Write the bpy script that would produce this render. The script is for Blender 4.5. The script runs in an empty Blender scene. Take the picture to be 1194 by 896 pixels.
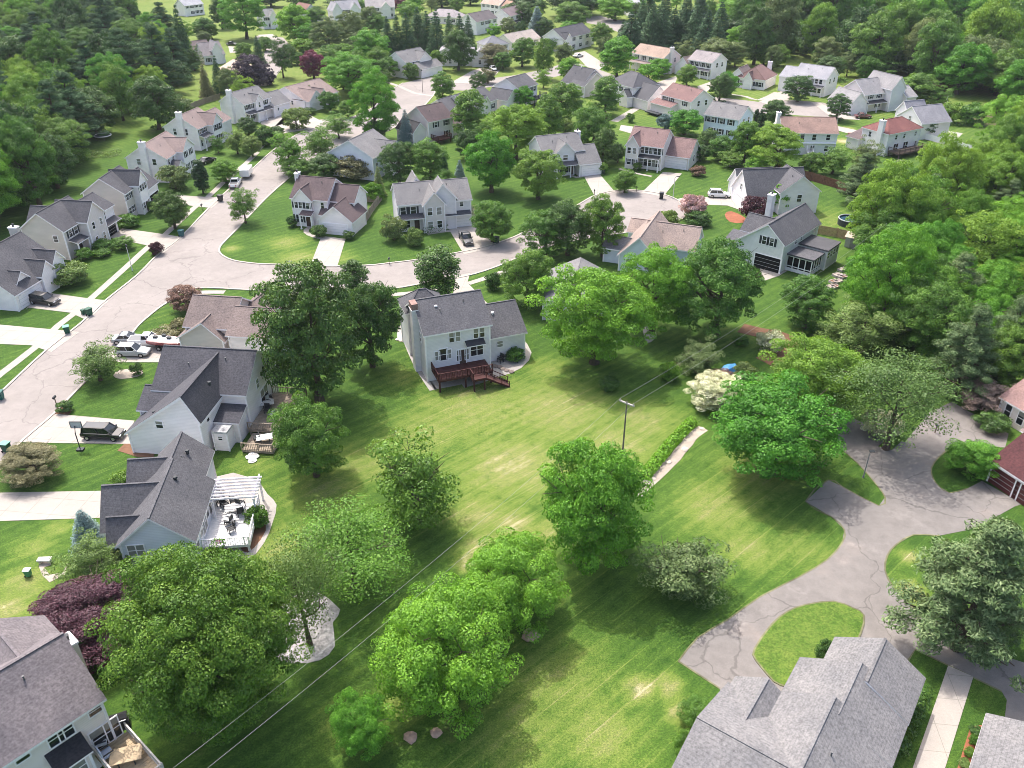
import bpy, math, random
import numpy as np
from mathutils import Vector, Matrix
from mathutils.geometry import tessellate_polygon

# ------------------------------------------------------------------ camera
PW, PH = 1194.0, 896.0          # size of the photograph the measurements were taken on
FOC, HCAM, PITCH = 970.0, 58.0, math.radians(31.2)
CT, ST = math.cos(PITCH), math.sin(PITCH)
scene = bpy.context.scene
COL = scene.collection

cam_d = bpy.data.cameras.new('camera')
cam = bpy.data.objects.new('camera', cam_d)
COL.objects.link(cam)
cam_d.sensor_width = 36.0
cam_d.lens = 36.0 * FOC / PW
cam_d.clip_end = 6000
cam.location = (0, 0, HCAM)
cam.rotation_euler = (math.radians(90) - PITCH, 0, 0)
scene.camera = cam

def G(u, v, z=0.0):
    """where the sight line through photo pixel (u,v) meets the level plane at height z"""
    a = (u - PW / 2) / FOC
    b = -(v - PH / 2) / FOC
    dx, dy, dz = a, CT + b * ST, -ST + b * CT
    t = (z - HCAM) / dz
    return Vector((dx * t, dy * t, z))

def depth_scale(p):
    """pixels per metre at a world point, and the local down angle"""
    d = p.y * CT - (p.z - HCAM) * ST
    phi = math.atan2(HCAM - p.z, p.y)
    return FOC / d, phi

TILES = dict(a=(0, 0, 3.98), b=(300, 0, 3.98), c=(600, 0, 3.98), d=(894, 0, 3.98),
             e=(0, 180, 3.98), f=(300, 180, 3.98), g=(600, 180, 3.98), h=(894, 180, 3.98),
             i=(0, 360, 3.98), j=(300, 360, 3.98), k=(600, 360, 3.98), l=(894, 360, 3.98),
             m=(0, 540, 3.98), n=(300, 540, 3.98), o=(600, 540, 3.98), p=(894, 540, 3.98),
             q=(0, 696, 3.98), r=(300, 696, 3.98), s=(600, 696, 3.98), t=(894, 696, 3.98),
             v1=(460, 330, 6.633), v2=(140, 400, 6.633), v3=(100, 510, 5.19), v4=(0, 720, 5.09),
             v5=(840, 190, 6.4), v6=(330, 190, 5.19), v7=(630, 140, 5.97), v8=(780, 730, 3.852),
             u1=(200, 0, 7.96), u2=(340, 0, 7.96), u3=(480, 0, 7.96), u4=(620, 0, 7.96),
             u5=(250, 80, 7.96), u6=(440, 80, 5.97), u7=(630, 70, 5.97), u8=(760, 40, 7.96),
             w1=(890, 60, 6.284), w2=(90, 110, 5.97), w3=(0, 220, 5.973), w4=(130, 380, 6.284),
             w5=(190, 320, 8.958), w6=(620, 230, 5.97), w7=(1080, 430, 5.272), w8=(370, 140, 7.4625))

def P(tile, *xy):
    ox, oy, s = TILES[tile]
    pts = [(ox + xy[k] / s, oy + xy[k + 1] / s) for k in range(0, len(xy), 2)]
    return pts[0] if len(pts) == 1 else pts

# ------------------------------------------------------------------ materials
MATS = {}
def _new(name):
    m = bpy.data.materials.new(name)
    m.use_nodes = True
    nt = m.node_tree
    for n in list(nt.nodes):
        if n.type != 'OUTPUT_MATERIAL':
            nt.nodes.remove(n)
    return m, nt, nt.nodes['Material Output']

def N(nt, typ, **kw):
    n = nt.nodes.new(typ)
    for k, v in kw.items():
        if k.startswith('_'):
            setattr(n, k[1:], v)
        else:
            n.inputs[k.replace('__', ' ')].default_value = v
    return n

def ramp(nt, fac, stops):
    r = nt.nodes.new('ShaderNodeValToRGB')
    cr = r.color_ramp
    while len(cr.elements) < len(stops):
        cr.elements.new(0.5)
    for e, (p, c) in zip(cr.elements, stops):
        e.position = p
        e.color = (c[0], c[1], c[2], 1) if not isinstance(c, float) else (c, c, c, 1)
    nt.links.new(fac, r.inputs[0])
    return r.outputs[0]

def mixc(nt, fac, a, b, mode='MIX'):
    m = nt.nodes.new('ShaderNodeMix')
    m.data_type = 'RGBA'
    m.blend_type = mode
    for sock, val in ((m.inputs[0], fac), (m.inputs[6], a), (m.inputs[7], b)):
        if hasattr(val, 'is_linked') or hasattr(val, 'links'):
            nt.links.new(val, sock)
        elif isinstance(val, (int, float)):
            sock.default_value = val
        else:
            sock.default_value = (val[0], val[1], val[2], 1)
    return m.outputs[2]

def noise(nt, vec, scale, detail=4, rough=0.6):
    n = nt.nodes.new('ShaderNodeTexNoise')
    n.inputs['Scale'].default_value = scale
    n.inputs['Detail'].default_value = detail
    n.inputs['Roughness'].default_value = rough
    nt.links.new(vec, n.inputs['Vector'])
    return n.outputs[0]

def mapped(nt, vec, scale=(1, 1, 1), rot=(0, 0, 0), loc=(0, 0, 0)):
    n = nt.nodes.new('ShaderNodeMapping')
    n.inputs['Scale'].default_value = scale
    n.inputs['Rotation'].default_value = rot
    n.inputs['Location'].default_value = loc
    nt.links.new(vec, n.inputs['Vector'])
    return n.outputs[0]

def geo_pos(nt):
    return nt.nodes.new('ShaderNodeNewGeometry').outputs['Position']

def principled(nt, out, color, rough=0.8, spec=0.3, metal=0.0, bump=None, bstr=0.3, bdist=0.05):
    b = nt.nodes.new('ShaderNodeBsdfPrincipled')
    b.inputs['Roughness'].default_value = rough
    b.inputs['Specular IOR Level'].default_value = spec
    b.inputs['Metallic'].default_value = metal
    if hasattr(color, 'links'):
        nt.links.new(color, b.inputs['Base Color'])
    else:
        b.inputs['Base Color'].default_value = (color[0], color[1], color[2], 1)
    if bump is not None:
        bn = nt.nodes.new('ShaderNodeBump')
        bn.inputs['Strength'].default_value = bstr
        bn.inputs['Distance'].default_value = bdist
        nt.links.new(bump, bn.inputs['Height'])
        nt.links.new(bn.outputs[0], b.inputs['Normal'])
    nt.links.new(b.outputs[0], out.inputs['Surface'])
    return b

def plain(name, c, rough=0.7, spec=0.3, metal=0.0, var=0.12, scale=3.0):
    """one colour with slight weathering"""
    key = ('plain', name)
    if key in MATS: return MATS[key]
    m, nt, out = _new(name)
    pos = geo_pos(nt)
    n = noise(nt, pos, scale, 5)
    lo = tuple(x * (1 - var) for x in c); hi = tuple(min(1, x * (1 + var)) for x in c)
    col = ramp(nt, n, [(0.3, lo), (0.7, hi)])
    principled(nt, out, col, rough, spec, metal)
    MATS[key] = m
    return m

def roof_mat(c):
    key = ('roof', c)
    if key in MATS: return MATS[key]
    m, nt, out = _new('shingles')
    pos = geo_pos(nt)
    sp = noise(nt, pos, 4.5, 3, 0.75)
    big = noise(nt, mapped(nt, pos, (0.35, 0.35, 0.12)), 1.0, 4)
    # courses of shingles: bands by height
    sep = nt.nodes.new('ShaderNodeSeparateXYZ'); nt.links.new(pos, sep.inputs[0])
    mul = N(nt, 'ShaderNodeMath', _operation='MULTIPLY'); nt.links.new(sep.outputs[2], mul.inputs[0]); mul.inputs[1].default_value = 8.0
    fr = N(nt, 'ShaderNodeMath', _operation='FRACT'); nt.links.new(mul.outputs[0], fr.inputs[0])
    a = ramp(nt, sp, [(0.25, tuple(x * 0.55 for x in c)), (0.5, c), (0.78, tuple(min(1, x * 1.5) for x in c))])
    b = ramp(nt, big, [(0.3, (0.8, 0.8, 0.82)), (0.7, (1.15, 1.12, 1.1))])
    col = mixc(nt, 1.0, a, b, 'MULTIPLY')
    cr = ramp(nt, fr.outputs[0], [(0.0, (0.78, 0.78, 0.78)), (0.2, (1, 1, 1)), (1.0, (1.04, 1.04, 1.04))])
    col = mixc(nt, 1.0, col, cr, 'MULTIPLY')
    principled(nt, out, col, 0.9, 0.2, 0, sp, 0.5, 0.03)
    MATS[key] = m
    return m

def wall_mat(c):
    key = ('wall', c)
    if key in MATS: return MATS[key]
    m, nt, out = _new('siding')
    pos = geo_pos(nt)
    sep = nt.nodes.new('ShaderNodeSeparateXYZ'); nt.links.new(pos, sep.inputs[0])
    mul = N(nt, 'ShaderNodeMath', _operation='MULTIPLY'); nt.links.new(sep.outputs[2], mul.inputs[0]); mul.inputs[1].default_value = 5.0
    fr = N(nt, 'ShaderNodeMath', _operation='FRACT'); nt.links.new(mul.outputs[0], fr.inputs[0])
    cr = ramp(nt, fr.outputs[0], [(0.0, (0.80, 0.80, 0.80)), (0.22, (1, 1, 1)), (1.0, (1, 1, 1))])
    n = noise(nt, mapped(nt, pos, (0.5, 0.5, 1.2)), 0.8, 5)
    base = ramp(nt, n, [(0.3, tuple(x * 0.9 for x in c)), (0.7, tuple(min(1, x * 1.05) for x in c))])
    col = mixc(nt, 1.0, base, cr, 'MULTIPLY')
    principled(nt, out, col, 0.6, 0.3, 0, fr.outputs[0], 0.25, 0.02)
    MATS[key] = m
    return m

def glass_mat():
    key = 'glass'
    if key in MATS: return MATS[key]
    m, nt, out = _new('window_glass')
    principled(nt, out, (0.018, 0.022, 0.026), 0.08, 0.6)
    MATS[key] = m
    return m

WHITE = plain('white_paint', (0.84, 0.80, 0.815), 0.5, 0.3, 0, 0.05)
DARKG = glass_mat()
CONC = None

# ------------------------------------------------------------------ mesh builder
class MB:
    def __init__(s):
        s.v = []; s.f = []; s.m = []
    def face(s, pts, mat=0):
        i = len(s.v)
        s.v.extend([tuple(p) for p in pts])
        s.f.append(tuple(range(i, i + len(pts))))
        s.m.append(mat)
    def box(s, x0, x1, y0, y1, z0, z1, mat=0, M=None):
        c = [(x0, y0, z0), (x1, y0, z0), (x1, y1, z0), (x0, y1, z0), (x0, y0, z1), (x1, y0, z1), (x1, y1, z1), (x0, y1, z1)]
        if M is not None: c = [tuple(M @ Vector(p)) for p in c]
        i = len(s.v); s.v.extend(c)
        for f in ((0, 3, 2, 1), (4, 5, 6, 7), (0, 1, 5, 4), (1, 2, 6, 5), (2, 3, 7, 6), (3, 0, 4, 7)):
            s.f.append(tuple(i + k for k in f)); s.m.append(mat)
    def bar(s, p, q, w, h=None, mat=0):
        """square bar between two points"""
        p = Vector(p); q = Vector(q); h = h or w
        d = (q - p); L = d.length
        if L < 1e-6: return
        d.normalize()
        up = Vector((0, 0, 1)) if abs(d.z) < 0.95 else Vector((1, 0, 0))
        sx = d.cross(up).normalized(); sz = sx.cross(d)
        i = len(s.v)
        for e in (p, q):
            for a, b in ((-1, -1), (1, -1), (1, 1), (-1, 1)):
                s.v.append(tuple(e + sx * a * w / 2 + sz * b * h / 2))
        for f in ((0, 1, 2, 3), (7, 6, 5, 4), (0, 4, 5, 1), (1, 5, 6, 2), (2, 6, 7, 3), (3, 7, 4, 0)):
            s.f.append(tuple(i + k for k in f)); s.m.append(mat)
    def tube(s, pts, radii, n=8, mat=0, cap=True):
        rings = []
        for k, p in enumerate(pts):
            p = Vector(p)
            a = Vector(pts[max(0, k - 1)]); b = Vector(pts[min(len(pts) - 1, k + 1)])
            d = (b - a).normalized()
            up = Vector((0, 0, 1)) if abs(d.z) < 0.9 else Vector((1, 0, 0))
            sx = d.cross(up).normalized(); sy = sx.cross(d)
            r = radii[k] if hasattr(radii, '__len__') else radii
            i = len(s.v)
            for j in range(n):
                t = 2 * math.pi * j / n
                s.v.append(tuple(p + sx * math.cos(t) * r + sy * math.sin(t) * r))
            rings.append(i)
        for a, b in zip(rings, rings[1:]):
            for j in range(n):
                k2 = (j + 1) % n
                s.f.append((a + j, a + k2, b + k2, b + j)); s.m.append(mat)
        if cap:
            s.f.append(tuple(rings[0] + j for j in range(n))[::-1]); s.m.append(mat)
            s.f.append(tuple(rings[-1] + j for j in range(n))); s.m.append(mat)
    def lathe(s, prof, n=16, mat=0, c=(0, 0, 0)):
        rings = []
        for r, z in prof:
            i = len(s.v)
            for j in range(n):
                t = 2 * math.pi * j / n
                s.v.append((c[0] + r * math.cos(t), c[1] + r * math.sin(t), c[2] + z))
            rings.append(i)
        for a, b in zip(rings, rings[1:]):
            for j in range(n):
                k2 = (j + 1) % n
                s.f.append((a + j, a + k2, b + k2, b + j)); s.m.append(mat)
        s.f.append(tuple(rings[0] + j for j in range(n))[::-1]); s.m.append(mat)
        s.f.append(tuple(rings[-1] + j for j in range(n))); s.m.append(mat)
    def prism(s, poly, z0, z1, mat=0, side=None):
        """upright prism over a polygon of (x,y)"""
        if sum(a[0] * b[1] - b[0] * a[1] for a, b in zip(poly, poly[1:] + poly[:1])) < 0: poly = poly[::-1]
        tris = tessellate_polygon([[Vector((x, y, 0)) for x, y in poly]])
        i = len(s.v); n = len(poly)
        s.v.extend([(x, y, z1) for x, y in poly]); s.v.extend([(x, y, z0) for x, y in poly])
        for t in tris:
            a, b, c = (Vector((poly[k][0], poly[k][1], 0)) for k in t)
            if (b - a).cross(c - a).z < 0: t = t[::-1]
            s.f.append(tuple(i + k for k in t)); s.m.append(mat)
        for k in range(n):
            k2 = (k + 1) % n
            s.f.append((i + k, i + n + k, i + n + k2, i + k2)); s.m.append(mat if side is None else side)
    def mesh(s, name, mats):
        me = bpy.data.meshes.new(name)
        me.from_pydata(s.v, [], s.f)
        for m in (mats if isinstance(mats, (list, tuple)) else [mats]): me.materials.append(m)
        me.polygons.foreach_set('material_index', s.m)
        me.update()
        return me
    def build(s, name, mats, parent=None, loc=(0, 0, 0), rz=0):
        return link(name, s.mesh(name, mats), parent, loc, rz)

def link(name, data, parent=None, loc=(0, 0, 0), rz=0.0, scale=None):
    o = bpy.data.objects.new(name, data)
    COL.objects.link(o)
    if parent is not None: o.parent = parent
    o.location = loc
    if rz: o.rotation_euler = (0, 0, rz)
    if scale is not None: o.scale = scale
    return o

def tag(o, label=None, cat=None, group=None, kind=None):
    if label: o['label'] = label
    if cat: o['category'] = cat
    if group: o['group'] = group
    if kind: o['kind'] = kind
    return o

def thing(name, label, cat, loc=(0, 0, 0), rz=0.0, group=None, scale=None):
    return tag(link(name, None, None, loc, rz, scale), label, cat, group)

def copy_tree(o, parent=None):
    c = o.copy(); COL.objects.link(c)
    if parent is not None: c.parent = parent
    for ch in o.children: copy_tree(ch, c)
    return c

def smooth_closed(pts, n=4):
    out = []
    L = len(pts)
    for k in range(L):
        p0, p1, p2, p3 = (pts[(k + j - 1) % L] for j in range(4))
        for q in range(n):
            t = q / n
            out.append(tuple(0.5 * (2 * b + (c - a) * t + (2 * a - 5 * b + 4 * c - d) * t * t + (3 * b - a - 3 * c + d) * t ** 3)
                             for a, b, c, d in zip(p0, p1, p2, p3)))
    return out

def smooth_open(pts, n=4):
    pts = [tuple(2 * a - b for a, b in zip(pts[0], pts[1]))] + list(pts) + [tuple(2 * a - b for a, b in zip(pts[-1], pts[-2]))]
    out = []
    for k in range(1, len(pts) - 2):
        p0, p1, p2, p3 = pts[k - 1:k + 3]
        for q in range(n):
            t = q / n
            out.append(tuple(0.5 * (2 * b + (c - a) * t + (2 * a - 5 * b + 4 * c - d) * t * t + (3 * b - a - 3 * c + d) * t ** 3)
                             for a, b, c, d in zip(p0, p1, p2, p3)))
    out.append(tuple(pts[-2]))
    return out

def groundpts(px, smooth=0, closed=True):
    g = [(p.x, p.y) for p in (G(u, v) for u, v in px)]
    if smooth: g = smooth_closed(g, smooth) if closed else smooth_open(g, smooth)
    return g
# ------------------------------------------------------------------ world, sun, view
world = bpy.data.worlds.new('World'); scene.world = world
world.use_nodes = True
wnt = world.node_tree
bg = wnt.nodes['Background']
sky = wnt.nodes.new('ShaderNodeTexSky')
sky.sky_type = 'NISHITA'; sky.sun_disc = False
SUN_EL = math.radians(60)
sh = Vector((0.52, -0.85)).normalized()          # the way shadows fall on the ground
sky.sun_elevation = SUN_EL
sky.sun_rotation = math.atan2(-sh.x, -sh.y) % (2 * math.pi)
sky.air_density = 1.0; sky.dust_density = 5.0; sky.ozone_density = 0.6
wnt.links.new(sky.outputs[0], bg.inputs['Color'])
bg.inputs['Strength'].default_value = 0.15
sun_d = bpy.data.lights.new('sun', 'SUN')
sun_d.energy = 2.0; sun_d.angle = math.radians(0.6); sun_d.color = (1.0, 0.965, 0.92)
sun = bpy.data.objects.new('sun', sun_d); COL.objects.link(sun)
sun.rotation_euler = Vector((sh.x * math.cos(SUN_EL), sh.y * math.cos(SUN_EL), -math.sin(SUN_EL))).to_track_quat('-Z', 'Y').to_euler()
sun.location = (-60, 160, 150)
vs = scene.view_settings
vs.view_transform = 'Standard'; vs.look = 'None'; vs.gamma = 1.0; vs.use_curve_mapping = False
vs.exposure = 1.36
scene.cycles.max_bounces = 6
scene.cycles.diffuse_bounces = 3
scene.cycles.transparent_max_bounces = 4
scene.cycles.use_denoising = True
scene.cycles.pixel_filter_type = 'BLACKMAN_HARRIS'; scene.cycles.filter_width = 0.9

# ------------------------------------------------------------------ the ground: one sheet
def dense_axis(a, b, step, far_lo, far_hi):
    mid = list(np.arange(a, b + step / 2, step))
    lo = []; d = step; x = a
    while x > far_lo: d *= 1.5; x -= d; lo.append(x)
    hi = []; d = step; x = b
    while x < far_hi: d *= 1.5; x += d; hi.append(x)
    return np.array(lo[::-1] + mid + hi)
gx = dense_axis(-115, 115, 0.8, -1300, 1300)
gy = dense_axis(18, 230, 0.8, -500, 1400)
X, Y = np.meshgrid(gx, gy)
nx, ny = len(gx), len(gy)
co = np.stack([X.ravel(), Y.ravel(), np.zeros(X.size)], 1)
ii = np.arange(nx * ny).reshape(ny, nx)
quads = np.stack([ii[:-1, :-1].ravel(), ii[:-1, 1:].ravel(), ii[1:, 1:].ravel(), ii[1:, :-1].ravel()], 1)

def np_mesh(name, co, quads, attrs=None):
    me = bpy.data.meshes.new(name)
    n = quads.shape[1]
    me.vertices.add(len(co)); me.vertices.foreach_set('co', co.astype(np.float32).ravel())
    me.loops.add(quads.size); me.loops.foreach_set('vertex_index', quads.astype(np.int32).ravel())
    me.polygons.add(len(quads))
    me.polygons.foreach_set('loop_start', np.arange(0, quads.size, n, dtype=np.int32))
    me.update(calc_edges=True)
    for k, (dom, arr) in (attrs or {}).items():
        at = me.attributes.new(k, 'FLOAT', dom); at.data.foreach_set('value', arr.astype(np.float32).ravel())
    return me

def blobs(lst):
    """soft patches on the ground; each (u, v, radius in px across, amount), laid down in metres"""
    acc = np.zeros(len(co))
    for u, v, r, a in lst:
        c = G(u, v); s, _ = depth_scale(c); R = r / s
        d2 = (co[:, 0] - c.x) ** 2 + (co[:, 1] - c.y) ** 2
        acc = np.maximum(acc, a * np.exp(-d2 / (R * R)))
    return acc
DRY = [(500, 500, 60, .55), (560, 480, 90, .6), (650, 480, 80, .7), (600, 540, 80, .7), (720, 520, 60, .7), (750, 490, 50, .6), (560, 640, 30, .8), (545, 658, 14, 1.1),
       (600, 612, 30, .85), (380, 572, 50, .55), (335, 640, 45, .6), (420, 540, 50, .5), (560, 600, 45, .65), (830, 590, 55, .6), (880, 550, 50, .55), (930, 640, 40, .35), (870, 640, 40, .5),
       (650, 800, 80, .5), (745, 803, 22, .95), (610, 850, 80, .5), (700, 860, 60, .6), (780, 800, 18, .9), (790, 830, 18, .9), (470, 820, 40, .5), (415, 850, 40, .5),
       (930, 740, 40, .7), (975, 720, 30, .7), (1062, 690, 20, .9), (1062, 650, 14, .8), (30, 680, 40, .65), (10, 710, 30, .8), (40, 640, 30, .5), (70, 615, 20, .5), (335, 283, 25, .6), (350, 300, 30, .6), (395, 300, 25, .5), (270, 290, 10, .7),
       (880, 225, 40, .3), (965, 255, 40, .4), (940, 290, 40, .3), (870, 390, 40, .25), (985, 165, 14, 1.0), (990, 150, 10, .8), (1010, 860, 20, .4), (1150, 800, 20, .3), (300, 540, 30, .3), (130, 610, 20, .4), (640, 695, 20, .3),
       (560, 380, 40, .2), (505, 470, 30, .5), (470, 440, 25, .45), (640, 430, 30, .5), (680, 560, 40, .7), (640, 620, 30, .6), (20, 760, 30, .6)]
SOIL = [(930, 40, 60, 1), (960, 60, 60, 1), (1050, 90, 60, 1), (1100, 100, 70, 1), (1170, 140, 70, 1), (1150, 60, 90, 1), (1190, 200, 60, 1), (1190, 350, 90, 1), (1080, 300, 60, .9), (70, 150, 60, 1.0), (30, 100, 80, 1.0), (120, 100, 60, 1.0), (180, 60, 60, 1.0), (20, 200, 50, 1.0), (60, 30, 60, 1), (1120, 330, 90, .9), (1150, 230, 60, .8), (1040, 330, 40, .7), (1100, 420, 50, .8),
        (1000, 60, 90, .9), (1100, 60, 90, .9), (900, 40, 60, .8), (470, 860, 40, .5), (520, 850, 40, .6), (690, 690, 40, .4), (390, 480, 30, .5), (380, 545, 20, .5), (640, 100, 20, .2), (790, 40, 50, .8), (500, 40, 50, .7), (1160, 100, 60, .9),
        (900, 405, 14, .5), (960, 440, 60, .5), (790, 425, 14, .8), (1150, 740, 40, .8), (230, 860, 60, .5), (600, 740, 40, .5), (500, 870, 30, .4)]
dry = blobs(DRY) * 0.95; soil = blobs(SOIL)
far = np.clip((co[:, 1] - 175) / 120, 0, 1) * 0.42
dry = np.maximum(dry, far)
gme = np_mesh('ground', co, quads, {'dry': ('POINT', dry), 'soil': ('POINT', soil)})

def grass_material(name, use_attr=True, dry_add=0.0, stripe_dir=None, stripe=0.0, period=1.1):
    m, nt, out = _new(name)
    pos = geo_pos(nt)
    n1 = noise(nt, pos, 0.05, 6, 0.62)
    n2 = noise(nt, pos, 0.55, 6, 0.7)
    n3 = noise(nt, pos, 2.4, 5, 0.85)
    n4 = noise(nt, pos, 6.5, 4, 0.9)
    def math2(op, a, b):
        k = nt.nodes.new('ShaderNodeMath'); k.operation = op
        for s_, v_ in zip(k.inputs, (a, b)):
            if hasattr(v_, 'links'): nt.links.new(v_, s_)
            else: s_.default_value = v_
        return k.outputs[0]
    if use_attr:
        at = nt.nodes.new('ShaderNodeAttribute'); at.attribute_name = 'dry'; d = at.outputs['Fac']
        as_ = nt.nodes.new('ShaderNodeAttribute'); as_.attribute_name = 'soil'; so = as_.outputs['Fac']
    else:
        d = 0.0; so = None
    # dryness = patch + patchy noise
    f = math2('ADD', d, dry_add)
    f = math2('ADD', f, math2('MULTIPLY', math2('SUBTRACT', n1, 0.5), 0.6))
    f = math2('ADD', f, math2('MULTIPLY', math2('SUBTRACT', n2, 0.5), 0.6))
    f = math2('ADD', f, math2('MULTIPLY', math2('SUBTRACT', n3, 0.5), 0.75))
    if stripe_dir is not None:
        ang = math.atan2(stripe_dir[1], stripe_dir[0])
        mp = mapped(nt, pos, rot=(0, 0, -ang))
        sp = nt.nodes.new('ShaderNodeSeparateXYZ'); nt.links.new(mp, sp.inputs[0])
        # mapping rotates the point, so its y runs across the mowing passes
        yy = math2('ADD', sp.outputs[1], math2('MULTIPLY', n1, 1.4))
        w = math2('SINE', math2('MULTIPLY', yy, 2 * math.pi / period), 0.0)
        lines = noise(nt, mapped(nt, mp, (0.09, 2.2, 1)), 1.0, 4, 0.75)
        f = math2('ADD', f, math2('MULTIPLY', w, stripe))
        f = math2('ADD', f, math2('MULTIPLY', math2('SUBTRACT', lines, 0.5), stripe * 10.0))
        thin = noise(nt, mapped(nt, mp, (0.035, 3.4, 1), loc=(5, 9, 0)), 1.0, 3, 0.7)
        tm = nt.nodes.new('ShaderNodeMapRange'); tm.inputs[1].default_value = 0.60; tm.inputs[2].default_value = 0.68
        nt.links.new(thin, tm.inputs[0])
        f = math2('ADD', f, math2('MULTIPLY', tm.outputs[0], 0.26))
    col = ramp(nt, f, [(0.0, (0.034, 0.078, 0.012)), (0.25, (0.062, 0.118, 0.018)), (0.52, (0.122, 0.170, 0.034)), (0.80, (0.185, 0.196, 0.070)), (1.0, (0.32, 0.29, 0.17))])
    blade = ramp(nt, n4, [(0.34, (0.45, 0.5, 0.45)), (0.5, (1, 1, 1)), (0.66, (1.6, 1.5, 1.35))])
    col = mixc(nt, 1.0, col, blade, 'MULTIPLY')
    weeds = noise(nt, mapped(nt, pos, loc=(17, 3, 0)), 0.8, 5, 0.75)
    col = mixc(nt, 1.0, col, ramp(nt, weeds, [(0.36, (0.70, 0.80, 0.72)), (0.46, (1, 1, 1)), (0.58, (1, 1, 1)), (0.68, (1.16, 1.12, 1.02))]), 'MULTIPLY')
    if so is not None:
        sf = math2('ADD', so, math2('MULTIPLY', math2('SUBTRACT', n2, 0.55), 1.1))
        sm = nt.nodes.new('ShaderNodeMapRange'); sm.inputs[1].default_value = 0.45; sm.inputs[2].default_value = 0.8
        nt.links.new(sf, sm.inputs[0])
        col = mixc(nt, sm.outputs[0], col, ramp(nt, n3, [(0.3, (0.045, 0.05, 0.018)), (0.7, (0.10, 0.075, 0.04))]))
    principled(nt, out, col, 0.95, 0.15, 0, math2('ADD', n3, n4), 0.6, 0.06)
    return m
def wdir(p, q):
    d = G(*q) - G(*p); return (d.x, d.y)
sdir = wdir((625, 857), (751, 754))
gme.materials.append(grass_material('mown_grass', True, 0.09, sdir, 0.056, 1.5))
tag(link('ground', gme), 'sheet of mown grass carrying the whole neighbourhood', kind='structure')

# ------------------------------------------------------------------ paving materials
def paving(name, c, var=0.10, crack=0.0, stain=0.0, joint=0.0, tint=(1, 1, 1)):
    m, nt, out = _new(name)
    pos = geo_pos(nt)
    big = noise(nt, pos, 0.12, 6, 0.65)
    mid = noise(nt, pos, 0.9, 5, 0.7)
    fine = noise(nt, pos, 9.0, 3, 0.8)
    base = ramp(nt, big, [(0.3, tuple(x * (1 - var * 1.2) for x in c)), (0.55, c), (0.75, tuple(x * (1 + var) * t for x, t in zip(c, tint)))])
    k = ramp(nt, mid, [(0.3, (1 - var * .8,) * 3), (0.7, (1 + var * .6,) * 3)])
    col = mixc(nt, 1.0, base, k, 'MULTIPLY')
    g = ramp(nt, fine, [(0.2, (0.86,) * 3), (0.8, (1.12,) * 3)])
    col = mixc(nt, 1.0, col, g, 'MULTIPLY')
    if crack > 0:
        warp = nt.nodes.new('ShaderNodeTexNoise'); warp.inputs['Scale'].default_value = 0.45; warp.inputs['Detail'].default_value = 5
        nt.links.new(pos, warp.inputs['Vector'])
        wp = nt.nodes.new('ShaderNodeVectorMath'); wp.operation = 'MULTIPLY_ADD'
        nt.links.new(warp.outputs['Color'], wp.inputs[0]); wp.inputs[1].default_value = (3.2, 3.2, 0); nt.links.new(pos, wp.inputs[2])
        vo = nt.nodes.new('ShaderNodeTexVoronoi'); vo.feature = 'DISTANCE_TO_EDGE'; vo.inputs['Scale'].default_value = 0.095
        nt.links.new(wp.outputs[0], vo.inputs['Vector'])
        cm = ramp(nt, vo.outputs['Distance'], [(0.0, (1 - crack,) * 3), (0.0035, (1 - crack,) * 3), (0.008, (1, 1, 1))])
        col = mixc(nt, 1.0, col, cm, 'MULTIPLY')
    if stain > 0:
        st = noise(nt, mapped(nt, pos, (1, 1, 1), loc=(31, 7, 0)), 0.22, 6, 0.75)
        sm = ramp(nt, st, [(0.56, (1, 1, 1)), (0.72, (1 + stain,) * 3)])
        col = mixc(nt, 1.0, col, sm, 'MULTIPLY')
    if joint > 0:
        mp = mapped(nt, pos, rot=(0, 0, joint))
        br = nt.nodes.new('ShaderNodeTexBrick'); br.offset = 0.0
        br.inputs['Scale'].default_value = 1.0; br.inputs['Brick Width'].default_value = 2.6; br.inputs['Row Height'].default_value = 2.6
        br.inputs['Mortar Size'].default_value = 0.03; br.inputs['Color1'].default_value = br.inputs['Color2'].default_value = (1, 1, 1, 1)
        br.inputs['Mortar'].default_value = (0.72, 0.72, 0.7, 1)
        nt.links.new(mp, br.inputs['Vector'])
        col = mixc(nt, 1.0, col, br.outputs[0], 'MULTIPLY')
    principled(nt, out, col, 0.9, 0.2, 0, fine, 0.3, 0.02)
    return m
ROAD = paving('pink_grey_concrete_road', (0.250, 0.224, 0.208), 0.11, 0.24, 0.14)
CONC = paving('pale_concrete', (0.335, 0.303, 0.27), 0.07, 0, 0.08, 0.12)
CONC2 = paving('patio_concrete', (0.34, 0.315, 0.29), 0.12, 0, 0.1, 0)
ASPH = paving('weathered_asphalt', (0.186, 0.170, 0.158), 0.16, 0.28, 0.38, 0, (1.13, 1.05, 1.0))
KERB = paving('kerb_concrete', (0.40, 0.36, 0.315), 0.08)
MULCH = paving('bark_mulch', (0.16, 0.085, 0.05), 0.3)
GRAVEL = paving('pale_gravel', (0.36, 0.31, 0.26), 0.25)
REDMULCH = paving('red_mulch', (0.27, 0.10, 0.055), 0.25)

PAVED = []
def sheet(name, px, mat, z, smooth=0, label=None, thick=0.0):
    poly = groundpts(px, smooth)
    PAVED.append(poly)
    b = MB(); b.prism(poly, z - 0.05 - thick, z, 0)
    o = b.build(name, mat)
    tag(o, label, kind='structure'); return o

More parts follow.
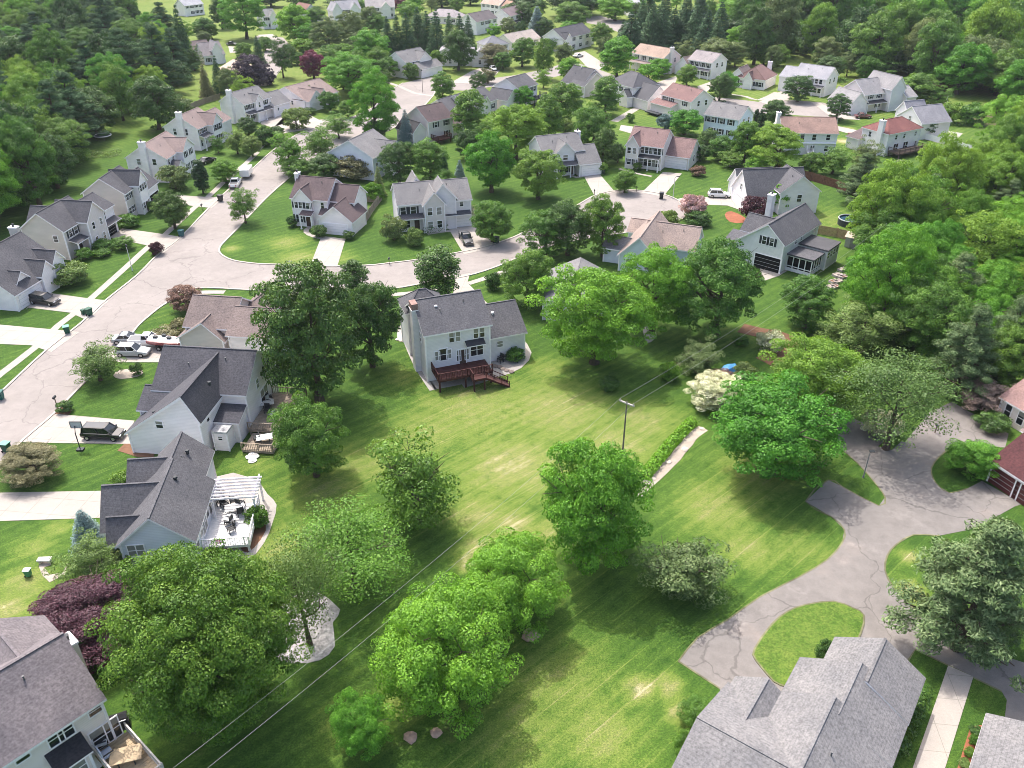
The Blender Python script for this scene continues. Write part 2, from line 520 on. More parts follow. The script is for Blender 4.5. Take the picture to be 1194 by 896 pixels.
def strip(name, px, width, mat, z0, z1, smooth=3, label=None, off=0.0):
    """a ribbon along a measured line on the ground"""
    g = groundpts(px, smooth, closed=False) if smooth else groundpts(px)
    L = []; R = []
    for k, p in enumerate(g):
        a = Vector(g[max(0, k - 1)]); b2 = Vector(g[min(len(g) - 1, k + 1)])
        d = (b2 - a).normalized(); n = Vector((-d.y, d.x))
        L.append(tuple(Vector(p) + n * (width / 2 + off))); R.append(tuple(Vector(p) - n * (width / 2 - off)))
    b = MB(); n = len(g)
    for k in range(n - 1):
        a0, a1, b0, b1 = L[k], L[k + 1], R[k], R[k + 1]
        b.face([(b0[0], b0[1], z1), (b1[0], b1[1], z1), (a1[0], a1[1], z1), (a0[0], a0[1], z1)])
        b.face([(b0[0], b0[1], z0), (b1[0], b1[1], z0), (b1[0], b1[1], z1), (b0[0], b0[1], z1)])
        b.face([(a1[0], a1[1], z0), (a0[0], a0[1], z0), (a0[0], a0[1], z1), (a1[0], a1[1], z1)])
    o = b.build(name, mat); tag(o, label, kind='structure'); return o

# main street on the left, lower kerb line and upper kerb line
KL = [(-60, 515), (0, 459), (55.3, 407.7), (93, 378.5), (123, 351), (160.8, 320.7), (184.7, 296.8), (209.8, 278), (242.5, 244), (263.8, 224), (291.5, 200), (318, 176), (345, 158), (372, 148), (405, 139), (436, 125), (452, 108), (470, 97)]
KR = [(-70, 612), (0, 541), (27.6, 513), (62.8, 483), (98, 446.7), (150.8, 392.7), (163, 378.5), (185, 360), (198.5, 351), (211, 339)]
R2L = [(211, 339), (240, 336), (300, 339), (380, 340.5), (455.8, 337), (488.4, 332), (541, 323), (575, 313), (599, 303), (630, 291), (660, 283), (695, 277), (728, 272), (760, 268), (784, 262), (796, 255), (800, 248), (797, 240), (789, 233), (773, 227), (750, 223), (725, 222), (704, 225), (690, 230), (676, 238), (655, 250)]
R2U = [(655, 250), (630, 264), (615, 269), (599, 277), (566, 288), (538.7, 294), (488, 303), (455.8, 307), (425.6, 310), (365, 311), (330, 309), (300, 308), (272, 304), (258, 297), (256, 290), (262, 282), (276, 268), (285, 258), (310, 232), (330, 214), (352, 196), (385, 178), (425, 164), (462, 148), (490, 128), (505, 112), (508, 104)]
sheet('road', KL + [(508, 104)] + R2U[::-1] + R2L[::-1] + KR[::-1], ROAD, 0.02, 0, 'pale pinkish street running up from the lower left with a side street to a round turning place')
sheet('road', [(470, 97), (500, 90), (540, 96), (600, 88), (640, 80), (662, 72), (690, 78), (716, 88), (760, 104), (815, 112), (850, 115), (884, 119), (925, 117), (960, 120), (985, 128), (985, 137), (950, 136), (900, 133), (850, 130), (800, 124), (745, 113), (700, 92), (668, 84), (640, 92), (600, 98), (540, 106), (508, 104), (452, 108)], ROAD, 0.014, 0, 'pale street passing between the far houses')
sheet('road', [(683, 20), (700, 19), (740, 28), (760, 36), (745, 40), (722, 38), (700, 30), (684, 27)], ROAD, 0.02, 0, 'grey far street bending behind the conifers')
sheet('road', [(298, 42), (330, 44), (345, 60), (330, 78), (318, 95), (298, 96), (306, 72), (310, 55), (298, 48)], ROAD, 0.02, 0, 'pale far street beside the purple tree')
def kerb(px, z=0.13): strip('kerb', px, 0.32, KERB, 0.0, z, 3, 'pale concrete kerb along the street')
kerb(KL); kerb(KR); kerb(R2L); kerb(R2U)

# driveways
def drive(px, label, mat=None, z=0.045): return sheet('driveway', px, mat or CONC, z, 0, label)
drive([(125.6, 276.7), (143, 266.7), (194.7, 274), (214, 277), (190, 296), (173, 286.8)], 'pale concrete driveway of the stone fronted house')
drive([(200, 229), (203.5, 227.7), (241, 230), (262, 230), (247, 243), (221, 240), (200, 236)], 'pale concrete driveway beside the clipped column tree')
drive([(30, 361), (50, 341), (100.5, 348), (127, 351), (102, 374), (82, 365), (33, 359)], 'pale driveway under the black parked car')
drive([(-40, 376), (0, 379), (60, 384.4), (93, 387.6), (60, 411), (36.4, 403), (0, 401.5), (-40, 400)], 'pale driveway near the two green bins')
drive([(62.8, 483), (157, 491), (150, 505), (153, 518), (62.8, 517), (24, 516)], 'pale driveway under the black people carrier')
drive([(-60, 577), (0, 575), (125.6, 572.7), (124, 604), (0, 608), (-60, 611)], 'broad pale driveway running in from the left edge')
drive([(150.8, 392.7), (183, 394), (222, 392), (222, 420), (186, 422.8), (140.7, 422.8), (124, 420)], 'pale driveway crowded with parked cars and a boat')
drive([(523.6, 268), (547.5, 258), (576, 283), (570, 291), (541, 297)], 'pale driveway under the black pickup')
drive([(375, 275.5), (403, 279), (393, 312), (361, 312)], 'pale driveway of the cream gabled garage')
drive([(528, 346), (531, 326), (530, 322), (548, 319), (545, 330), (571, 357), (560, 368), (535, 352)], 'pale driveway in front of the grey house with the red deck')
drive([(680, 204), (697, 201), (717, 224), (694, 230)], 'pale driveway of the grey roofed house by the turning place')
drive([(773, 201), (795, 202.6), (773, 230), (748, 225)], 'pale driveway of the brick red roofed house by the turning place')
drive([(788, 233), (793.5, 231.5), (825, 230), (849, 230), (868, 247), (848, 240), (821, 239), (795, 240)], 'pale driveway under the white car')
drive([(886, 308), (925, 312), (908, 322), (888, 329)], 'grey apron in front of the dark open garage')
drive([(758, 99), (790, 88.5), (788, 96), (776, 106), (750, 106)], 'pale driveway by the small round tree')
drive([(813, 101), (830, 95), (832, 101), (818, 112)], 'pale driveway of the far grey roofed house')
drive([(885, 119), (916, 104), (922, 116), (894, 122)], 'pale driveway below the dark round tree')
drive([(945, 119), (958, 121), (980, 133), (1004, 135), (1002, 140), (972, 139)], 'pale driveway under the dark red car')
drive([(975, 147), (1003, 153), (1000, 159), (975, 152)], 'pale driveway of the red roofed house')
drive([(338, 130), (348, 128), (372, 140), (408, 138), (404, 146), (366, 150), (330, 156), (312, 168), (300, 178), (300, 162), (318, 150)], 'pale driveway and pavement of the pink roofed bungalow')
drive([(306, 137), (334, 132), (338, 142), (318, 149), (304, 145)], 'pale driveway of the white house with the chimney')
drive([(525, 97), (550, 83), (562, 79), (572, 86), (548, 98)], 'pale driveway behind the oval tree')
drive([(560, 80), (583, 82), (578, 88), (565, 86)], 'short pale driveway beside the white gable')
drive([(669, 62), (682, 60), (699, 71), (708, 76), (698, 82), (684, 78)], 'pale far driveway by the grey green tree')
drive([(300, 41), (318, 40), (324, 46), (314, 49)], 'pale forecourt of a far white house')
drive([(266, 54), (284, 56), (284, 61), (268, 62)], 'pale far driveway with a small black car')

# pavements
def walk(px, label, w=1.25, z=0.035, mat=None): return strip('pavement', px, w, mat or CONC, 0.0, z, 2, label)
walk([(-10, 446), (0, 437), (42.7, 404), (67.8, 380), (88, 364.7), (105.5, 349), (148, 311), (173, 288), (193.5, 273), (226, 243), (242.5, 230), (262.6, 211), (286.4, 191), (300, 178)], 'pale pavement along the far side of the left street')
walk([(455.8, 344), (486, 341.5), (515, 337)], 'short pale pavement left of the dark column tree')
walk([(546, 331), (571, 323), (600, 312)], 'short pale pavement right of the dark column tree')
walk([(222, 342), (240, 341), (262, 341)], 'short pale pavement by the brown roofed house')
walk([(450, 96), (466, 101), (484, 109), (505, 112)], 'pale pavement below a far white house', 1.5)
walk([(716, 142), (740, 128), (764, 113)], 'straight pale path between the far lawns', 2.3, 0.04)
walk([(1120, 783), (1102, 838), (1082, 899), (1072, 930)], 'straight pale path across the lawn at lower right', 2.0, 0.045)
walk([(806, 291), (815, 295), (824, 300)], 'short pale path beside the beige roof', 1.5)
walk([(373, 263), (360, 266), (357, 271), (366, 276), (378, 278)], 'curved pale path to the porch', 1.0)
walk([(498, 273), (512, 271), (528, 269)], 'pale path below the clipped hedge', 0.9)
walk([(62, 338), (65, 333), (69, 330)], 'short pale path to the white gabled house', 1.0)
walk([(684, 205), (672, 207), (664, 204)], 'short pale path to the grey porch', 0.9)
walk([(722, 197), (740, 202), (760, 206)], 'pale path in front of the brick red roofed house', 0.9)
walk([(846, 100), (862, 102), (878, 103)], 'pale path in front of the far bungalow', 1.6)
walk([(850, 110), (870, 113), (885, 117), (905, 108)], 'pale pavement by the far bungalow', 1.4)
# patios
sheet('patio', P('v1', 240, 700, 310, 825, 420, 805, 520, 785, 540, 810, 690, 770, 780, 735, 900, 700, 980, 660, 1040, 600, 1060, 540, 1030, 480, 1000, 440, 840, 520, 700, 600, 640, 640, 400, 690), CONC2, 0.03, 0, 'pale stone patio curving round the grey house')
sheet('patio', P('v1', 20, 420, 30, 350, 80, 300, 120, 320, 120, 430, 60, 455), CONC2, 0.03, 2, 'pale stone bed beside the grey chimney wall')
strip('path', P('v1', 90, 440, 140, 560, 200, 680, 300, 830), 1.0, CONC2, 0, 0.03, 2, 'pale edging path along the grey house wall')
sheet('patio', P('v3', 790, 240, 1010, 250, 1100, 345, 1155, 410, 1130, 520, 1080, 640, 970, 760, 900, 700, 800, 660), CONC2, 0.03, 2, 'pale patio curving below the white pergola')
sheet('patio', [(1093.7, 150.7), (1122.6, 155.8), (1112.6, 165.8), (1135, 173), (1130, 176), (1070, 160.8), (1067, 156), (1090, 161)], CONC2, 0.03, 0, 'white pool surround far right')
sheet('patio', P('k', 595, 95, 625, 85, 660, 120, 650, 140, 615, 160), CONC2, 0.03, 2, 'pale patch of paving behind the bright tree')
sheet('patio', [(724, 146), (738, 148), (736, 156), (722, 152)], CONC2, 0.03, 0, 'small pale patio behind the brick red roof')
sheet('gravel_bed', P('r', 70, 90, 150, 10, 260, -30, 385, 60, 350, 120, 360, 230, 290, 295, 180, 310, 100, 295, 50, 200), plain('white_stone_chips', (.33, .315, .30), .9, .2, 0, .35, 3), 0.03, 2, 'pale round bed under the wispy tree')
sheet('gravel_bed', P('i', 525, 310, 560, 285, 640, 280, 665, 295, 640, 315, 560, 328), GRAVEL, 0.03, 2, 'small pale bed with a little clipped tree')
sheet('gravel_bed', P('m', 180, 480, 205, 450, 240, 455, 235, 475, 205, 485, 230, 520, 290, 510, 315, 470, 300, 520, 230, 555, 195, 520), GRAVEL, 0.03, 0, 'crescent stone edging in the front lawn')
strip('gravel_bed', P('k', 560, 868, 600, 828, 645, 790, 690, 748, 715, 722, 748, 690, 772, 655, 800, 628, 818, 600, 848, 575, 876, 556), 1.35, GRAVEL, 0, 0.03, 2, 'long narrow pale stone strip beside the tall grass')
strip('mulch_bed', P('l', -120, 90, -40, 110, 60, 130, 110, 160, 50, 220, -10, 250), 3.2, MULCH, 0, 0.03, 2, 'brown bark bed between the right hand shrubs')
sheet('mulch_bed', [(1131.4, 848), (1150, 845), (1141, 900), (1115, 900)], REDMULCH, 0.03, 0, 'red mulch bed with clipped bushes')
sheet('mulch_bed', P('i', 545, 660, 575, 630, 640, 620, 720, 640, 715, 690, 640, 690), MULCH, 0.03, 0, 'mulch bed at the corner of the white garage wall')
sheet('mulch_bed', P('g', 975, 280, 1005, 265, 1070, 295, 1060, 318, 1000, 315), REDMULCH, 0.03, 2, 'red bed in front of the purple bush')
sheet('mulch_bed', P('v5', 40, 375, 90, 365, 165, 400, 170, 440, 70, 425), REDMULCH, 0.026, 2, 'red bed by the white garage')
sheet('mulch_bed', P('v3', 940, 560, 1090, 530, 1060, 620, 980, 700, 930, 660), MULCH, 0.036, 2, 'brown bed below the white deck')
sheet('mulch_bed', P('i', 245, 485, 300, 440, 335, 470, 300, 505), MULCH, 0.03, 2, 'dark bed by the kerb and mailbox')
# asphalt court on the right
A_OUT = [(791, 771.4), (813.6, 743.7), (847.5, 723.6), (886.4, 696), (931.7, 673), (964.4, 653), (982, 633), (984.5, 618), (969.4, 602.8), (939.2, 585), (965.6, 560), (982, 567.6), (1024.7, 590), (1032, 580),
         (1019.6, 562.6), (999.5, 540), (979.4, 523), (976, 500), (994.5, 488), (1010, 495), (1055, 516), (1068, 500), (1085, 480), (1110, 469), (1135, 483), (1176, 506), (1172, 522), (1125, 521), (1107.6, 523), (1095, 533), (1086, 546), (1088, 558), (1095, 567.6), (1107.6, 575), (1127.7, 570), (1145, 561), (1192, 588),
         (1183, 591), (1157.8, 605), (1130, 618), (1095, 625), (1064.9, 624), (1044.8, 635.5), (1034.7, 648), (1032, 665.6), (1042, 685.7), (1067, 711), (1115, 738.7), (1165, 763.8), (1210, 778), (1260, 800), (1260, 860), (1171.6, 836.7),
         (1174, 816.6), (1168, 806.5), (1120, 783), (1067, 757.6), (1058.6, 771), (1040, 800), (960, 850), (850, 830), (838.7, 802.8)]
sheet('driveway', A_OUT, ASPH, 0.02, 0, 'cracked grey asphalt drive winding between the lawns at right')
kerbline = A_OUT[:22]
isl = [(902, 795), (881, 770), (880, 757), (900, 728.6), (918, 714), (939, 706), (972, 702), (994.5, 709.8), (1007, 718), (1003, 740), (985, 770), (950, 800), (919, 802)]
ig = grass_material('island_grass', False, 0.33)
sheet('lawn_island', isl, ig, 0.09, 2, 'oval grass island inside the asphalt loop')
sheet('lawn_island', [(1024, 521), (1040, 507), (1052, 514), (1040, 525)], ig, 0.05, 0, 'sliver of grass beside the flowering shrub')
STRAW = paving('dead_grass_edging', (0.165, 0.165, 0.085), 0.5)
strip('verge', [(791, 771.4), (813.6, 743.7), (847.5, 723.6), (886.4, 696), (931.7, 673), (964.4, 653), (982, 633), (984.5, 618), (969.4, 602.8), (939.2, 585), (965.6, 560), (982, 567.6), (1024.7, 590), (1032, 580), (1019.6, 562.6), (999.5, 540), (979.4, 523)], 0.16, STRAW, 0, 0.03, 2, 'dry grass edge of the asphalt drive')
strip('verge', [(1168, 806.5), (1120, 783), (1067, 757.6), (1058.6, 771)], 0.16, STRAW, 0, 0.03, 1, 'dry grass edge of the lower asphalt drive')
strip('verge', [(1095, 625), (1064.9, 624), (1044.8, 635.5), (1034.7, 648), (1032, 665.6), (1042, 685.7), (1067, 711), (1115, 738.7)], 0.16, STRAW, 0, 0.03, 2, 'dry grass edge round the pine')
strip('verge', isl + [isl[0]], 0.16, STRAW, 0, 0.093, 2, 'dry grass edge of the oval island')
strip('verge', [(1107.6, 523), (1095, 533), (1086, 546), (1088, 558), (1095, 567.6), (1107.6, 575), (1127.7, 570)], 0.16, STRAW, 0, 0.03, 2, 'dry grass edge below the round tree')
strip('verge', [(791, 771.4), (838.7, 802.8)], 0.16, STRAW, 0, 0.03, 0, 'dry grass edge by the grey roof')
# ------------------------------------------------------------------ houses
R_DARK, R_GREY, R_LIGHT, R_TAN, R_BROWN, R_RED, R_MAR, R_BLUE = (0.078, 0.078, 0.086), (0.092, 0.092, 0.10), (0.168, 0.165, 0.166), (0.215, 0.168, 0.156), (0.18, 0.145, 0.135), (0.20, 0.085, 0.07), (0.105, 0.08, 0.082), (0.16, 0.185, 0.205)
W_WHITE, W_CREAM, W_GREY, W_BLUE, W_BEIGE, W_STONE, W_DGREY = (0.87, 0.805, 0.80), (0.78, 0.70, 0.66), (0.74, 0.70, 0.72), (0.70, 0.71, 0.77), (0.58, 0.52, 0.48), (0.66, 0.595, 0.575), (0.36, 0.37, 0.39)
AWN = plain('dark_awning', (0.035, 0.035, 0.04), 0.7)
REDDECK = plain('dark_red_deck', (0.062, 0.022, 0.020), 0.7, 0.2, 0, 0.25, 1.5)
WOOD = plain('grey_brown_deck_wood', (0.27, 0.22, 0.17), 0.8, 0.2, 0, 0.25, 2.0)
TANWOOD = plain('tan_deck_wood', (0.47, 0.36, 0.23), 0.8, 0.2, 0, 0.15, 2.0)
BRICK = plain('brick', (0.26, 0.165, 0.145), 0.9, 0.2, 0, 0.3, 6.0)
SHUT = plain('dark_shutter', (0.03, 0.035, 0.04), 0.6)
GDOOR = plain('garage_door_paint', (0.80, 0.76, 0.77), 0.5, 0.3, 0, 0.04)
OPEN = plain('painted_opening_shade', (0.012, 0.012, 0.013), 0.9, 0.1, 0, 0.1)  # near-black colour paints the shade inside open garages and the porch
WINCACHE = {}
VENTP = plain('vent_pipe_grey', (.12, .12, .12), .6)

def window_meshes(w, h):
    k = (round(w, 1), round(h, 1))
    if k not in WINCACHE:
        w, h = k
        f = MB(); t = 0.10
        f.box(-w / 2 - t, w / 2 + t, -0.06, 0.02, -h / 2 - t, -h / 2); f.box(-w / 2 - t, w / 2 + t, -0.06, 0.02, h / 2, h / 2 + t)
        f.box(-w / 2 - t, -w / 2, -0.06, 0.02, -h / 2, h / 2); f.box(w / 2, w / 2 + t, -0.06, 0.02, -h / 2, h / 2)
        f.box(-w / 2, w / 2, -0.05, 0.0, -0.035, 0.035)
        if w > 1.3:
            for q in range(1, int(round(w / 0.9))):
                x = -w / 2 + w * q / int(round(w / 0.9))
                f.box(x - 0.05, x + 0.05, -0.052, 0.0, -h / 2, h / 2)
        gs = []
        for fr in (0, 0, .35, .55, 1.0):
            g = MB(); zb = h / 2 - h * fr
            if fr < 1: g.box(-w / 2, w / 2, -0.03, 0.01, -h / 2, zb, 0)
            if fr > 0: g.box(-w / 2, w / 2, -0.031, 0.01, zb, h / 2, 1)
            gs.append(g.mesh('pane', [DARKG, BLIND]))
        WINCACHE[k] = (f.mesh('window', WHITE), gs)
    a, gs = WINCACHE[k]
    return a, wrng.choice(gs)
wrng = random.Random(11)
BLIND = plain('window_blind', (.22, .215, .20), .25, .5)

FOOT = []
class House:
    def __init__(s, label, roofc, wallc, A, B, z, near=True, cat='house', name='house', ang=None, group=None):
        a = G(A[0], A[1], z); b = G(B[0], B[1], z)
        s.ang = math.atan2(b.y - a.y, b.x - a.x) if ang is None else math.radians(ang)
        s.X = Vector((math.cos(s.ang), math.sin(s.ang), 0)); s.Y = Vector((-s.X.y, s.X.x, 0))
        s.root = thing(name, label, cat, (a.x, a.y, 0), s.ang, group)
        s.o = Vector((a.x, a.y, 0)); s.L = (b - a).dot(s.X)
        s.roofc = roofc; s.wallc = wallc; s.near = near; s.blocks = []
    def loc(s, px, z):
        p = G(px[0], px[1], z) - Vector((0, 0, z)) - s.o
        return p.dot(s.X), p.dot(s.Y)
    def block(s, R, h, rise, ax='x', rp=0.5, hF=None, hB=None, base=0.0, ov=0.4, roofc=None, wallc=None, walls=True, name='roof', hipk=1.0):
        """R = (x0,x1,y0,y1) in the house's own frame, h = eaves height"""
        x0, x1, y0, y1 = R
        ctr = s.o + s.X * ((x0 + x1) / 2) + s.Y * ((y0 + y1) / 2); FOOT.append((ctr.x, ctr.y, math.hypot(x1 - x0, y1 - y0) / 2))
        hF = h if hF is None else hF; hB = h if hB is None else hB
        s.blocks.append(dict(R=R, h=h, hF=hF, hB=hB))
        wm = wall_mat(wallc or s.wallc); rm = roof_mat(roofc or s.roofc)
        T = (lambda u, v, z: (u, v, z)) if ax in ('x', 'h', 'flat', 'shed') else (lambda u, v, z: (v, u, z))
        u0, u1, w0, w1 = (x0, x1, y0, y1) if ax != 'y' else (y0, y1, x0, x1)
        wr = w0 + (w1 - w0) * rp; top = h + rise
        if walls:
            b = MB()
            if ax in ('x', 'y'):
                prof = [(w0, base), (w1, base), (w1, hB), (wr, top), (w0, hF)]
                b.face([T(u0, w, z) for w, z in prof]); b.face([T(u1, w, z) for w, z in prof])
                b.face([T(u0, w0, base), T(u1, w0, base), T(u1, w0, hF), T(u0, w0, hF)])
                b.face([T(u0, w1, base), T(u1, w1, base), T(u1, w1, hB), T(u0, w1, hB)])
            elif ax == 'shed':
                b.face([(x0, y0, base), (x1, y0, base), (x1, y0, hF), (x0, y0, hF)]); b.face([(x0, y1, base), (x1, y1, base), (x1, y1, hB), (x0, y1, hB)])
                for x in (x0, x1): b.face([(x, y0, base), (x, y1, base), (x, y1, hB), (x, y0, hF)])
            else:
                b.box(x0, x1, y0, y1, base, h - 0.01)
            # white corner boards
            for x in (x0, x1):
                for y in (y0, y1):
                    hh = (hF if y == y0 else hB) if ax in ('x', 'shed') else (hF if x == x0 else hB) if ax == 'y' else h
                    b.box(x - 0.09, x + 0.09, y - 0.09, y + 0.09, base, hh - 0.05, 1)
            b.build('wall', [wm, WHITE], s.root)
        r = MB(); t = 0.17
        if ax in ('x', 'y'):
            sF = (top - hF) / max(0.1, wr - w0); sB = (top - hB) / max(0.1, w1 - wr)
            pr = [(w0 - ov, hF - ov * sF), (wr, top), (w1 + ov, hB - ov * sB)]
            a0, a1 = u0 - ov * 0.8, u1 + ov * 0.8
            tf = t * math.sqrt(1 + sF * sF); tb = t * math.sqrt(1 + sB * sB)
            tp = [(pr[0][0], pr[0][1] + tf), (wr, top + max(tf, tb)), (pr[2][0], pr[2][1] + tb)]
            r.face([T(a0, *tp[0]), T(a1, *tp[0]), T(a1, *tp[1]), T(a0, *tp[1])], 0)
            r.face([T(a0, *tp[1]), T(a1, *tp[1]), T(a1, *tp[2]), T(a0, *tp[2])], 0)
            r.face([T(a0, *pr[0]), T(a1, *pr[0]), T(a1, *pr[1]), T(a0, *pr[1])], 1)
            r.face([T(a0, *pr[1]), T(a1, *pr[1]), T(a1, *pr[2]), T(a0, *pr[2])], 1)
            for e in (0, 2): r.face([T(a0, *pr[e]), T(a1, *pr[e]), T(a1, *tp[e]), T(a0, *tp[e])], 1)
            for a in (a0, a1):
                r.face([T(a, *pr[0]), T(a, *pr[1]), T(a, *tp[1]), T(a, *tp[0])], 1)
                r.face([T(a, *pr[1]), T(a, *pr[2]), T(a, *tp[2]), T(a, *tp[1])], 1)
            # ridge cap
            r.bar(T(a0 + .02, wr, top + max(tf, tb)), T(a1 - .02, wr, top + max(tf, tb)), 0.22, 0.07, 0)
        elif ax == 'h':
            X0, X1, Y0, Y1 = x0 - ov, x1 + ov, y0 - ov, y1 + ov
            lx, ly = X1 - X0, Y1 - Y0
            if lx >= ly: e = ly / 2 * hipk; p, q = (X0 + e, (Y0 + Y1) / 2), (X1 - e, (Y0 + Y1) / 2)
            else: e = lx / 2 * hipk; p, q = ((X0 + X1) / 2, Y0 + e), ((X0 + X1) / 2, Y1 - e)
            zb, zt = h + t, h + rise + t
            c = [(X0, Y0, zb), (X1, Y0, zb), (X1, Y1, zb), (X0, Y1, zb)]
            p = (*p, zt); q = (*q, zt)
            if lx >= ly: fs = [[c[0], c[1], q, p], [c[1], c[2], q], [c[2], c[3], p, q], [c[3], c[0], p]]
            else: fs = [[c[0], c[1], p], [c[1], c[2], q, p], [c[2], c[3], q], [c[3], c[0], p, q]]
            for f in fs: r.face(f, 0)
            d = [(x, y, h) for x, y, _ in c]
            for k in range(4): r.face([d[k], d[(k + 1) % 4], c[(k + 1) % 4], c[k]], 1)
            r.face(d[::-1], 1)
            r.bar(p, q, 0.22, 0.07, 0)
            for k, e2 in zip(range(4), (p, q, q, p) if lx >= ly else (p, p, q, q)): r.bar(c[k], e2, 0.2, 0.06, 0)
        elif ax == 'shed':
            X0, X1, Y0, Y1 = x0 - ov, x1 + ov, y0 - ov, y1
            sl = (hB - hF) / (y1 - y0)
            lo = [(X0, Y0, hF - ov * sl), (X1, Y0, hF - ov * sl), (X1, Y1, hB), (X0, Y1, hB)]
            hi = [(x, y, z + t) for x, y, z in lo]
            r.face(hi, 0); r.face(lo[::-1], 1)
            for k in range(4): r.face([lo[k], lo[(k + 1) % 4], hi[(k + 1) % 4], hi[k]], 1)
        else:
            r.box(x0 - ov, x1 + ov, y0 - ov, y1 + ov, h, h + 0.25, 0)
        r.build(name, [rm, WHITE], s.root)
        if ax == 'x' and (x1 - x0) > 7 and rise > 1.5:
            for fx, fy in ((.32, .55), (.71, .72)):
                xx = x0 + (x1 - x0) * fx; yy = y0 + (wr - y0) * fy; zz = hF + (top - hF) * fy + .1
                b = MB(); b.lathe([(.13, 0), (.06, .08), (.06, .42), (.09, .44), (.09, .5)], 7); b.build('vent_pipe', VENTP, s.root, (xx, yy, zz))
        return len(s.blocks) - 1
    def face_at(s, bi, f, t, z, out=0.0):
        x0, x1, y0, y1 = s.blocks[bi]['R']
        if f == 'f': return Vector((x0 + (x1 - x0) * t, y0 - out, z)), 0.0
        if f == 'b': return Vector((x1 + (x0 - x1) * t, y1 + out, z)), math.pi
        if f == 'r': return Vector((x1 + out, y0 + (y1 - y0) * t, z)), math.pi / 2
        return Vector((x0 - out, y0 + (y1 - y0) * t, z)), -math.pi / 2
    def win(s, bi, f, ts, z, w=0.95, h=1.4, shut=False):
        for t in ts:
            p, a = s.face_at(bi, f, t, z, 0.01)
            fm, gm = window_meshes(w, h)
            o = link('window', fm, s.root, p, a)
            link('pane', gm, o)
            if shut:
                for sx in (-1, 1):
                    b = MB(); b.box(sx * (w / 2 + 0.33) - 0.2, sx * (w / 2 + 0.33) + 0.2, -0.05, 0.0, -h / 2, h / 2)
                    b.build('shutter', SHUT, s.root, p, a)
        return s
    def garage(s, bi, f, t, w=4.9, h=2.15, mat=None):
        p, a = s.face_at(bi, f, t, 0, 0.01)
        b = MB(); b.box(-w / 2, w / 2, -0.05, 0.02, 0.02, h, 0)
        for k in range(1, 4): b.box(-w / 2 + .05, w / 2 - .05, -0.056, -0.03, h * k / 4 - 0.02, h * k / 4 + 0.02, 1)
        for sx in (-1, 1): b.box(sx * (w / 2 + 0.08) - 0.08, sx * (w / 2 + 0.08) + 0.08, -0.09, 0.02, 0, h + .15, 2)
        b.box(-w / 2, w / 2, -0.09, 0.02, h, h + .15, 2)
        b.build('garage_door', [mat or GDOOR, plain('door_groove', (0.5, 0.5, 0.5)), WHITE], s.root, p, a)  # given OPEN, no door: a flat panel painted as the garage's inner shade
        return s
    def door(s, bi, f, t, z=0.1, w=1.0, h=2.1, mat=None):
        p, a = s.face_at(bi, f, t, z, 0.01)
        b = MB(); b.box(-w / 2, w / 2, -0.05, 0.02, 0, h, 0)
        for sx in (-1, 1): b.box(sx * (w / 2 + 0.07) - 0.07, sx * (w / 2 + 0.07) + 0.07, -0.08, 0.02, 0, h + .14, 1)
        b.box(-w / 2, w / 2, -0.08, 0.02, h, h + .14, 1)
        o = b.build('door', [mat or plain('dark_door', (0.06, 0.035, 0.03), 0.5), WHITE], s.root, p, a)
        k = MB(); k.box(w / 2 - .16, w / 2 - .1, -0.1, -0.05, h * .45, h * .5); k.build('handle', plain('brass', (0.4, 0.3, 0.12), 0.3, 0.5, 0.8), o)
        return s
    def chimney(s, bi, f, t, w=1.7, d=0.8, top=9.0, mat=None, out=None):
        w = min(w, 1.5) * .92 if not hasattr(mat, 'name') else w; top -= .4
        p, a = s.face_at(bi, f, t, 0, 0.0)
        b = MB(); y0, y1 = (-d, 0.0) if out is None else (-out, -out + d)
        b.box(-w / 2, w / 2, y0, y1 - .004, 0 if out is None or out > 0 else top - 3, top, 0)
        b.box(-w / 2 - .08, w / 2 + .08, y0 - .08, y1 + .08, top, top + .18, 1)
        b.lathe([(0.17, 0), (0.17, .4), (0.22, .42), (0.22, .5)], 8, 2, (0, (y0 + y1) / 2, top + .18))
        b.build('chimney', [wall_mat(mat or s.wallc) if not hasattr(mat, 'name') else mat, WHITE, SHUT], s.root, p, a)
        return s
    def porch(s, bi, f, t0, t1, z, depth=1.6, mat=None, posts=True, drop=0.5):
        """a lean-to roof on posts against a wall"""
        p, a = s.face_at(bi, f, (t0 + t1) / 2, 0, 0.0)
        x0, x1, y0, y1 = s.blocks[bi]['R']
        w = abs(t1 - t0) * ((x1 - x0) if f in 'fb' else (y1 - y0))
        b = MB()
        lo = [(-w / 2, -depth, z - drop), (w / 2, -depth, z - drop), (w / 2, -0.004, z), (-w / 2, -0.004, z)]
        hi = [(x, y, q + 0.14) for x, y, q in lo]
        b.face(hi, 0); b.face(lo[::-1], 1)
        for k in range(4): b.face([lo[k], lo[(k + 1) % 4], hi[(k + 1) % 4], hi[k]], 1)
        o = b.build('porch_roof', [mat or roof_mat(R_DARK), WHITE], s.root, p, a)
        if posts:
            n = max(2, int(w / 2.6) + 1)
            pb = MB()
            pb.box(-0.09, 0.09, -0.09, 0.09, 0, z - drop); pb.box(-.14, .14, -.14, .14, 0, .2); pm = pb.mesh('porch_post', WHITE)
            for k in range(n): link('porch_post', pm, o, (-w / 2 + .15 + (w - .3) * k / (n - 1), -depth + .2, 0))
        return s
    def slab(s, name, R, z0, z1, mat):
        b = MB(); b.box(R[0], R[1], R[2], R[3], z0, z1); return b.build(name, mat, s.root)
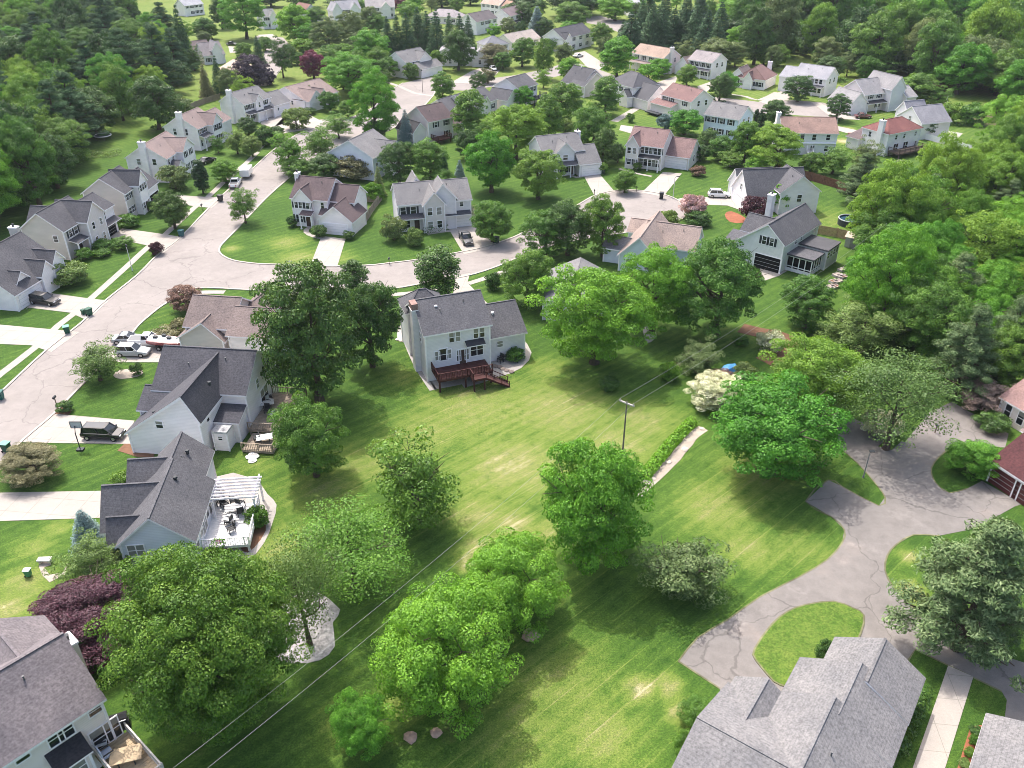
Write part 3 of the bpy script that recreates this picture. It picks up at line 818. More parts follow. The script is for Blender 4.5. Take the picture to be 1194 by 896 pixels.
    def deck(s, R, z, mat=None, rail=('f', 'l', 'r'), railmat=None, posts=True):
        mat = mat or WOOD; railmat = railmat or mat
        x0, x1, y0, y1 = R
        b = MB()
        n = max(1, int((y1 - y0) / 0.3))
        for k in range(n):
            b.box(x0, x1, y0 + (y1 - y0) * k / n + .012, y0 + (y1 - y0) * (k + 1) / n - .012, z - .06, z)
        b.box(x0, x1, y0, y0 + .08, z - .32, z - .065); b.box(x0, x0 + .08, y0 + .09, y1, z - .32, z - .065); b.box(x1 - .08, x1, y0 + .09, y1, z - .32, z - .065)
        d = b.build('deck', mat, s.root)
        if posts and z > .6:
            pm = MB(); pm.box(-.1, .1, -.1, .1, 0, z - .06); pme = pm.mesh('deck_post', mat)
            k = max(2, int((x1 - x0) / 2.6) + 1)
            for j in range(k): link('deck_post', pme, d, (x0 + .2 + (x1 - x0 - .4) * j / (k - 1), y0 + .2, 0))
        for e in rail:
            p, q = {'f': ((x0, y0 + .05), (x1, y0 + .05)), 'l': ((x0 + .05, y0), (x0 + .05, y1)), 'r': ((x1 - .05, y0), (x1 - .05, y1)), 'b': ((x0, y1 - .05), (x1, y1 - .05))}[e]
            r = MB(); p3 = Vector((*p, z)); q3 = Vector((*q, z)); Ld = (q3 - p3).length
            up = Vector((0, 0, 1))
            r.bar(p3 + up * .95, q3 + up * .95, .12, .08); r.bar(p3 + up * .15, q3 + up * .15, .08, .06)
            nb = int(Ld / .22)
            for j in range(nb + 1):
                c = p3.lerp(q3, j / nb); big = j % 9 == 0 or j == nb
                r.bar(c, c + up * (1.02 if big else .93), .12 if big else .045)
            r.build('railing', railmat, d)
        return d
    def stairs(s, p0, p1, z, w=1.2, mat=None):
        b = MB(); p0 = Vector(p0); p1 = Vector(p1); n = max(3, int(z / .18))
        d = (p1 - p0); side = Vector((-d.y, d.x)).normalized() * w / 2
        for k in range(n):
            c = p0 + d * (k + .5) / n; zz = z - z * (k + .5) / n
            e = d / n / 2 * 1.1
            pts = [c - e - side, c + e - side, c + e + side, c - e + side]
            for dz in (0, -.06): b.face([(q.x, q.y, zz + dz) for q in (pts if dz == 0 else pts[::-1])])
        for sg in (-1, 1):
            a = p0 + side * sg; c = p1 + side * sg
            b.bar((a.x, a.y, z - .15), (c.x, c.y, .05), .06, .25); b.bar((a.x, a.y, z + .9), (c.x, c.y, .9), .08, .08)
            for k in range(4):
                q = a.lerp(c, k / 3); zz = z * (1 - k / 3); b.bar((q.x, q.y, max(0, zz - .2)), (q.x, q.y, zz + .9), .09)
        return b.build('stairs', mat or WOOD, s.root)
    def vents(s, pts, mat=None):
        for x, y, z in pts:
            b = MB(); b.lathe([(.16, 0), (.14, .3), (.24, .33), (.2, .48)], 8)
            b.build('roof_vent', mat or WHITE, s.root, (x, y, z))
        return s
def angX(p, q, z):
    a = G(p[0], p[1], z); b = G(q[0], q[1], z)
    return math.degrees(math.atan2(b.y - a.y, b.x - a.x))
def angY(p, q, z): return angX(p, q, z) - 90.0

# ---- the grey house with the dark red deck, middle of the picture
A, B = P('v1', 235, 400, 735, 315)
H = House('grey sided house with dark grey roof and dark red rear deck', R_GREY, W_GREY, A, B, 7.2)
L = H.L; D = 9.0
m0 = H.block((0, L, 0, D), 7.2, 2.8)
wx0, wy0 = H.loc(P('v1', 720, 425), 3.9); wx1, _ = H.loc(P('v1', 1010, 380), 3.9)
m1 = H.block((L - .05, wx1, wy0, wy0 + 9.0), 3.9, 2.7)
H.block((-.3, 5.2, D - 1.0, D + 3.4), 6.6, 2.2, 'h', name='roof')
H.win(m0, 'f', (.41, .49, .79, .87), 6.1, .8, 1.35); H.win(m0, 'f', (.17, .35), 3.7, .6, 1.3); H.win(m0, 'f', (.26,), 3.75, 1.2, 1.7)
H.win(m0, 'f', (.79,), 3.6, 1.7, 1.7); H.door(m0, 'f', .56, 1.9, .9); H.win(m0, 'f', (.63, .50), 3.2, .45, 1.6)
H.win(m1, 'f', (.38,), 2.6, .8, .9); H.win(m0, 'l', (.28,), 5.6, .7, 1.3); H.win(m0, 'l', (.6,), 5.6, .7, 1.3)
H.chimney(m0, 'l', .42, 1.6, .8, 9.6)
bk = MB(); pq, aq = H.face_at(m0, 'l', .42, 0); bk.box(-.76, .76, -.83, .02, 9.3, 10.25); bk.build('chimney_stack', BRICK, H.root, pq, aq)
pm = H.porch(m0, 'f', .60, .90, 5.1, 1.0, AWN, False, .45)
dk = H.deck((.6, L - .8, -3.4, -.02), 1.9, REDDECK, ('f', 'l'))
H.deck((L * .55, L - 2.2, -4.8, -3.42), 1.88, REDDECK, ('l',))
H.stairs((L - 2.1, -4.1), (L + 1.0, -4.6), 1.85, 1.3, REDDECK)
H.vents([(L * .28, 3.2, 9.05), (L + 2.2, wy0 + 3.0, 5.7)])

# ---- white house with the saltbox garage, left
A, B = P('v2', 265, 350, 965, 392)
H = House('white sided house with charcoal roofs and long sloping garage wing beside the driveway', (.07, .07, .08), W_WHITE, A, B, 5.4)
L = H.L
m0 = H.block((0, L, 0, 9.2), 5.4, 3.2)
xl, yl = H.loc(P('v2', 65, 690), 2.9); xr, yr = H.loc(P('v2', 600, 592), 5.4); xp, yp = H.loc(P('v2', 415, 505), 8.1)
yf = (yl + yr) / 2
m1 = H.block((xl, xr, yf, 4.4), 5.4, 2.7, 'y', rp=(xp - xl) / (xr - xl), hF=2.9, hB=5.4)
H.block((xl - .2, xl + 4.6, yf + 3.6, yf + 9.0), 3.9, 1.5, 'x')
m3 = H.block((xr + .05, L - .3, -2.6, -.05), 2.9, 1.0, 'shed', hF=2.9, hB=3.7, ov=.3)
m4 = H.block((xr + .5, xr + 2.2, -4.4, -2.65), 2.5, .2, 'flat', ov=.1, roofc=(.5, .5, .5))
H.win(m1, 'f', (.46,), 4.3, .85, .9); H.win(m1, 'r', (.2, .75), 4.3, .6, 1.1); H.win(m1, 'r', (.62,), 1.8, .6, 1.1)
H.win(m0, 'r', (.72, .92), 5.0, .7, 1.5, True); H.win(m0, 'r', (.4,), 4.6, .7, 1.2); H.win(m0, 'r', (.55,), 2.2, 2.2, 2.0); H.win(m4, 'f', (.5,), 1.8, .5, .5)
H.garage(m1, 'l', .45)
H.deck((L + .05, L + 4.6, -1.0, 7.5), .9, WOOD, ('f', 'r', 'b'))
H.deck((L + .6, L + 4.4, -4.6, -1.05), .45, WOOD, ('f', 'r'), None, False)
H.vents([(xp + 1.3, yf + 4.2, 7.4), (xl + 3.4, yf + .7, 5.2)], SHUT)

# ---- grey blue house with white pergola, left
A, B = P('v3', 205, 648, 645, 617)
H = House('blue grey gabled house with dormered grey roof and white pergola deck', R_GREY, W_BLUE, A, B, 3.9)
x8, y8 = H.loc(P('v3', 800, 268), 3.9); x9, y9 = H.loc(P('v3', 765, 85), 3.9); L = H.L
m0 = H.block((0, L, 0, y8), 3.9, 2.9, 'y')
m1 = H.block((.3, min(L - 1.2, x9), y8 - 1.0, y9), 3.9, 2.4, 'y')
m2 = H.block((-2.6, L * .42, 3.2, 9.0), 3.2, 3.0, 'x')
m3 = H.block((-1.6, L * .5, y8 - .5, y8 + 4.8), 3.2, 2.5, 'x')
H.block((-1.2, L * .30, .9, 3.3), 3.6, 1.7, 'x')
H.win(m0, 'f', (.2,), 3.0, 1.5, 1.3); H.win(m0, 'r', (.1, .3, .62), 2.7, .8, 1.4); H.win(m0, 'r', (.45, .8), 2.4, 1.6, 1.9)
H.garage(m2, 'l', .5, 4.6)
dz = 1.0
H.deck((L + .02, L + 4.6, 2.0, y8 - .2), dz, plain('white_deck', (.62, .61, .6), .6, .2, 0, .1, 2), ('f', 'r'), WHITE)
pg = MB()
for yy in np.arange(6.6, y8 + 1.5, .55): pg.box(L + .1, L + 5.0, yy - .06, yy + .06, 3.3, 3.5)
for xx in (L + .4, L + 4.6): pg.box(xx - .08, xx + .08, 6.4, y8 + 1.7, 3.08, 3.296)
for xx in (L + .4, L + 4.6):
    for yy in (6.6, y8 + 1.3): pg.box(xx - .09, xx + .09, yy - .09, yy + .09, 0 if yy > y8 else dz, 3.075)
pg.build('pergola', WHITE, H.root)
H.vents([(L * .62, 6.5, 6.2), (L * .6, y8 + 3.0, 5.6)], SHUT)

# ---- big roofed house, bottom left corner
A, B = P('v4', -420, 1141, 590, 477)
H = House('cream house with worn mauve grey roof and tan deck in the lower left corner', (.15, .134, .14), W_CREAM, A, B, 6.5)
L = H.L; _, yb = H.loc(P('v4', 430, 25), 6.5); yb = min(max(yb, 8.5), 13)
m0 = H.block((0, L, 0, yb), 6.5, 3.2)
xg, _ = H.loc(P('v4', 70, 215), 7.5)
H.block((xg - 3.2, xg + 3.2, yb - 4, yb + 2.2), 6.5, 2.2, 'y')
def tof(px, z):
    x, y = H.loc(px, z); return x / L
H.win(m0, 'f', (tof(P('v4', 310, 690), 5.6), tof(P('v4', 375, 655), 5.6)), 5.55, 1.0, 1.3); H.win(m0, 'f', (tof(P('v4', 118, 812), 5.8),), 5.8, .9, .7)
H.win(m0, 'f', (tof(P('v4', 548, 535), 5.7),), 5.7, .9, .8)
ta, tb = tof(P('v4', 240, 830), 4.2), tof(P('v4', 480, 670), 4.2)
bx0, bx1 = ta * L + .4, tb * L - .4
mb = H.block((bx0, bx1, -1.2, -.02), 4.1, .8, 'shed', base=1.6, hF=3.7, hB=4.5, ov=.25, roofc=(.03, .03, .035))
H.win(mb, 'f', (.5,), 2.8, 1.3, 1.5); H.win(mb, 'r', (.5,), 2.8, .5, 1.4); H.win(mb, 'l', (.5,), 2.8, .5, 1.4)
tdr = tof(P('v4', 600, 655), 3.0)
H.win(m0, 'f', (tdr,), 2.85, 2.1, 2.0)
deck_house = H
H.deck((bx1 + .5, L + 1.0, -5.4, -.02), 1.7, TANWOOD, ('f', 'r', 'l'), plain('pale_rail', (.6, .55, .5), .7))
H.win(m0, 'r', (.3, .7), 5.4); H.chimney(m0, 'r', .5, 1.6, .8, 9.3)

# ---- large grey roofed bungalow, bottom right
A, B = P('v8', 975, 645, 1128, 235)
H = House('wide low house with stepped pale grey shingle roof beside the asphalt loop', R_LIGHT, W_WHITE, A, B, 2.9)
L = H.L
xF, yF = H.loc(P('v8', 770, 48), 2.9); _, yM = H.loc(P('v8', 545, 270), 2.9); xM, _ = H.loc(P('v8', 600, 185), 2.9); xN, _ = H.loc(P('v8', 480, 350), 2.9)
m0 = H.block((xM - .2, L, 0, yF), 2.9, 2.0, 'x')
m1 = H.block((xN, xM + .6, .05, yM), 2.9, 2.3, 'x')
m2 = H.block((xN - 14, xN + .5, .1, yM + 1.2), 2.9, 2.7, 'x')
xw, yw = H.loc(P('v8', 165, 425), 4.9)
m3 = H.block((xw - 6.5, xw + 5.5, yM - 3, yw + .2), 2.9, 2.4, 'y')
xg, yg = H.loc(P('v8', 330, 262), 3.2)
yr4 = min(yg, yw - 2.2); m4 = H.block((xw + 2, xg + .4, yr4 - 2.1, yr4 + 2.1), 2.88, 1.35, 'x')
H.garage(m1, 'b', .2, 2.6); H.win(m0, 'f', (.3, .6), 1.6)
vx, vy = H.loc(P('v8', 598, 400), 4.6); H.vents([(vx, vy, 4.1)])
vx, vy = H.loc(P('v8', 450, 560), 4.6); H.vents([(vx, vy, 4.3)])
grey_bungalow = H

# ---- corner of another grey roof, lower right
A, B = P('t', 1040, 565, 955, 850)
H = House('corner of a pale grey roofed house beside the red mulch bed', R_LIGHT, W_CREAM, A, B, 2.9)
m0 = H.block((0, H.L + 6, 0, 12), 2.9, 2.2)

# ---- red garage house on the right edge
A, B = P('w7', 375, 690, 592, 838)
H = House('cream house with pinkish roofs and dark red garage doors on the right edge', R_TAN, W_CREAM, A, B, 0.0)
L = H.L
m0 = H.block((0, L + 1.5, 0, 7.5), 2.9, 2.4, roofc=(.075, .03, .032))
qx, qy = H.loc(P('w7', 440, 555), 0); m1 = H.block((qx, qx + 12, max(7.6, qy), max(7.6, qy) + 7.5), 3.2, 1.9)
qx, qy = H.loc(P('w7', 428, 300), 0); m2 = H.block((qx, qx + 10, qy, qy + 8.5), 3.0, 2.2, 'x', roofc=(.25, .16, .145))
RD = plain('dark_red_garage_door', (.10, .025, .025), .6)
H.garage(m0, 'f', .3, 3.6, 2.3, RD); H.garage(m0, 'f', .78, 3.2, 2.3, RD)
H.win(m2, 'f', (.12, .3, .48), 1.7, .8, 1.7); H.win(m2, 'l', (.2, .45, .7), 1.7, .8, 1.8); H.win(m1, 'l', (.5,), 2.0, 1.0, 1.2)

# ---- beige house with brown roof, by the boat
A, B = P('w5', 235, 530, 712, 562)
H = House('beige house with brown shingle roof right behind the boat', R_BROWN, W_BEIGE, A, B, 5.4)
L = H.L
m0 = H.block((0, L, 0, 8.0), 5.4, 2.6)
xl, yl = H.loc(P('w5', 180, 650), 4.0); xr, yr = H.loc(P('w5', 615, 700), 4.0); xp, _ = H.loc(P('w5', 360, 575), 6.4)
yf = (yl + yr) / 2
m1 = H.block((xl, xr, yf, 3.4), 4.0, 2.4, 'y', rp=max(.3, min(.6, (xp - xl) / (xr - xl))))
m2 = H.block((L + .2, L + 5.6, -1.5, 6.5), 5.2, 2.2, 'x', wallc=W_WHITE)
m3 = H.block((L - .6, L + 5.4, 5.5, 12.0), 5.2, 2.4, 'h', wallc=W_WHITE)
H.win(m2, 'r', (.3, .75), 4.4, .8, 1.4, True); H.win(m2, 'r', (.25, .7), 1.7, .8, 1.5, True); H.win(m2, 'f', (.7,), 1.8, .7, 1.1); H.garage(m1, 'l', .5, 4.8)
H.vents([(xp + 1.6, yf + 3.2, 5.7)], SHUT)

# ---- row on the far side of the left street
A, B = P('w3', -500, 690, 95, 740)
H = House('white house with big charcoal roof and three dormers above the black parked car', R_DARK, W_WHITE, A, B, 2.9)
L = H.L; _, D = H.loc(P('w3', 375, 520), 2.9)
m0 = H.block((L - 13, L, 0, D), 2.9, 5.0, 'y')
H.block((L - 5, L + .5, D * .50, D * .74), 3.6, 1.7, 'x'); H.block((L - 5, L + .35, D * .76, D * .97), 4.3, 1.5, 'x'); H.block((L - 3.6, L - .9, D * .18, D * .38), 3.9, 1.2, 'x')
H.garage(m0, 'r', .27, 5.0); H.win(m0, 'r', (.62, .7, .9), 1.7, .8, 1.4, True)
H.chimney(m0, 'b', .6, 1.8, .9, 9.0, W_BEIGE)
A, B = P('w3', 145, 280, 435, 296)
H = House('beige house with stone entrance bay behind round clipped bushes', R_DARK, W_BEIGE, A, B, 5.5)
L = H.L; _, D = H.loc(P('w3', 752, 105), 5.5)
m0 = H.block((0, L, 0, D * .62), 5.5, 2.9, 'y')
m1 = H.block((L * .4, L + 1.9, D * .30, D * .66), 5.8, 2.6, 'x', wallc=W_STONE)
m2 = H.block((L * .2, L + .6, D * .64, D), 5.3, 2.0, 'y', wallc=W_WHITE)
H.block((-2.2, L * .4, D * .35, D * .62), 5.0, 2.0, 'x')
H.win(m0, 'f', (.78,), 3.9, .8, 1.1); H.win(m1, 'r', (.3, .75), 4.4, .7, 1.2); H.win(m1, 'r', (.3, .75), 1.7, .7, 1.2); H.win(m2, 'r', (.4,), 4.2, .8, 1.3)
H.win(m0, 'r', (.2, .38), 4.4, .9, 1.3, True); H.porch(m0, 'r', .08, .46, 3.3, 1.8); H.porch(m2, 'r', .05, .98, 3.2, 1.5, None, False); H.garage(m2, 'r', .5, 4.4, 2.2, OPEN); H.door(m0, 'r', .4)
A, B = P('w2', 40, 688, 325, 692)
H = House('beige gabled house with white front, nearest left of the clipped hedge column', R_DARK, W_BEIGE, A, B, 5.5)
L = H.L; _, D = H.loc(P('w2', 592, 600), 4.2)
m0 = H.block((0, L, 0, D * .66), 5.5, 2.8, 'y')
m1 = H.block((L * .45, L + 1.4, D * .28, D * .56), 6.2, 2.2, 'x', wallc=W_WHITE)
m2 = H.block((L * .3, L + .8, D * .64, D), 3.9, 2.8, 'y', wallc=W_WHITE)
H.win(m0, 'r', (.1, .25), 4.5, .8, 1.2, True); H.win(m0, 'r', (.1, .25, .9), 1.7, .8, 1.2, True); H.win(m1, 'r', (.2, .5, .8), 5.2, .7, 1.2, True); H.win(m1, 'r', (.2, .8), 1.7, .7, 1.2, True); H.garage(m2, 'r', .5, 4.4, 2.2, OPEN); H.door(m1, 'r', .5)
f0 = House('white house with pink brown roof and grey gabled porch', R_TAN, W_WHITE, *P('w2', 615, 450, 725, 395), 5.4, ang=angX(P('w2', 440, 372), P('w2', 570, 295), 8.2))
H = f0; L = 11.5
m0 = H.block((0, L, 0, 9.0), 5.4, 2.8); m1 = H.block((L * .45, L - .4, -1.6, 5), 5.6, 2.2, 'y', wallc=W_WHITE); H.block((.8, 4.6, -1.8, 1), 3.0, 1.2, 'y', roofc=R_GREY)
H.win(m0, 'l', (.3, .7), 4.6, .8, 1.3); H.win(m1, 'f', (.25, .7), 4.6, .8, 1.3, True); H.win(m1, 'f', (.25, .7), 1.8, .8, 1.3, True); H.win(m0, 'f', (.1, .3), 4.4, .8, 1.2); H.chimney(m0, 'l', .5, 1.8, .9, 9.4)
H = House('white house with pinkish brown roof, tall side chimney and arched grey entrance', R_TAN, W_WHITE, *P('w2', 835, 242, 935, 205), 5.4, ang=angX(P('w2', 705, 175), P('w2', 850, 112), 8.2))
L = 13.5
m0 = H.block((0, L * .66, 0, 9.0), 5.4, 2.8); m1 = H.block((L * .34, L * .66, -1.6, 5), 5.5, 2.1, 'y'); m2 = H.block((L * .64, L + 1, -.8, 7), 4.6, 2.4, 'x')
H.win(m0, 'l', (.35, .7), 4.4, .8, 1.5); H.win(m1, 'f', (.25, .7), 4.4, .9, 1.4, True); H.win(m1, 'f', (.25, .7), 1.8, .9, 1.4, True); H.win(m0, 'f', (.12, .35), 4.5, .8, 1.2, True); H.win(m0, 'f', (.1, .3), 1.7, .8, 1.5); H.porch(m0, 'f', .03, .48, 3.6, 1.6, roof_mat(R_GREY)); H.chimney(m0, 'l', .45, 2.0, .9, 9.6)
H = House('white house with grey roof, tall white chimney and attached garage', R_LIGHT, W_WHITE, *P('u5', 270, 337, 490, 285), 5.4, ang=angX(P('u5', 115, 225), P('u5', 375, 155), 8.0))
L = 10.5
m0 = H.block((0, L, 0, 8.6), 5.4, 2.6); m1 = H.block((L - .1, L + 6.5, -1.2, 6.8), 3.2, 2.6, 'x'); m2 = H.block((L * .36, L * .62, -.9, 3), 5.6, 1.5, 'y')
H.win(m0, 'f', (.1, .28, .82), 4.5, .7, 1.3, True); H.win(m2, 'f', (.5,), 4.5, .6, 1.3); H.porch(m0, 'f', .02, .95, 3.2, 1.7); H.win(m0, 'f', (.15, .3), 1.7, .7, 1.5, True); H.door(m0, 'f', .6); H.win(m1, 'f', (.25, .4), 1.9, .5, .7); H.chimney(m0, 'l', .5, 1.9, .9, 9.2); H.garage(m1, 'f', .62, 4.2)
H = House('white bungalow with faded pink brown roof and front gabled garage near the street bend', R_TAN, W_WHITE, *P('u5', 835, 300, 1140, 215), 3.1)
L = H.L; _, D = H.loc(P('u5', 570, 222), 3.1); D = min(max(D, 9), 14)
m0 = H.block((0, L, 0, D), 3.1, 3.0); m1 = H.block((.2, 6.0, -1.8, 4.5), 3.1, 2.4, 'y'); m2 = H.block((6.3, 8.8, -.7, 3.5), 3.3, 1.7, 'y')
H.garage(m1, 'f', .52, 4.6); H.win(m1, 'f', (.5,), 3.6, .5, .8); H.win(m0, 'l', (.35, .6), 2.0, .7, 1.1); H.win(m0, 'f', (.82, .92), 1.7, .8, 1.6, True); H.door(m2, 'f', .5)
H.block((-2.2, 0.05, D - 3.6, D - .2), 2.6, 1.4, 'x')

# ---- houses along the side street
A, B = P('v6', 50, 208, 265, 226)
H = House('cream house with maroon grey roof and gabled double garage at the street corner', R_MAR, W_WHITE, A, B, 5.5)
L = H.L; gx0, gy0 = H.loc(P('v6', 220, 340), 2.9); gx1, _ = H.loc(P('v6', 415, 356), 2.9); _, gd = H.loc(P('v6', 470, 285), 2.9)
m0 = H.block((0, L, 0, 8.5), 5.5, 2.8); m1 = H.block((gx0, gx1, gy0, gd), 2.9, 2.6, 'y'); m2 = H.block((L - .05, L + 4.8, 1.5, 7.5), 5.0, 2.2, 'x'); m3 = H.block((.8, L * .58, -.7, 3.5), 5.5, 1.9, 'y')
H.block((L - 1, gx0 + 2.6, -1.2, 1.6), 3.2, 1.6, 'shed', hF=3.0, hB=4.6)
H.garage(m1, 'f', .48, 4.9); H.win(m0, 'f', (.08,), 4.3, .6, 1.3); H.win(m3, 'f', (.12, .38, .8), 4.3, .7, 1.2, True); H.win(m0, 'f', (.86,), 4.3, .6, 1.2); H.win(m3, 'f', (.1, .3), 1.6, .7, 1.5, True); H.door(m3, 'f', .75); H.porch(m3, 'f', .42, 1.15, 3.2, 1.6, roof_mat(R_MAR)); H.chimney(m0, 'l', .5, 1.4, .7, 9.3)
A, B = P('v6', 697, 254, 1135, 217)
H = House('grey sided house with stone front bay above the black pickup', R_LIGHT, W_GREY, A, B, 5.5)
L = H.L
m0 = H.block((0, L, 0, 8.6), 5.5, 2.6); m1 = H.block((L * .34, L * .61, -1.7, 4.2), 5.6, 2.1, 'y', wallc=W_STONE); m2 = H.block((L * .44, L * .78, -.7, 4.3), 6.2, 2.6, 'y'); H.block((L * .2, L * .42, 5, 9.6), 6.2, 2.4, 'y')
H.win(m1, 'f', (.25, .72), 4.2, .9, 1.4); H.win(m1, 'f', (.25, .72), 1.6, .9, 1.3); H.win(m0, 'f', (.06, .2), 4.2, 1.0, 1.4, True); H.win(m0, 'f', (.68, .72, .87), 4.6, .7, .9); H.porch(m0, 'f', .0, .33, 3.4, 1.8); H.porch(m0, 'f', .62, .99, 3.2, 1.2, None, False); H.garage(m0, 'f', .80, 5.0, 2.3); H.door(m0, 'f', .24); H.win(m0, 'f', (.1,), 1.5, 1.2, 1.4)
A, B = P('v7', 20, 235, 300, 206)
H = House('grey sided house with pale grey roof and white chimney beyond the round lawn trees', R_LIGHT, W_GREY, A, B, 5.3)
L = H.L
m0 = H.block((0, L, 0, 8.6), 5.3, 2.7); m1 = H.block((L * .3, L * .72, -1.0, 4), 5.4, 2.0, 'y'); m2 = H.block((L * .80, L + 3.0, -2.8, 5.5), 2.9, 3.0, 'x')
H.win(m0, 'f', (.06, .2, .78), 4.3, .7, 1.2, True); H.win(m1, 'f', (.5,), 4.2, 1.1, 1.1); H.porch(m1, 'f', -.15, 1.5, 3.2, 1.8); H.win(m1, 'f', (.3, .6), 1.5, .9, 1.6, True); H.door(m1, 'f', .95); H.garage(m2, 'f', .6, 4.6); H.chimney(m0, 'r', .55, 1.5, 1.0, 8.6)
A, B = P('v7', 612, 162, 850, 192)
H = House('white house with brick pink roof and lower garage wing facing the round street end', (.19, .128, .122), W_CREAM, A, B, 5.5)
L = H.L; wx0, wy0 = H.loc(P('v7', 860, 243), 2.9); wx1, _ = H.loc(P('v7', 1030, 268), 2.9)
m0 = H.block((0, L, 0, 8.8), 5.5, 2.8); m1 = H.block((.1, L * .36, -1.4, 3.6), 5.6, 2.0, 'y'); m2 = H.block((L - .1, max(wx1, L + 5.6), wy0, wy0 + 8.6), 3.0, 3.0, 'x')
H.win(m0, 'f', (.44, .56, .68, .82, .92), 4.4, .8, 1.4, True); H.win(m0, 'f', (.42, .55, .67, .78, .9), 1.7, .9, 1.8); H.win(m1, 'f', (.25, .7), 4.3, .8, 1.3); H.win(m1, 'f', (.3, .7), 1.7, .9, 1.3, True); H.porch(m0, 'f', .34, .98, 3.3, 1.5, AWN, True); H.garage(m2, 'f', .46, 5.0, 2.3); H.win(m2, 'r', (.5,), 1.8)
# two houses at the right of the turning place
H = House('white garaged house with steep dark grey roof beside the white parked car', R_GREY, W_WHITE, *P('v5', 75, 155, 235, 225), 3.0, ang=angY(P('v5', 215, 80), P('v5', 435, 80), 7.2) + 8)
L = 8.5
m0 = H.block((1.5, 1.5 + L, 0, 12.5), 3.1, 4.4, 'y'); m1 = H.block((-2.6, 3.0, .8, 8.5), 3.0, 3.0, 'y'); m2 = H.block((4, 1.8 + L + 1.4, 6, 14), 4.6, 3.0, 'x')
H.garage(m0, 'f', .4, 4.2); H.garage(m1, 'f', .5, 2.6); H.win(m0, 'f', (.5,), 4.2, .8, 1.2); H.win(m2, 'r', (.5,), 3.2)
ang47 = angY(P('v5', 475, 612), P('v5', 735, 447), 5.3)
H = House('pale green grey house with grey roof, open dark garage and screened porch', R_GREY, (.69, .68, .67), *P('v5', 475, 612, 520, 620), 5.3, ang=ang47)
_, D = H.loc(P('v5', 735, 447), 5.3); xp, _ = H.loc(P('v5', 385, 512), 7.9); xl, _ = H.loc(P('v5', 165, 600), 4.0); xl = max(-12.5, min(xl, -8.5)); xp = max(xl + 3.5, min(-3.2, xp))
m0 = H.block((xl, 0, 0, D), 5.3, 2.7, 'y', rp=(xp - xl) / (0 - xl), hF=4.0, hB=5.3)
m1 = H.block((xl - 1.2, xl + 5, D * .28, D * .62), 4.6, 2.2, 'x'); m2 = H.block((xl - 2.4, xl + 1, D * .02, D * .26), 3.0, 1.3, 'shed', hF=3.0, hB=4.2)
H.win(m0, 'f', (.58, .74), 5.2, .7, 1.4, True); H.garage(m0, 'f', .72, 4.8, 2.6, OPEN); H.win(m0, 'r', (.35, .5, .9), 4.4, .6, .8); H.chimney(m0, 'l', .9, 2.2, 1.0, 9.2)
p1 = H.block((.05, 4.6, 2.2, 6.4), 2.9, .2, 'flat', ov=.25, walls=False, name='porch_roof'); p2 = H.block((.05, 5.2, 6.5, 11.5), 3.5, .2, 'flat', ov=.25, name='porch_roof')
sc_ = MB()
for t in np.linspace(0, 1, 5):
    sc_.box(.1 + 4.4 * t - .07, .1 + 4.4 * t + .07, 2.2, 2.34, 0, 2.88); sc_.box(4.46, 4.6, 2.2 + 4.1 * t - .06, 2.2 + 4.1 * t + .06, 0, 2.88)
for z in (.55, .95, 2.7): sc_.box(.1, 4.6, 2.22, 2.32, z - .06, z + .06); sc_.box(4.48, 4.58, 2.2, 6.4, z - .06, z + .06)
sc_.box(.1, 4.5, 2.25, 2.3, .05, .5); sc_.box(4.5, 4.55, 2.3, 6.3, .05, .5)
sc_.build('screened_porch', WHITE, H.root)
g_ = MB(); g_.box(.2, 4.4, 2.45, 6.3, .4, 2.75); g_.build('porch_screen_shade', OPEN, H.root)  # solid near-black block, painted shade behind the porch screens
H.win(p2, 'f', (.7,), 2.6, 1.4, .8); H.win(p2, 'r', (.15, .4, .65, .88), 2.5, .9, 1.0)
# house half hidden in the trees below the turning place
H = House('low house with wide pinkish beige roof and pale blue gable half hidden by bright trees', R_TAN[:0] + (.27, .215, .19), (.60, .65, .71), *P('w6', 610, 400, 815, 430), 3.0)
L = H.L; m0 = H.block((0, L + 1.5, 0, 14), 3.0, 3.4, 'y'); m1 = H.block((L * .5, L + 6.5, 6.5, 13.4), 3.0, 2.9, 'x'); H.block((-3.6, .5, 3.0, 8), 2.7, 1.2, 'x', roofc=R_LIGHT)
H.win(m0, 'f', (.25, .75), 1.7); H.block((-1.5, 3.5, 12, 17), 2.8, 1.5, 'x')
H = House('low grey roofed house with pale side wall almost covered by the bright tree', R_LIGHT, W_GREY, *P('w6', 78, 745, 160, 765), 2.7, ang=angY(P('w6', 85, 720), P('w6', 170, 425), 3.5))
m0 = H.block((0, 9.0, 0, 13), 2.8, 2.2, 'y'); H.win(m0, 'f', (.3,), 1.6)

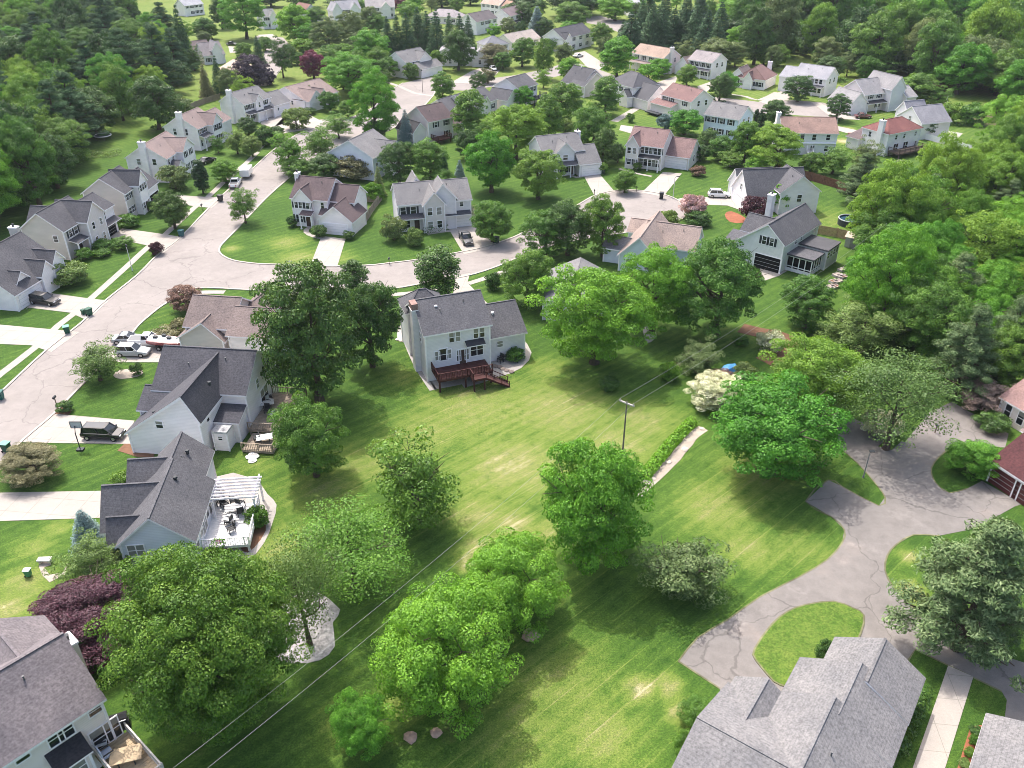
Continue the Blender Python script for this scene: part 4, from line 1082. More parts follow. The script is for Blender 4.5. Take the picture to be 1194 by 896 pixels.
# ---- second row and beyond
def simple(label, roofc, wallc, A, B, h, D, rise=2.6, ax='x', extra=(), near=False, wins=((.15, .38, .62, .85),), shut=True, ang=None, hipk=1.0, side='r'):
    H = House(label, roofc, wallc, A, B, h, near, ang=ang)
    L = H.L
    m = H.block((0, L, 0, D), h, rise, ax, hipk=hipk)
    if h > 4.5:
        H.win(m, 'f', wins[0], 4.3, .9, 1.3, shut); H.win(m, 'f', wins[0][1:], 1.6, .9, 1.3, shut); H.win(m, side, (.35, .7), 4.3)
    else:
        H.win(m, 'f', wins[0], 1.6, 1.0, 1.3, shut)
    for e in extra:
        H.block(*e[0], **(e[1] if len(e) > 1 else {}))
    return H, m, L
H, m, L = simple('white house with dark mauve roof and red rear deck beside the blue spruce', R_MAR, W_CREAM, *P('u6', 355, 372, 485, 327), 5.4, 9.0, 2.8, wins=((.3, .75),), ang=angX(P('u6', 270, 230), P('u6', 400, 205), 8.0))
H.block((-4.2, .05, 1.0, 8.0), 3.2, 2.0, 'y', roofc=(.05, .05, .055)); H.block((L - .1, L + 5, 1.5, 8), 3.0, 2.2); H.deck((.6, 5.0, -3.0, -.02), 1.2, REDDECK, ('f', 'l', 'r'))
H, m, L = simple('grey roofed house with cream wing at the inner street corner', R_GREY, W_CREAM, *P('u6', 640, 275, 830, 212), 3.2, 10, 2.8)
H.block((-5.5, 1, 3, 11), 3.0, 2.4); H.block((L * .3, L * .6, -1.5, 4), 3.2, 2.2, 'y')
H, m, L = simple('white two storey house with blue grey roof and dark deck beside the yellow green tree', R_GREY, W_WHITE, *P('u6', 985, 146, 1110, 108), 5.4, 9, 2.4)
H.block((-4.5, .5, 1, 8), 3.0, 2.2, 'y'); H.deck((L * .5, L + 1.5, -2.6, -.02), 2.0, SHUT)
A, B = P('w8', 95, 285, 480, 332)
H = House('pale blue white gabled house with grey roof half hidden behind shrubs', R_LIGHT, W_BLUE, A, B, 5.2); L = H.L
m = H.block((0, L, 0, 10.5), 5.2, 3.2, 'y'); m2 = H.block((L * .5, L + 2.0, 4.5, 10), 5.0, 2.2, 'x', wallc=W_WHITE); H.win(m2, 'r', (.5,), 4.0); H.win(m, 'f', (.3, .7), 4.0); H.win(m, 'r', (.15,), 3.0)
H, m, L = simple('cream house with brick red roof and low rear wing beside the bright round tree', (.185, .115, .108), W_CREAM, *P('u7', 848, 240, 1050, 292), 5.2, 8.6, 2.5, wins=((.12, .35, .8),))
H.block((-1.5, L * .55, -2.6, .1), 3.0, .9, 'shed', hF=3.0, hB=3.8); H.slab('deck', (-1.8, 3.5, -4.6, -2.62), .5, .8, SHUT)
simple('pale blue white house with light grey roof beside the two dark column shrubs', R_LIGHT, (.66, .73, .80), *P('c', 885, 530, 1042, 556), 5.4, 8.4, 2.4, wins=((.12, .25, .5, .78),))
H, m, L = simple('beige house with dark slate hipped roof among the inner lawns', R_DARK, W_BEIGE, *P('u7', 150, 150, 290, 180), 3.4, 11, 4.0)
H.block((L - 4.5, L + 1.2, -.2, 10), 3.4, 3.2, 'x', roofc=R_GREY); H.vents([(3.5, 5.0, 7.2)], WHITE)
H, m, L = simple('white house with grey hipped roof and arched rear bay beside the straight path', R_GREY, W_WHITE, *P('u7', 486, 152, 645, 198), 5.4, 9.5, 3.2, 'h', hipk=.8, wins=((.25, .5, .78),))
H.block((L - .3, L + 6.5, .5, 8.5), 3.1, 3.4, 'x'); H.block((L * .68, L * 1.0, -1.8, 3), 3.2, 1.6, 'y', roofc=R_DARK)
H, m, L = simple('cream house with orange tan roof and white end chimney in front of the conifers', (.30, .225, .18), W_CREAM, *P('c', 547, 245, 692, 272), 5.4, 8.6, 2.5)
H.chimney(m, 'r', .4, 1.6, .9, 9); H.porch(m, 'f', .02, .7, 3.2, 1.8, roof_mat(R_TAN))
H, m, L = simple('white house with light mauve grey roof and gabled garage in front of the conifers', (.25, .225, .225), W_WHITE, *P('u8', 345, 232, 560, 268), 5.4, 8.4, 2.4)
H.block((-4.6, 1.2, -1.0, 6.5), 3.0, 2.8, 'y', roofc=R_BROWN); H.porch(m, 'f', .28, .98, 3.1, 1.5)
H, m, L = simple('long cream bungalow with red brown hipped roof and white chimneys', (.17, .108, .1), W_WHITE, *P('u8', 795, 402, 1048, 432), 3.0, 11, 3.2, 'h', hipk=.6)
H.block((-2.8, 2.5, .5, 8), 3.0, 2.6, 'y', roofc=R_BROWN); H.block((L * .3, L * .6, -1.4, 4), 3.1, 2.0, 'y'); H.chimney(m, 'b', .3, 1.4, .8, 7.2)
H, m, L = simple('white house with dark grey roof and round topped front dormer on a far corner', R_DARK, W_WHITE, *P('u4', 290, 362, 442, 288), 5.3, 9.4, 3.0, ang=angX(P('u4', 200, 268), P('u4', 400, 225), 8.0))
H.block((.4, 4.0, -1.2, 4), 5.2, 1.9, 'y'); H.block((L - .1, L + 5, 2, 8), 3.0, 2.2, roofc=R_LIGHT)
simple('low far house with pale beige roof left of the blue green conifer', (.33, .29, .26), W_CREAM, *P('u3', 935, 400, 1190, 350), 2.9, 9, 2.6)
H, m, L = simple('far white house with mauve grey roof and dark porch', (.17, .135, .14), W_WHITE, *P('u3', 910, 152, 1050, 118), 5.4, 8.5, 2.6, wins=((.15, .5, .85),))
H.block((L - .1, L + 3, 2, 9), 5.2, 2.4); H.porch(m, 'f', 0, .98, 3.0, 1.6, AWN)
simple('far white house with plain brown grey roof behind the dark conifers', (.125, .11, .112), W_WHITE, *P('u3', 600, 205, 790, 167), 5.4, 9, 2.8, wins=((.3, .5, .62, .9),))
simple('far low house with pale mauve roof behind the conifer row', (.27, .245, .25), W_CREAM, *P('u3', 140, 150, 425, 168), 3.0, 9, 2.8, 'h')
H, m, L = simple('far cream house with tan roof at the top edge', (.36, .27, .22), W_WHITE, *P('u3', 645, 30, 815, 52), 5.2, 8, 2.4)
H.block((L, L + 7, 1, 8), 5, 2.4, roofc=(.3, .2, .15))
H, m, L = simple('far white house with large grey roof and steep front gables at the top edge', (.26, .26, .275), W_WHITE, *P('u2', 440, 92, 640, 78), 5.3, 9, 3.2, wins=((.2, .4, .75),))
H.block((-3.2, 1.0, -.6, 7), 5.2, 3.0, 'y'); H.block((L * .5, L * .9, -1.0, 5), 5.3, 2.6, 'y')
H, m, L = simple('far white house beside the small red tree at the top edge', (.3, .28, .27), W_WHITE, *P('u2', 690, 72, 955, 66), 5.2, 9, 3.0)
H.block((L * .55, L * .85, -1.2, 5), 5.2, 2.2, 'y')
A, B = P('u2', 112, 122, 253, 108)
H = House('far white gabled house with brick red roof beside the bright round tree', (.2, .115, .095), W_WHITE, A, B, 5.2); L = H.L
m = H.block((0, L, 0, 11), 5.2, 3.2, 'y'); H.win(m, 'f', (.3, .7), 4.6, .8, 1.3); H.win(m, 'f', (.5,), 1.7); H.block((L, L + 4, 4, 9), 3.0, 2)
H, m, L = simple('far white house with grey roof behind the large lime green tree', (.2, .205, .195), W_WHITE, *P('u1', 845, 160, 968, 150), 5.2, 8, 2.6, wins=((.25, .55, .85),))
H.block((L * .5, L, -1.0, 4), 5.3, 2, 'y')
H, m, L = simple('white dormered house with mauve grey roof beyond the dark spruces', (.2, .185, .19), W_WHITE, *P('u1', 300, 520, 490, 500), 3.2, 10, 3.6, wins=((.2,),))
H.block((L * .42, L * .85, -.8, 5), 5.0, 2.4, 'y', roofc=(.22, .21, .22)); H.block((-1.0, L * .7, 9, 15), 4.2, 2.4, 'x', roofc=(.16, .13, .125))
simple('tan sided house with sandy roof beside the purple tree', (.38, .31, .255), (.46, .38, .31), *P('u1', 440, 640, 610, 700), 4.4, 11, 2.2, wins=((.4,),))
simple('small far white house at the top left edge', (.34, .34, .36), W_WHITE, *P('u1', 120, 55, 290, 35), 5.0, 8, 2.6)
simple('far tan roofed house peeping out of the left wood', (.34, .26, .22), W_CREAM, *P('a', 432, 98, 512, 118), 3.2, 11, 3.0)
simple('far blue grey roofed house between the conifers', (.2, .25, .28), W_WHITE, *P('c', 775, 78, 875, 84), 4.2, 8, 2.6, 'h')
simple('far white house at the top edge behind the pale green tree', (.4, .4, .4), W_WHITE, *P('c', 536, 22, 584, 20), 5.4, 7, 2.2)
H, m, L = simple('white house with light grey roof and row of dark dormer windows before the right wood', (.27, .27, .29), W_WHITE, *P('w1', 225, 172, 462, 206), 5.3, 8.6, 2.8, wins=((.1, .28, .6, .72, .85),), shut=False)
H.block((-4.2, .1, -.8, 7.5), 4.6, 2.4, 'x'); H.porch(m, 'f', .4, .98, 3.1, 1.6, roof_mat(R_GREY))
H, m, L = simple('sprawling pale grey house with steep roofs and dark porch before the right wood', (.24, .235, .24), W_CREAM, *P('w1', 745, 318, 900, 300), 5.0, 9, 3.2, wins=((.3, .7),))
H.block((-6.0, .3, -1.2, 7.5), 3.1, 2.8, 'y', wallc=W_WHITE); H.block((L - .5, L + 4.5, -2.5, 8), 6.4, 3.0, 'y', wallc=W_GREY); H.porch(m, 'f', 0, .95, 3.0, 2.0, AWN); H.block((L + 4.4, L + 8, -4, 4), 4.0, 2.2, 'x')
A, B = P('w1', 985, 470, 1165, 530)
H = House('white gabled house with grey roof behind the red roofed house', (.22, .22, .24), W_WHITE, A, B, 4.2); L = H.L
m = H.block((0, L, 0, 9), 4.2, 3.2, 'y'); H.win(m, 'f', (.5,), 4.4, .9, 1.3); H.block((-3, 1.5, 2, 8), 5.0, 2.4, 'y')
H, m, L = simple('white house with wide brown roof and two tone rear wall facing the yard', (.235, .16, .135), W_WHITE, *P('w1', 150, 597, 545, 601), 5.3, 9, 2.6, wins=((.36, .58, .84),), shut=False)
H.chimney(m, 'l', .6, 1.8, .9, 9.2); H.porch(m, 'f', .3, 1.0, 2.9, .35, WHITE, False, .15); H.stairs((L * .52, -.2), (L * .52, -2.6), 1.6, 1.3, WHITE)
A, B = P('w1', 735, 562, 920, 612)
H = House('white house with brick red hipped roof and broad white chimney', (.175, .078, .072), W_WHITE, A, B, 5.3); L = H.L
_, D = H.loc(P('w1', 1108, 552), 5.3); D = max(8.5, min(D, 12)); m = H.block((0, L, 0, D), 5.3, 2.4, 'h', hipk=.9)
H.win(m, 'r', (.25, .5, .85), 4.3, .7, 1.0); H.win(m, 'r', (.3, .6), 1.7, 1.6, 1.9); H.win(m, 'f', (.3,), 4.3, .7, 1.2); H.chimney(m, 'f', .72, 2.4, .9, 8.6); H.deck((L + .05, L + 3.4, 1.0, D - 1), 1.3, plain('brown_deck', (.12, .085, .07), .8), ('f', 'r', 'b')); H.block((-3.0, .4, -1.5, 4), 3.0, 1.4, 'shed', hF=2.8, hB=4.0, roofc=R_MAR)
simple('far grey blue house at the top right corner', (.36, .39, .43), W_WHITE, *P('d', 1075, 15, 1165, 28), 4.6, 8, 2.4)

H, m, L = simple('white house with grey gabled roof and low garage left of the far driveway', R_LIGHT, W_WHITE, *P('b', 688, 292, 800, 268), 5.2, 9, 2.8)
H.block((L * .3, L + 2.2, -3.6, 2), 2.9, 1.6, 'x'); H.block((L * .5, L * .95, -1.0, 4), 5.3, 2.2, 'y')
A, B = P('b', 848, 240, 1000, 240)
H = House('white gabled house with low garage gable behind the dark street tree', (.24, .235, .24), W_WHITE, A, B, 5.0); L = H.L
m = H.block((0, L, 0, 9), 5.0, 3.0, 'y'); H.win(m, 'f', (.3, .7), 1.6); H.win(m, 'f', (.5,), 4.8); g2 = H.block((L - .1, L + 5.2, -1.5, 6), 3.0, 2.6, 'y'); H.win(g2, 'f', (.5,), 1.6)
simple('far white house with slate hipped roof behind the bronze tree', (.17, .175, .19), W_WHITE, *P('b', 1062, 214, 1165, 206), 4.8, 8.5, 2.6, 'h')
# ------------------------------------------------------------------ trees
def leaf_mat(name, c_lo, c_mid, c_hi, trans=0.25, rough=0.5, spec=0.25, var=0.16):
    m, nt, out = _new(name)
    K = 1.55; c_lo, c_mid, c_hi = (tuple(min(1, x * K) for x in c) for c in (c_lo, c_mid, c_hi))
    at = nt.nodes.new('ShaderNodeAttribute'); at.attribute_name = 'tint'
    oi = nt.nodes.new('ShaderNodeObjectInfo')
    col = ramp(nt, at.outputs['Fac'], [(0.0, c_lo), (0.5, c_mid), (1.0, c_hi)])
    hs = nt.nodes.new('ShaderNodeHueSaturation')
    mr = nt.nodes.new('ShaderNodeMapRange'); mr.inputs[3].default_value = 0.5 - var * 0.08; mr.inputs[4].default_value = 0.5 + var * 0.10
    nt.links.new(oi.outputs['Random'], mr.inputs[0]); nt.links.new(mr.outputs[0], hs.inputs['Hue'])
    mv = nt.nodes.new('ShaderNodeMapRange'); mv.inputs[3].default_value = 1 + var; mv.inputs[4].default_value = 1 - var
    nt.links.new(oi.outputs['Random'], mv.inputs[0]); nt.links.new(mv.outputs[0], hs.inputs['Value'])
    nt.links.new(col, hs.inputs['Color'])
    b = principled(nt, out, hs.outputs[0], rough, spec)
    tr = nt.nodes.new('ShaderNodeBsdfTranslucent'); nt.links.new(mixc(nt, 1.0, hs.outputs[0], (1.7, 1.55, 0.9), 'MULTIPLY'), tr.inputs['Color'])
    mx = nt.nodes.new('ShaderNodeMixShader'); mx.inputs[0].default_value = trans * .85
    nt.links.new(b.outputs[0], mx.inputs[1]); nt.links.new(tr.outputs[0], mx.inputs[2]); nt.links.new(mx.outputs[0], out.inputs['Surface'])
    return m
BARK = plain('bark', (0.085, 0.065, 0.05), 0.95, 0.1, 0, 0.4, 5.0)
BIRCHBARK = plain('pale_bark', (0.16, 0.14, 0.12), 0.95, 0.1, 0, 0.4, 5.0)
LM = dict(
    dark=leaf_mat('dark_leaves', (.020, .046, .010), (.036, .080, .014), (.072, .134, .026), .2, .48, .3),
    mid=leaf_mat('green_leaves', (.032, .076, .010), (.060, .128, .016), (.108, .198, .028), .28, .48, .3),
    bright=leaf_mat('bright_leaves', (.040, .110, .010), (.072, .180, .016), (.122, .255, .028), .32),
    lime=leaf_mat('yellow_green_leaves', (.050, .106, .011), (.088, .170, .018), (.140, .235, .032), .32),
    oak=leaf_mat('oak_leaves', (.036, .074, .009), (.068, .128, .014), (.128, .196, .026), .22),
    olive=leaf_mat('olive_leaves', (.046, .080, .018), (.080, .130, .030), (.132, .190, .056), .25),
    grey=leaf_mat('grey_green_leaves', (.048, .074, .022), (.084, .120, .038), (.145, .182, .068), .22),
    purple=leaf_mat('purple_leaves', (.022, .009, .013), (.044, .016, .023), (.080, .032, .040), .2),
    darkpurple=leaf_mat('dark_purple_leaves', (.016, .012, .020), (.030, .022, .034), (.055, .042, .055), .15),
    red=leaf_mat('crimson_leaves', (.055, .010, .022), (.100, .018, .040), (.150, .035, .065), .2),
    brown=leaf_mat('bronze_leaves', (.062, .064, .028), (.106, .104, .048), (.165, .160, .082), .2),
    rust=leaf_mat('rust_leaves', (.075, .042, .032), (.125, .078, .055), (.18, .125, .09), .2),
    spruce=leaf_mat('spruce_needles', (.018, .044, .019), (.032, .074, .030), (.062, .115, .048), .12, .6, .15),
    pine=leaf_mat('pine_needles', (.036, .064, .022), (.070, .112, .040), (.150, .195, .090), .16, .55, .22),
    blue=leaf_mat('blue_spruce_needles', (.050, .082, .080), (.090, .140, .136), (.165, .225, .215), .08, .6, .3),
    white=leaf_mat('white_blossom', (.15, .18, .08), (.33, .34, .22), (.50, .49, .40), .2),
    pinkwhite=leaf_mat('pink_blossom', (.16, .09, .09), (.28, .18, .18), (.45, .34, .33), .2),
    bare=leaf_mat('dry_twigs', (.09, .062, .05), (.15, .11, .09), (.21, .16, .125), .05),
    blackg=leaf_mat('column_shrub_leaves', (.012, .030, .010), (.022, .050, .014), (.040, .078, .022), .1),
)

def quads_from(centers, normals, size, rng, aspect=0.62, jitter=0.35):
    n = len(centers)
    r = rng.normal(size=(n, 3)); t = np.cross(normals, r); t /= np.linalg.norm(t, axis=1, keepdims=True) + 1e-9
    b = np.cross(normals, t)
    s = (size * (1 + jitter * rng.uniform(-1, 1, n)))[:, None] if np.isscalar(size) else (size * (1 + jitter * rng.uniform(-1, 1, n)))[:, None]
    a = t * s * 0.5; c = b * s * 0.5 * aspect
    bend = normals * s * 0.10
    v = np.stack([centers - a - bend, centers + c, centers + a - bend, centers - c], 1).reshape(-1, 3)
    f = np.arange(4 * n, dtype=np.int32).reshape(n, 4)
    return v, f

def unit(v): return v / (np.linalg.norm(v, axis=1, keepdims=True) + 1e-9)

def crown_round(seed, nclump=90, per=110, leaf=0.075, b=1.0, rag=0.22, csize=(.20, .32), shell=(.62, .92), top=0.25, lobes=5, gaps=0.0, drop=0.0, taper=0.0):
    """leaf clumps spread through a lumpy crown of half width 1, centred on the origin"""
    rng = np.random.default_rng(seed)
    # lumpy outline: a few big lobes
    ld = unit(rng.normal(size=(lobes, 3))); la = rng.uniform(-rag, rag * .8, lobes)
    d = unit(rng.normal(size=(nclump * 3, 3)))
    d = d[rng.uniform(size=len(d)) < np.clip(0.55 + 0.45 * d[:, 2] + top, .25, 1)][:nclump]
    lump = 1 + (la[None] * np.clip((d @ ld.T), 0, 1) ** 3).sum(1) + rng.uniform(-rag, rag, len(d)) * .5
    rad = rng.uniform(shell[0], shell[1], len(d)) * lump
    rad[: len(d) // 6] *= rng.uniform(.35, .75, len(d) // 6)
    c = d * rad[:, None]
    if taper: c[:, :2] *= (1 - taper * np.clip(c[:, 2:3], -1, 1))
    cr = rng.uniform(csize[0], csize[1], len(d))
    c[:, 2] *= b
    P_, N_, T_ = [], [], []
    for k in range(len(d)):
        if rng.uniform() < gaps: continue
        n = int(per * (cr[k] / np.mean(csize)) ** 2)
        dd = unit(rng.normal(size=(n, 3)))
        dd[:, 2] = np.abs(dd[:, 2]) * .8 + dd[:, 2] * .2
        rr = cr[k] * rng.uniform(.55, 1.0, n) ** .4
        p = c[k] + dd * rr[:, None] * np.array([1, 1, .78 * min(1.0, b)])
        if drop: p[:, 2] -= drop * rng.uniform(0, 1, n) ** 2
        nn = unit(dd * .9 + unit(c[k:k + 1]) * .2 + rng.normal(size=(n, 3)) * .42 + np.array([0, 0, .2]))
        P_.append(p); N_.append(nn); T_.append(np.clip(rng.normal(.45, .2, n) + rng.uniform(-.28, .28), 0, 1))
    p = np.concatenate(P_); nn = np.concatenate(N_); t = np.concatenate(T_)
    v, f = quads_from(p, nn, leaf, rng)
    return v, f, t

def crown_cone(seed, layers=16, leaf=0.09, h=3.0, per=90, droop=.25, gap=.25, irregular=.12, power=.9, base=0.06):
    """needle tufts along whorls of boughs; half width 1, from z=0 to z=h"""
    rng = np.random.default_rng(seed)
    P_, N_, T_ = [], [], []
    for i in range(layers):
        u = (i + rng.uniform(0, .4)) / layers
        z = h * (base + (1 - base) * u); R = (1 - u) ** power * (1 + rng.uniform(-irregular, irregular)) + .03
        nb = max(5, int(13 * R + 4)); a0 = rng.uniform(0, 6.28)
        for k in range(nb):
            if rng.uniform() < gap * .4: continue
            a = a0 + 2 * math.pi * k / nb + rng.uniform(-.2, .2); Rb = R * (1 + rng.uniform(-irregular * 1.6, irregular * 1.6))
            n = int(per * Rb / 1.0 * .5) + 8
            q = rng.uniform(.12, 1, n) ** .75
            wid = .05 + .17 * np.sin(np.pi * np.clip(q, 0, 1) ** .8) * Rb
            off = rng.normal(size=n) * wid
            x = np.cos(a) * q * Rb - np.sin(a) * off; y = np.sin(a) * q * Rb + np.cos(a) * off
            zz = z - droop * q * q * Rb + rng.normal(size=n) * .03 * h / 3
            P_.append(np.stack([x, y, zz], 1))
            N_.append(unit(np.stack([np.cos(a) * .35 + rng.normal(size=n) * .4, np.sin(a) * .35 + rng.normal(size=n) * .4, np.full(n, .8)], 1)))
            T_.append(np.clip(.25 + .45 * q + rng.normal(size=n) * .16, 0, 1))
    p = np.concatenate(P_); nn = np.concatenate(N_); t = np.concatenate(T_)
    v, f = quads_from(p, nn, leaf, rng, .5)
    return v, f, t

def crown_pine(seed, h=2.6, leaf=.07, layers=10, per=210):
    """a white pine: separate plates of foliage on long level boughs"""
    rng = np.random.default_rng(seed)
    P_, N_, T_ = [], [], []; boughs = []
    for i in range(layers):
        u = i / (layers - 1); z = h * (.14 + .84 * u); R = (1 - u ** 1.6) * .98 + .12
        nb = 6 if u < .75 else 4; a0 = rng.uniform(0, 6.28)
        for k in range(nb):
            a = a0 + 2 * math.pi * k / nb + rng.uniform(-.35, .35); Rb = R * rng.uniform(.65, 1.12)
            tip = np.array([np.cos(a) * Rb, np.sin(a) * Rb, z + .14 * Rb + rng.uniform(-.05, .08)])
            boughs.append(((0, 0, z - .05), tuple(tip * np.array([.85, .85, 1]))))
            ncl = 4 if Rb > .5 else 2
            for j in range(ncl):
                q = .42 + .58 * (j + rng.uniform(0, 1)) / ncl
                c = np.array([0, 0, z]) * (1 - q) + tip * q + np.append(rng.normal(size=2) * .11 * Rb, rng.normal() * .03)
                n = int(per * rng.uniform(.6, 1.1)); r = rng.uniform(.14, .25)
                dd = unit(rng.normal(size=(n, 3))); p = c + dd * (r * rng.uniform(.3, 1, n) ** .6)[:, None] * np.array([1, 1, .42])
                P_.append(p); N_.append(unit(dd * .5 + rng.normal(size=(n, 3)) * .45 + np.array([np.cos(a) * .3, np.sin(a) * .3, .7])))
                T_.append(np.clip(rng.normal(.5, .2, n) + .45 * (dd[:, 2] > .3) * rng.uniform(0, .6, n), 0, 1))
    p = np.concatenate(P_); nn = np.concatenate(N_); t = np.concatenate(T_)
    v, f = quads_from(p, nn, leaf, rng, .28)
    return v, f, t, boughs

def crown_mesh(name, data, mat):
    v, f, t = data[:3]
    me = np_mesh(name, v, f, {'tint': ('FACE', t)})
    me.materials.append(mat)
    return me

def trunk_mesh(name, zc, b, seed, r0=.085, limbs=9, mat=None, spread=.72, boughs=None, top=None):
    rng = random.Random(seed); m = MB()
    tz = top if top is not None else zc + b * .45
    pts = []; x = y = 0
    for k in range(6):
        u = k / 5; pts.append((x, y, tz * u)); x += rng.uniform(-.03, .03); y += rng.uniform(-.03, .03)
    m.tube(pts, [r0 * (1.35 if k == 0 else 1 - .8 * k / 5) for k in range(6)], 8)
    if boughs:
        for p, q in boughs: m.tube([p, ((p[0] + q[0]) / 2, (p[1] + q[1]) / 2, (p[2] + q[2]) / 2 - .02), q], [.028, .02, .008], 5, 0, False)
    else:
        for k in range(limbs):
            u = rng.uniform(.35, .85); s0 = Vector((0, 0, tz * u)); a = k * 2.4 + rng.uniform(-.4, .4)
            R = spread * rng.uniform(.7, 1.1); e = Vector((math.cos(a) * R, math.sin(a) * R, min(zc + b * .6, tz * u + b * rng.uniform(.3, .8))))
            mid = s0.lerp(e, .5) + Vector((0, 0, -.08 * b)); rr = r0 * (1 - u * .7)
            m.tube([s0, mid, e], [rr * .55, rr * .38, rr * .12], 6, 0, False)
            for j in range(2):
                s1 = mid.lerp(e, .4); e1 = s1 + Vector((rng.uniform(-.35, .35), rng.uniform(-.35, .35), rng.uniform(.1, .4) * b))
                m.tube([s1, e1], [rr * .25, rr * .08], 5, 0, False)
    return m.mesh('trunk', mat or BARK)

# prototypes: meshes with crown half width 1; zc = height of the crown's middle, b = its half height
PROTO = {}
def proto(key, crown, zc, b, trunk):
    PROTO[key] = (crown, zc, b, trunk)
def shifted(data, dz):
    v = data[0].copy(); v[:, 2] += dz; return (v,) + tuple(data[1:])

SHAPES = {}
def shape(name, variants):
    SHAPES[name] = variants
def mk_round(name, n, zc, b, tr=.075, **kw):
    vs_ = []
    for i in range(n):
        d = shifted(crown_round(abs(hash_(name)) % 1000 + i * 17, b=b, **kw), zc)
        vs_.append((d, zc, b * 1.02, trunk_mesh('trunk', zc, b, i + 3, tr)))
    shape(name, vs_)
def hash_(s): return sum(ord(c) * (i + 7) for i, c in enumerate(s))
mk_round('round', 3, .98, 1.0, nclump=165, per=150, leaf=.056, csize=(.15, .25))
mk_round('dense', 3, 1.0, 1.08, nclump=200, per=170, leaf=.044, csize=(.12, .21), rag=.18)
mk_round('oval', 2, 1.5, 1.5, nclump=150, per=90, leaf=.085, rag=.15, taper=.12)
mk_round('column', 2, 1.72, 1.75, nclump=130, per=85, leaf=.11, rag=.12, csize=(.26, .38))
mk_round('bigfine', 2, .95, .92, .07, nclump=560, per=290, leaf=.0225, csize=(.085, .16), shell=(.62, .95), rag=.18, lobes=9)
mk_round('near', 3, .9, .95, .07, nclump=235, per=220, leaf=.034, csize=(.11, .20), rag=.26, lobes=8)
mk_round('wispy', 3, 1.45, 1.05, .055, nclump=150, per=95, leaf=.042, csize=(.17, .32), rag=.34, shell=(.45, 1.0), gaps=.1, drop=.12)
mk_round('airy', 2, .92, 1.05, .06, nclump=150, per=105, leaf=.05, csize=(.13, .25), rag=.4, shell=(.4, 1.02), gaps=.06, lobes=9)
mk_round('shrub', 3, .62, .66, .06, nclump=70, per=80, leaf=.11, csize=(.24, .38), rag=.2)
mk_round('far', 3, 1.15, 1.0, .08, nclump=85, per=70, leaf=.12, csize=(.2, .34), rag=.26)
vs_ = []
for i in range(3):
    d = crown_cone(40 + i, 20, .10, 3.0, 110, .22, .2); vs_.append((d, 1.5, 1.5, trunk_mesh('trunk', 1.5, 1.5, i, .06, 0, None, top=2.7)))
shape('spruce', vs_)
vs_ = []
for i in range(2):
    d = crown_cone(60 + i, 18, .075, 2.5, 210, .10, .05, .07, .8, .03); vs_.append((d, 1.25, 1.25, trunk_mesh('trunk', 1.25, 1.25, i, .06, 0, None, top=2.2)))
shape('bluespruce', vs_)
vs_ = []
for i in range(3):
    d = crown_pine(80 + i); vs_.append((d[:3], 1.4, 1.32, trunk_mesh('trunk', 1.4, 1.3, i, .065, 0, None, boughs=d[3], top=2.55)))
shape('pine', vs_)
vs_ = []
for i in range(2):
    d = shifted(crown_round(90 + i, 150, 90, .17, b=3.2, rag=.08, csize=(.30, .42), shell=(.7, .9), taper=.22), 3.25); vs_.append((d, 3.25, 3.3, trunk_mesh('trunk', 3.2, 3.2, i, .1, 3)))
shape('columnar', vs_)

MESHCACHE = {}
def tree_meshes(shp, variant, mat):
    k = (shp, variant, mat)
    if k not in MESHCACHE:
        d, zc, b, tr = SHAPES[shp][variant]
        MESHCACHE[k] = (crown_mesh('crown', d, LM[mat]), tr, zc, b)
    return MESHCACHE[k]

trng = random.Random(5)
def tree_at(shp, mat, x, y, r, rv, label, group=None, name='leafy_tree', cat='tree', variant=None, lean=0.0):
    """r = crown half width in m, rv = crown half height in m"""
    nv = len(SHAPES[shp]); v = trng.randrange(nv) if variant is None else variant % nv
    cm, tm, zc, b = tree_meshes(shp, v, mat)
    o = thing(name, label, cat, (x, y, 0), trng.uniform(0, 6.28), group, (r, r, rv / b))
    link('crown' if cat == 'tree' else 'foliage', cm, o); link('trunk' if cat == 'tree' else 'stem', tm, o)
    return o

def fit(shp, x0, y0, x1, y1):
    """ground point and size of a tree whose crown fills this box of the photograph"""
    _, zc, b, _ = SHAPES[shp][0]; k = zc / b
    u, v = (x0 + x1) / 2, (y0 + y1) / 2
    rv = 4.0; r = 4.0
    for _ in range(12):
        c = G(u, v, rv * k); s, phi = depth_scale(c)
        r = (x1 - x0) / 2 / s; hh = (y1 - y0) / 2 / s
        q = hh * hh - (r * math.sin(phi)) ** 2
        rv = math.sqrt(max(q, 0)) / max(.3, math.cos(phi)); lo, hi = (.62 * b * r, 1.5 * b * r)
        rv = min(max(rv, lo), hi)
    return c.x, c.y, r, rv

def tree(shp, mat, box, label, name=None, cat='tree', group=None, variant=None):
    x, y, r, rv = fit(shp, *box)
    nm = name or {'spruce': 'spruce_tree', 'bluespruce': 'spruce_tree', 'pine': 'pine_tree', 'columnar': 'column_shrub'}.get(shp, 'leafy_tree' if cat == 'tree' else 'round_shrub')
    return tree_at(shp, mat, x, y, r * (1.1 if shp not in ('spruce', 'bluespruce', 'columnar') else 1.0), rv * 1.06, label, group, nm, cat, variant)

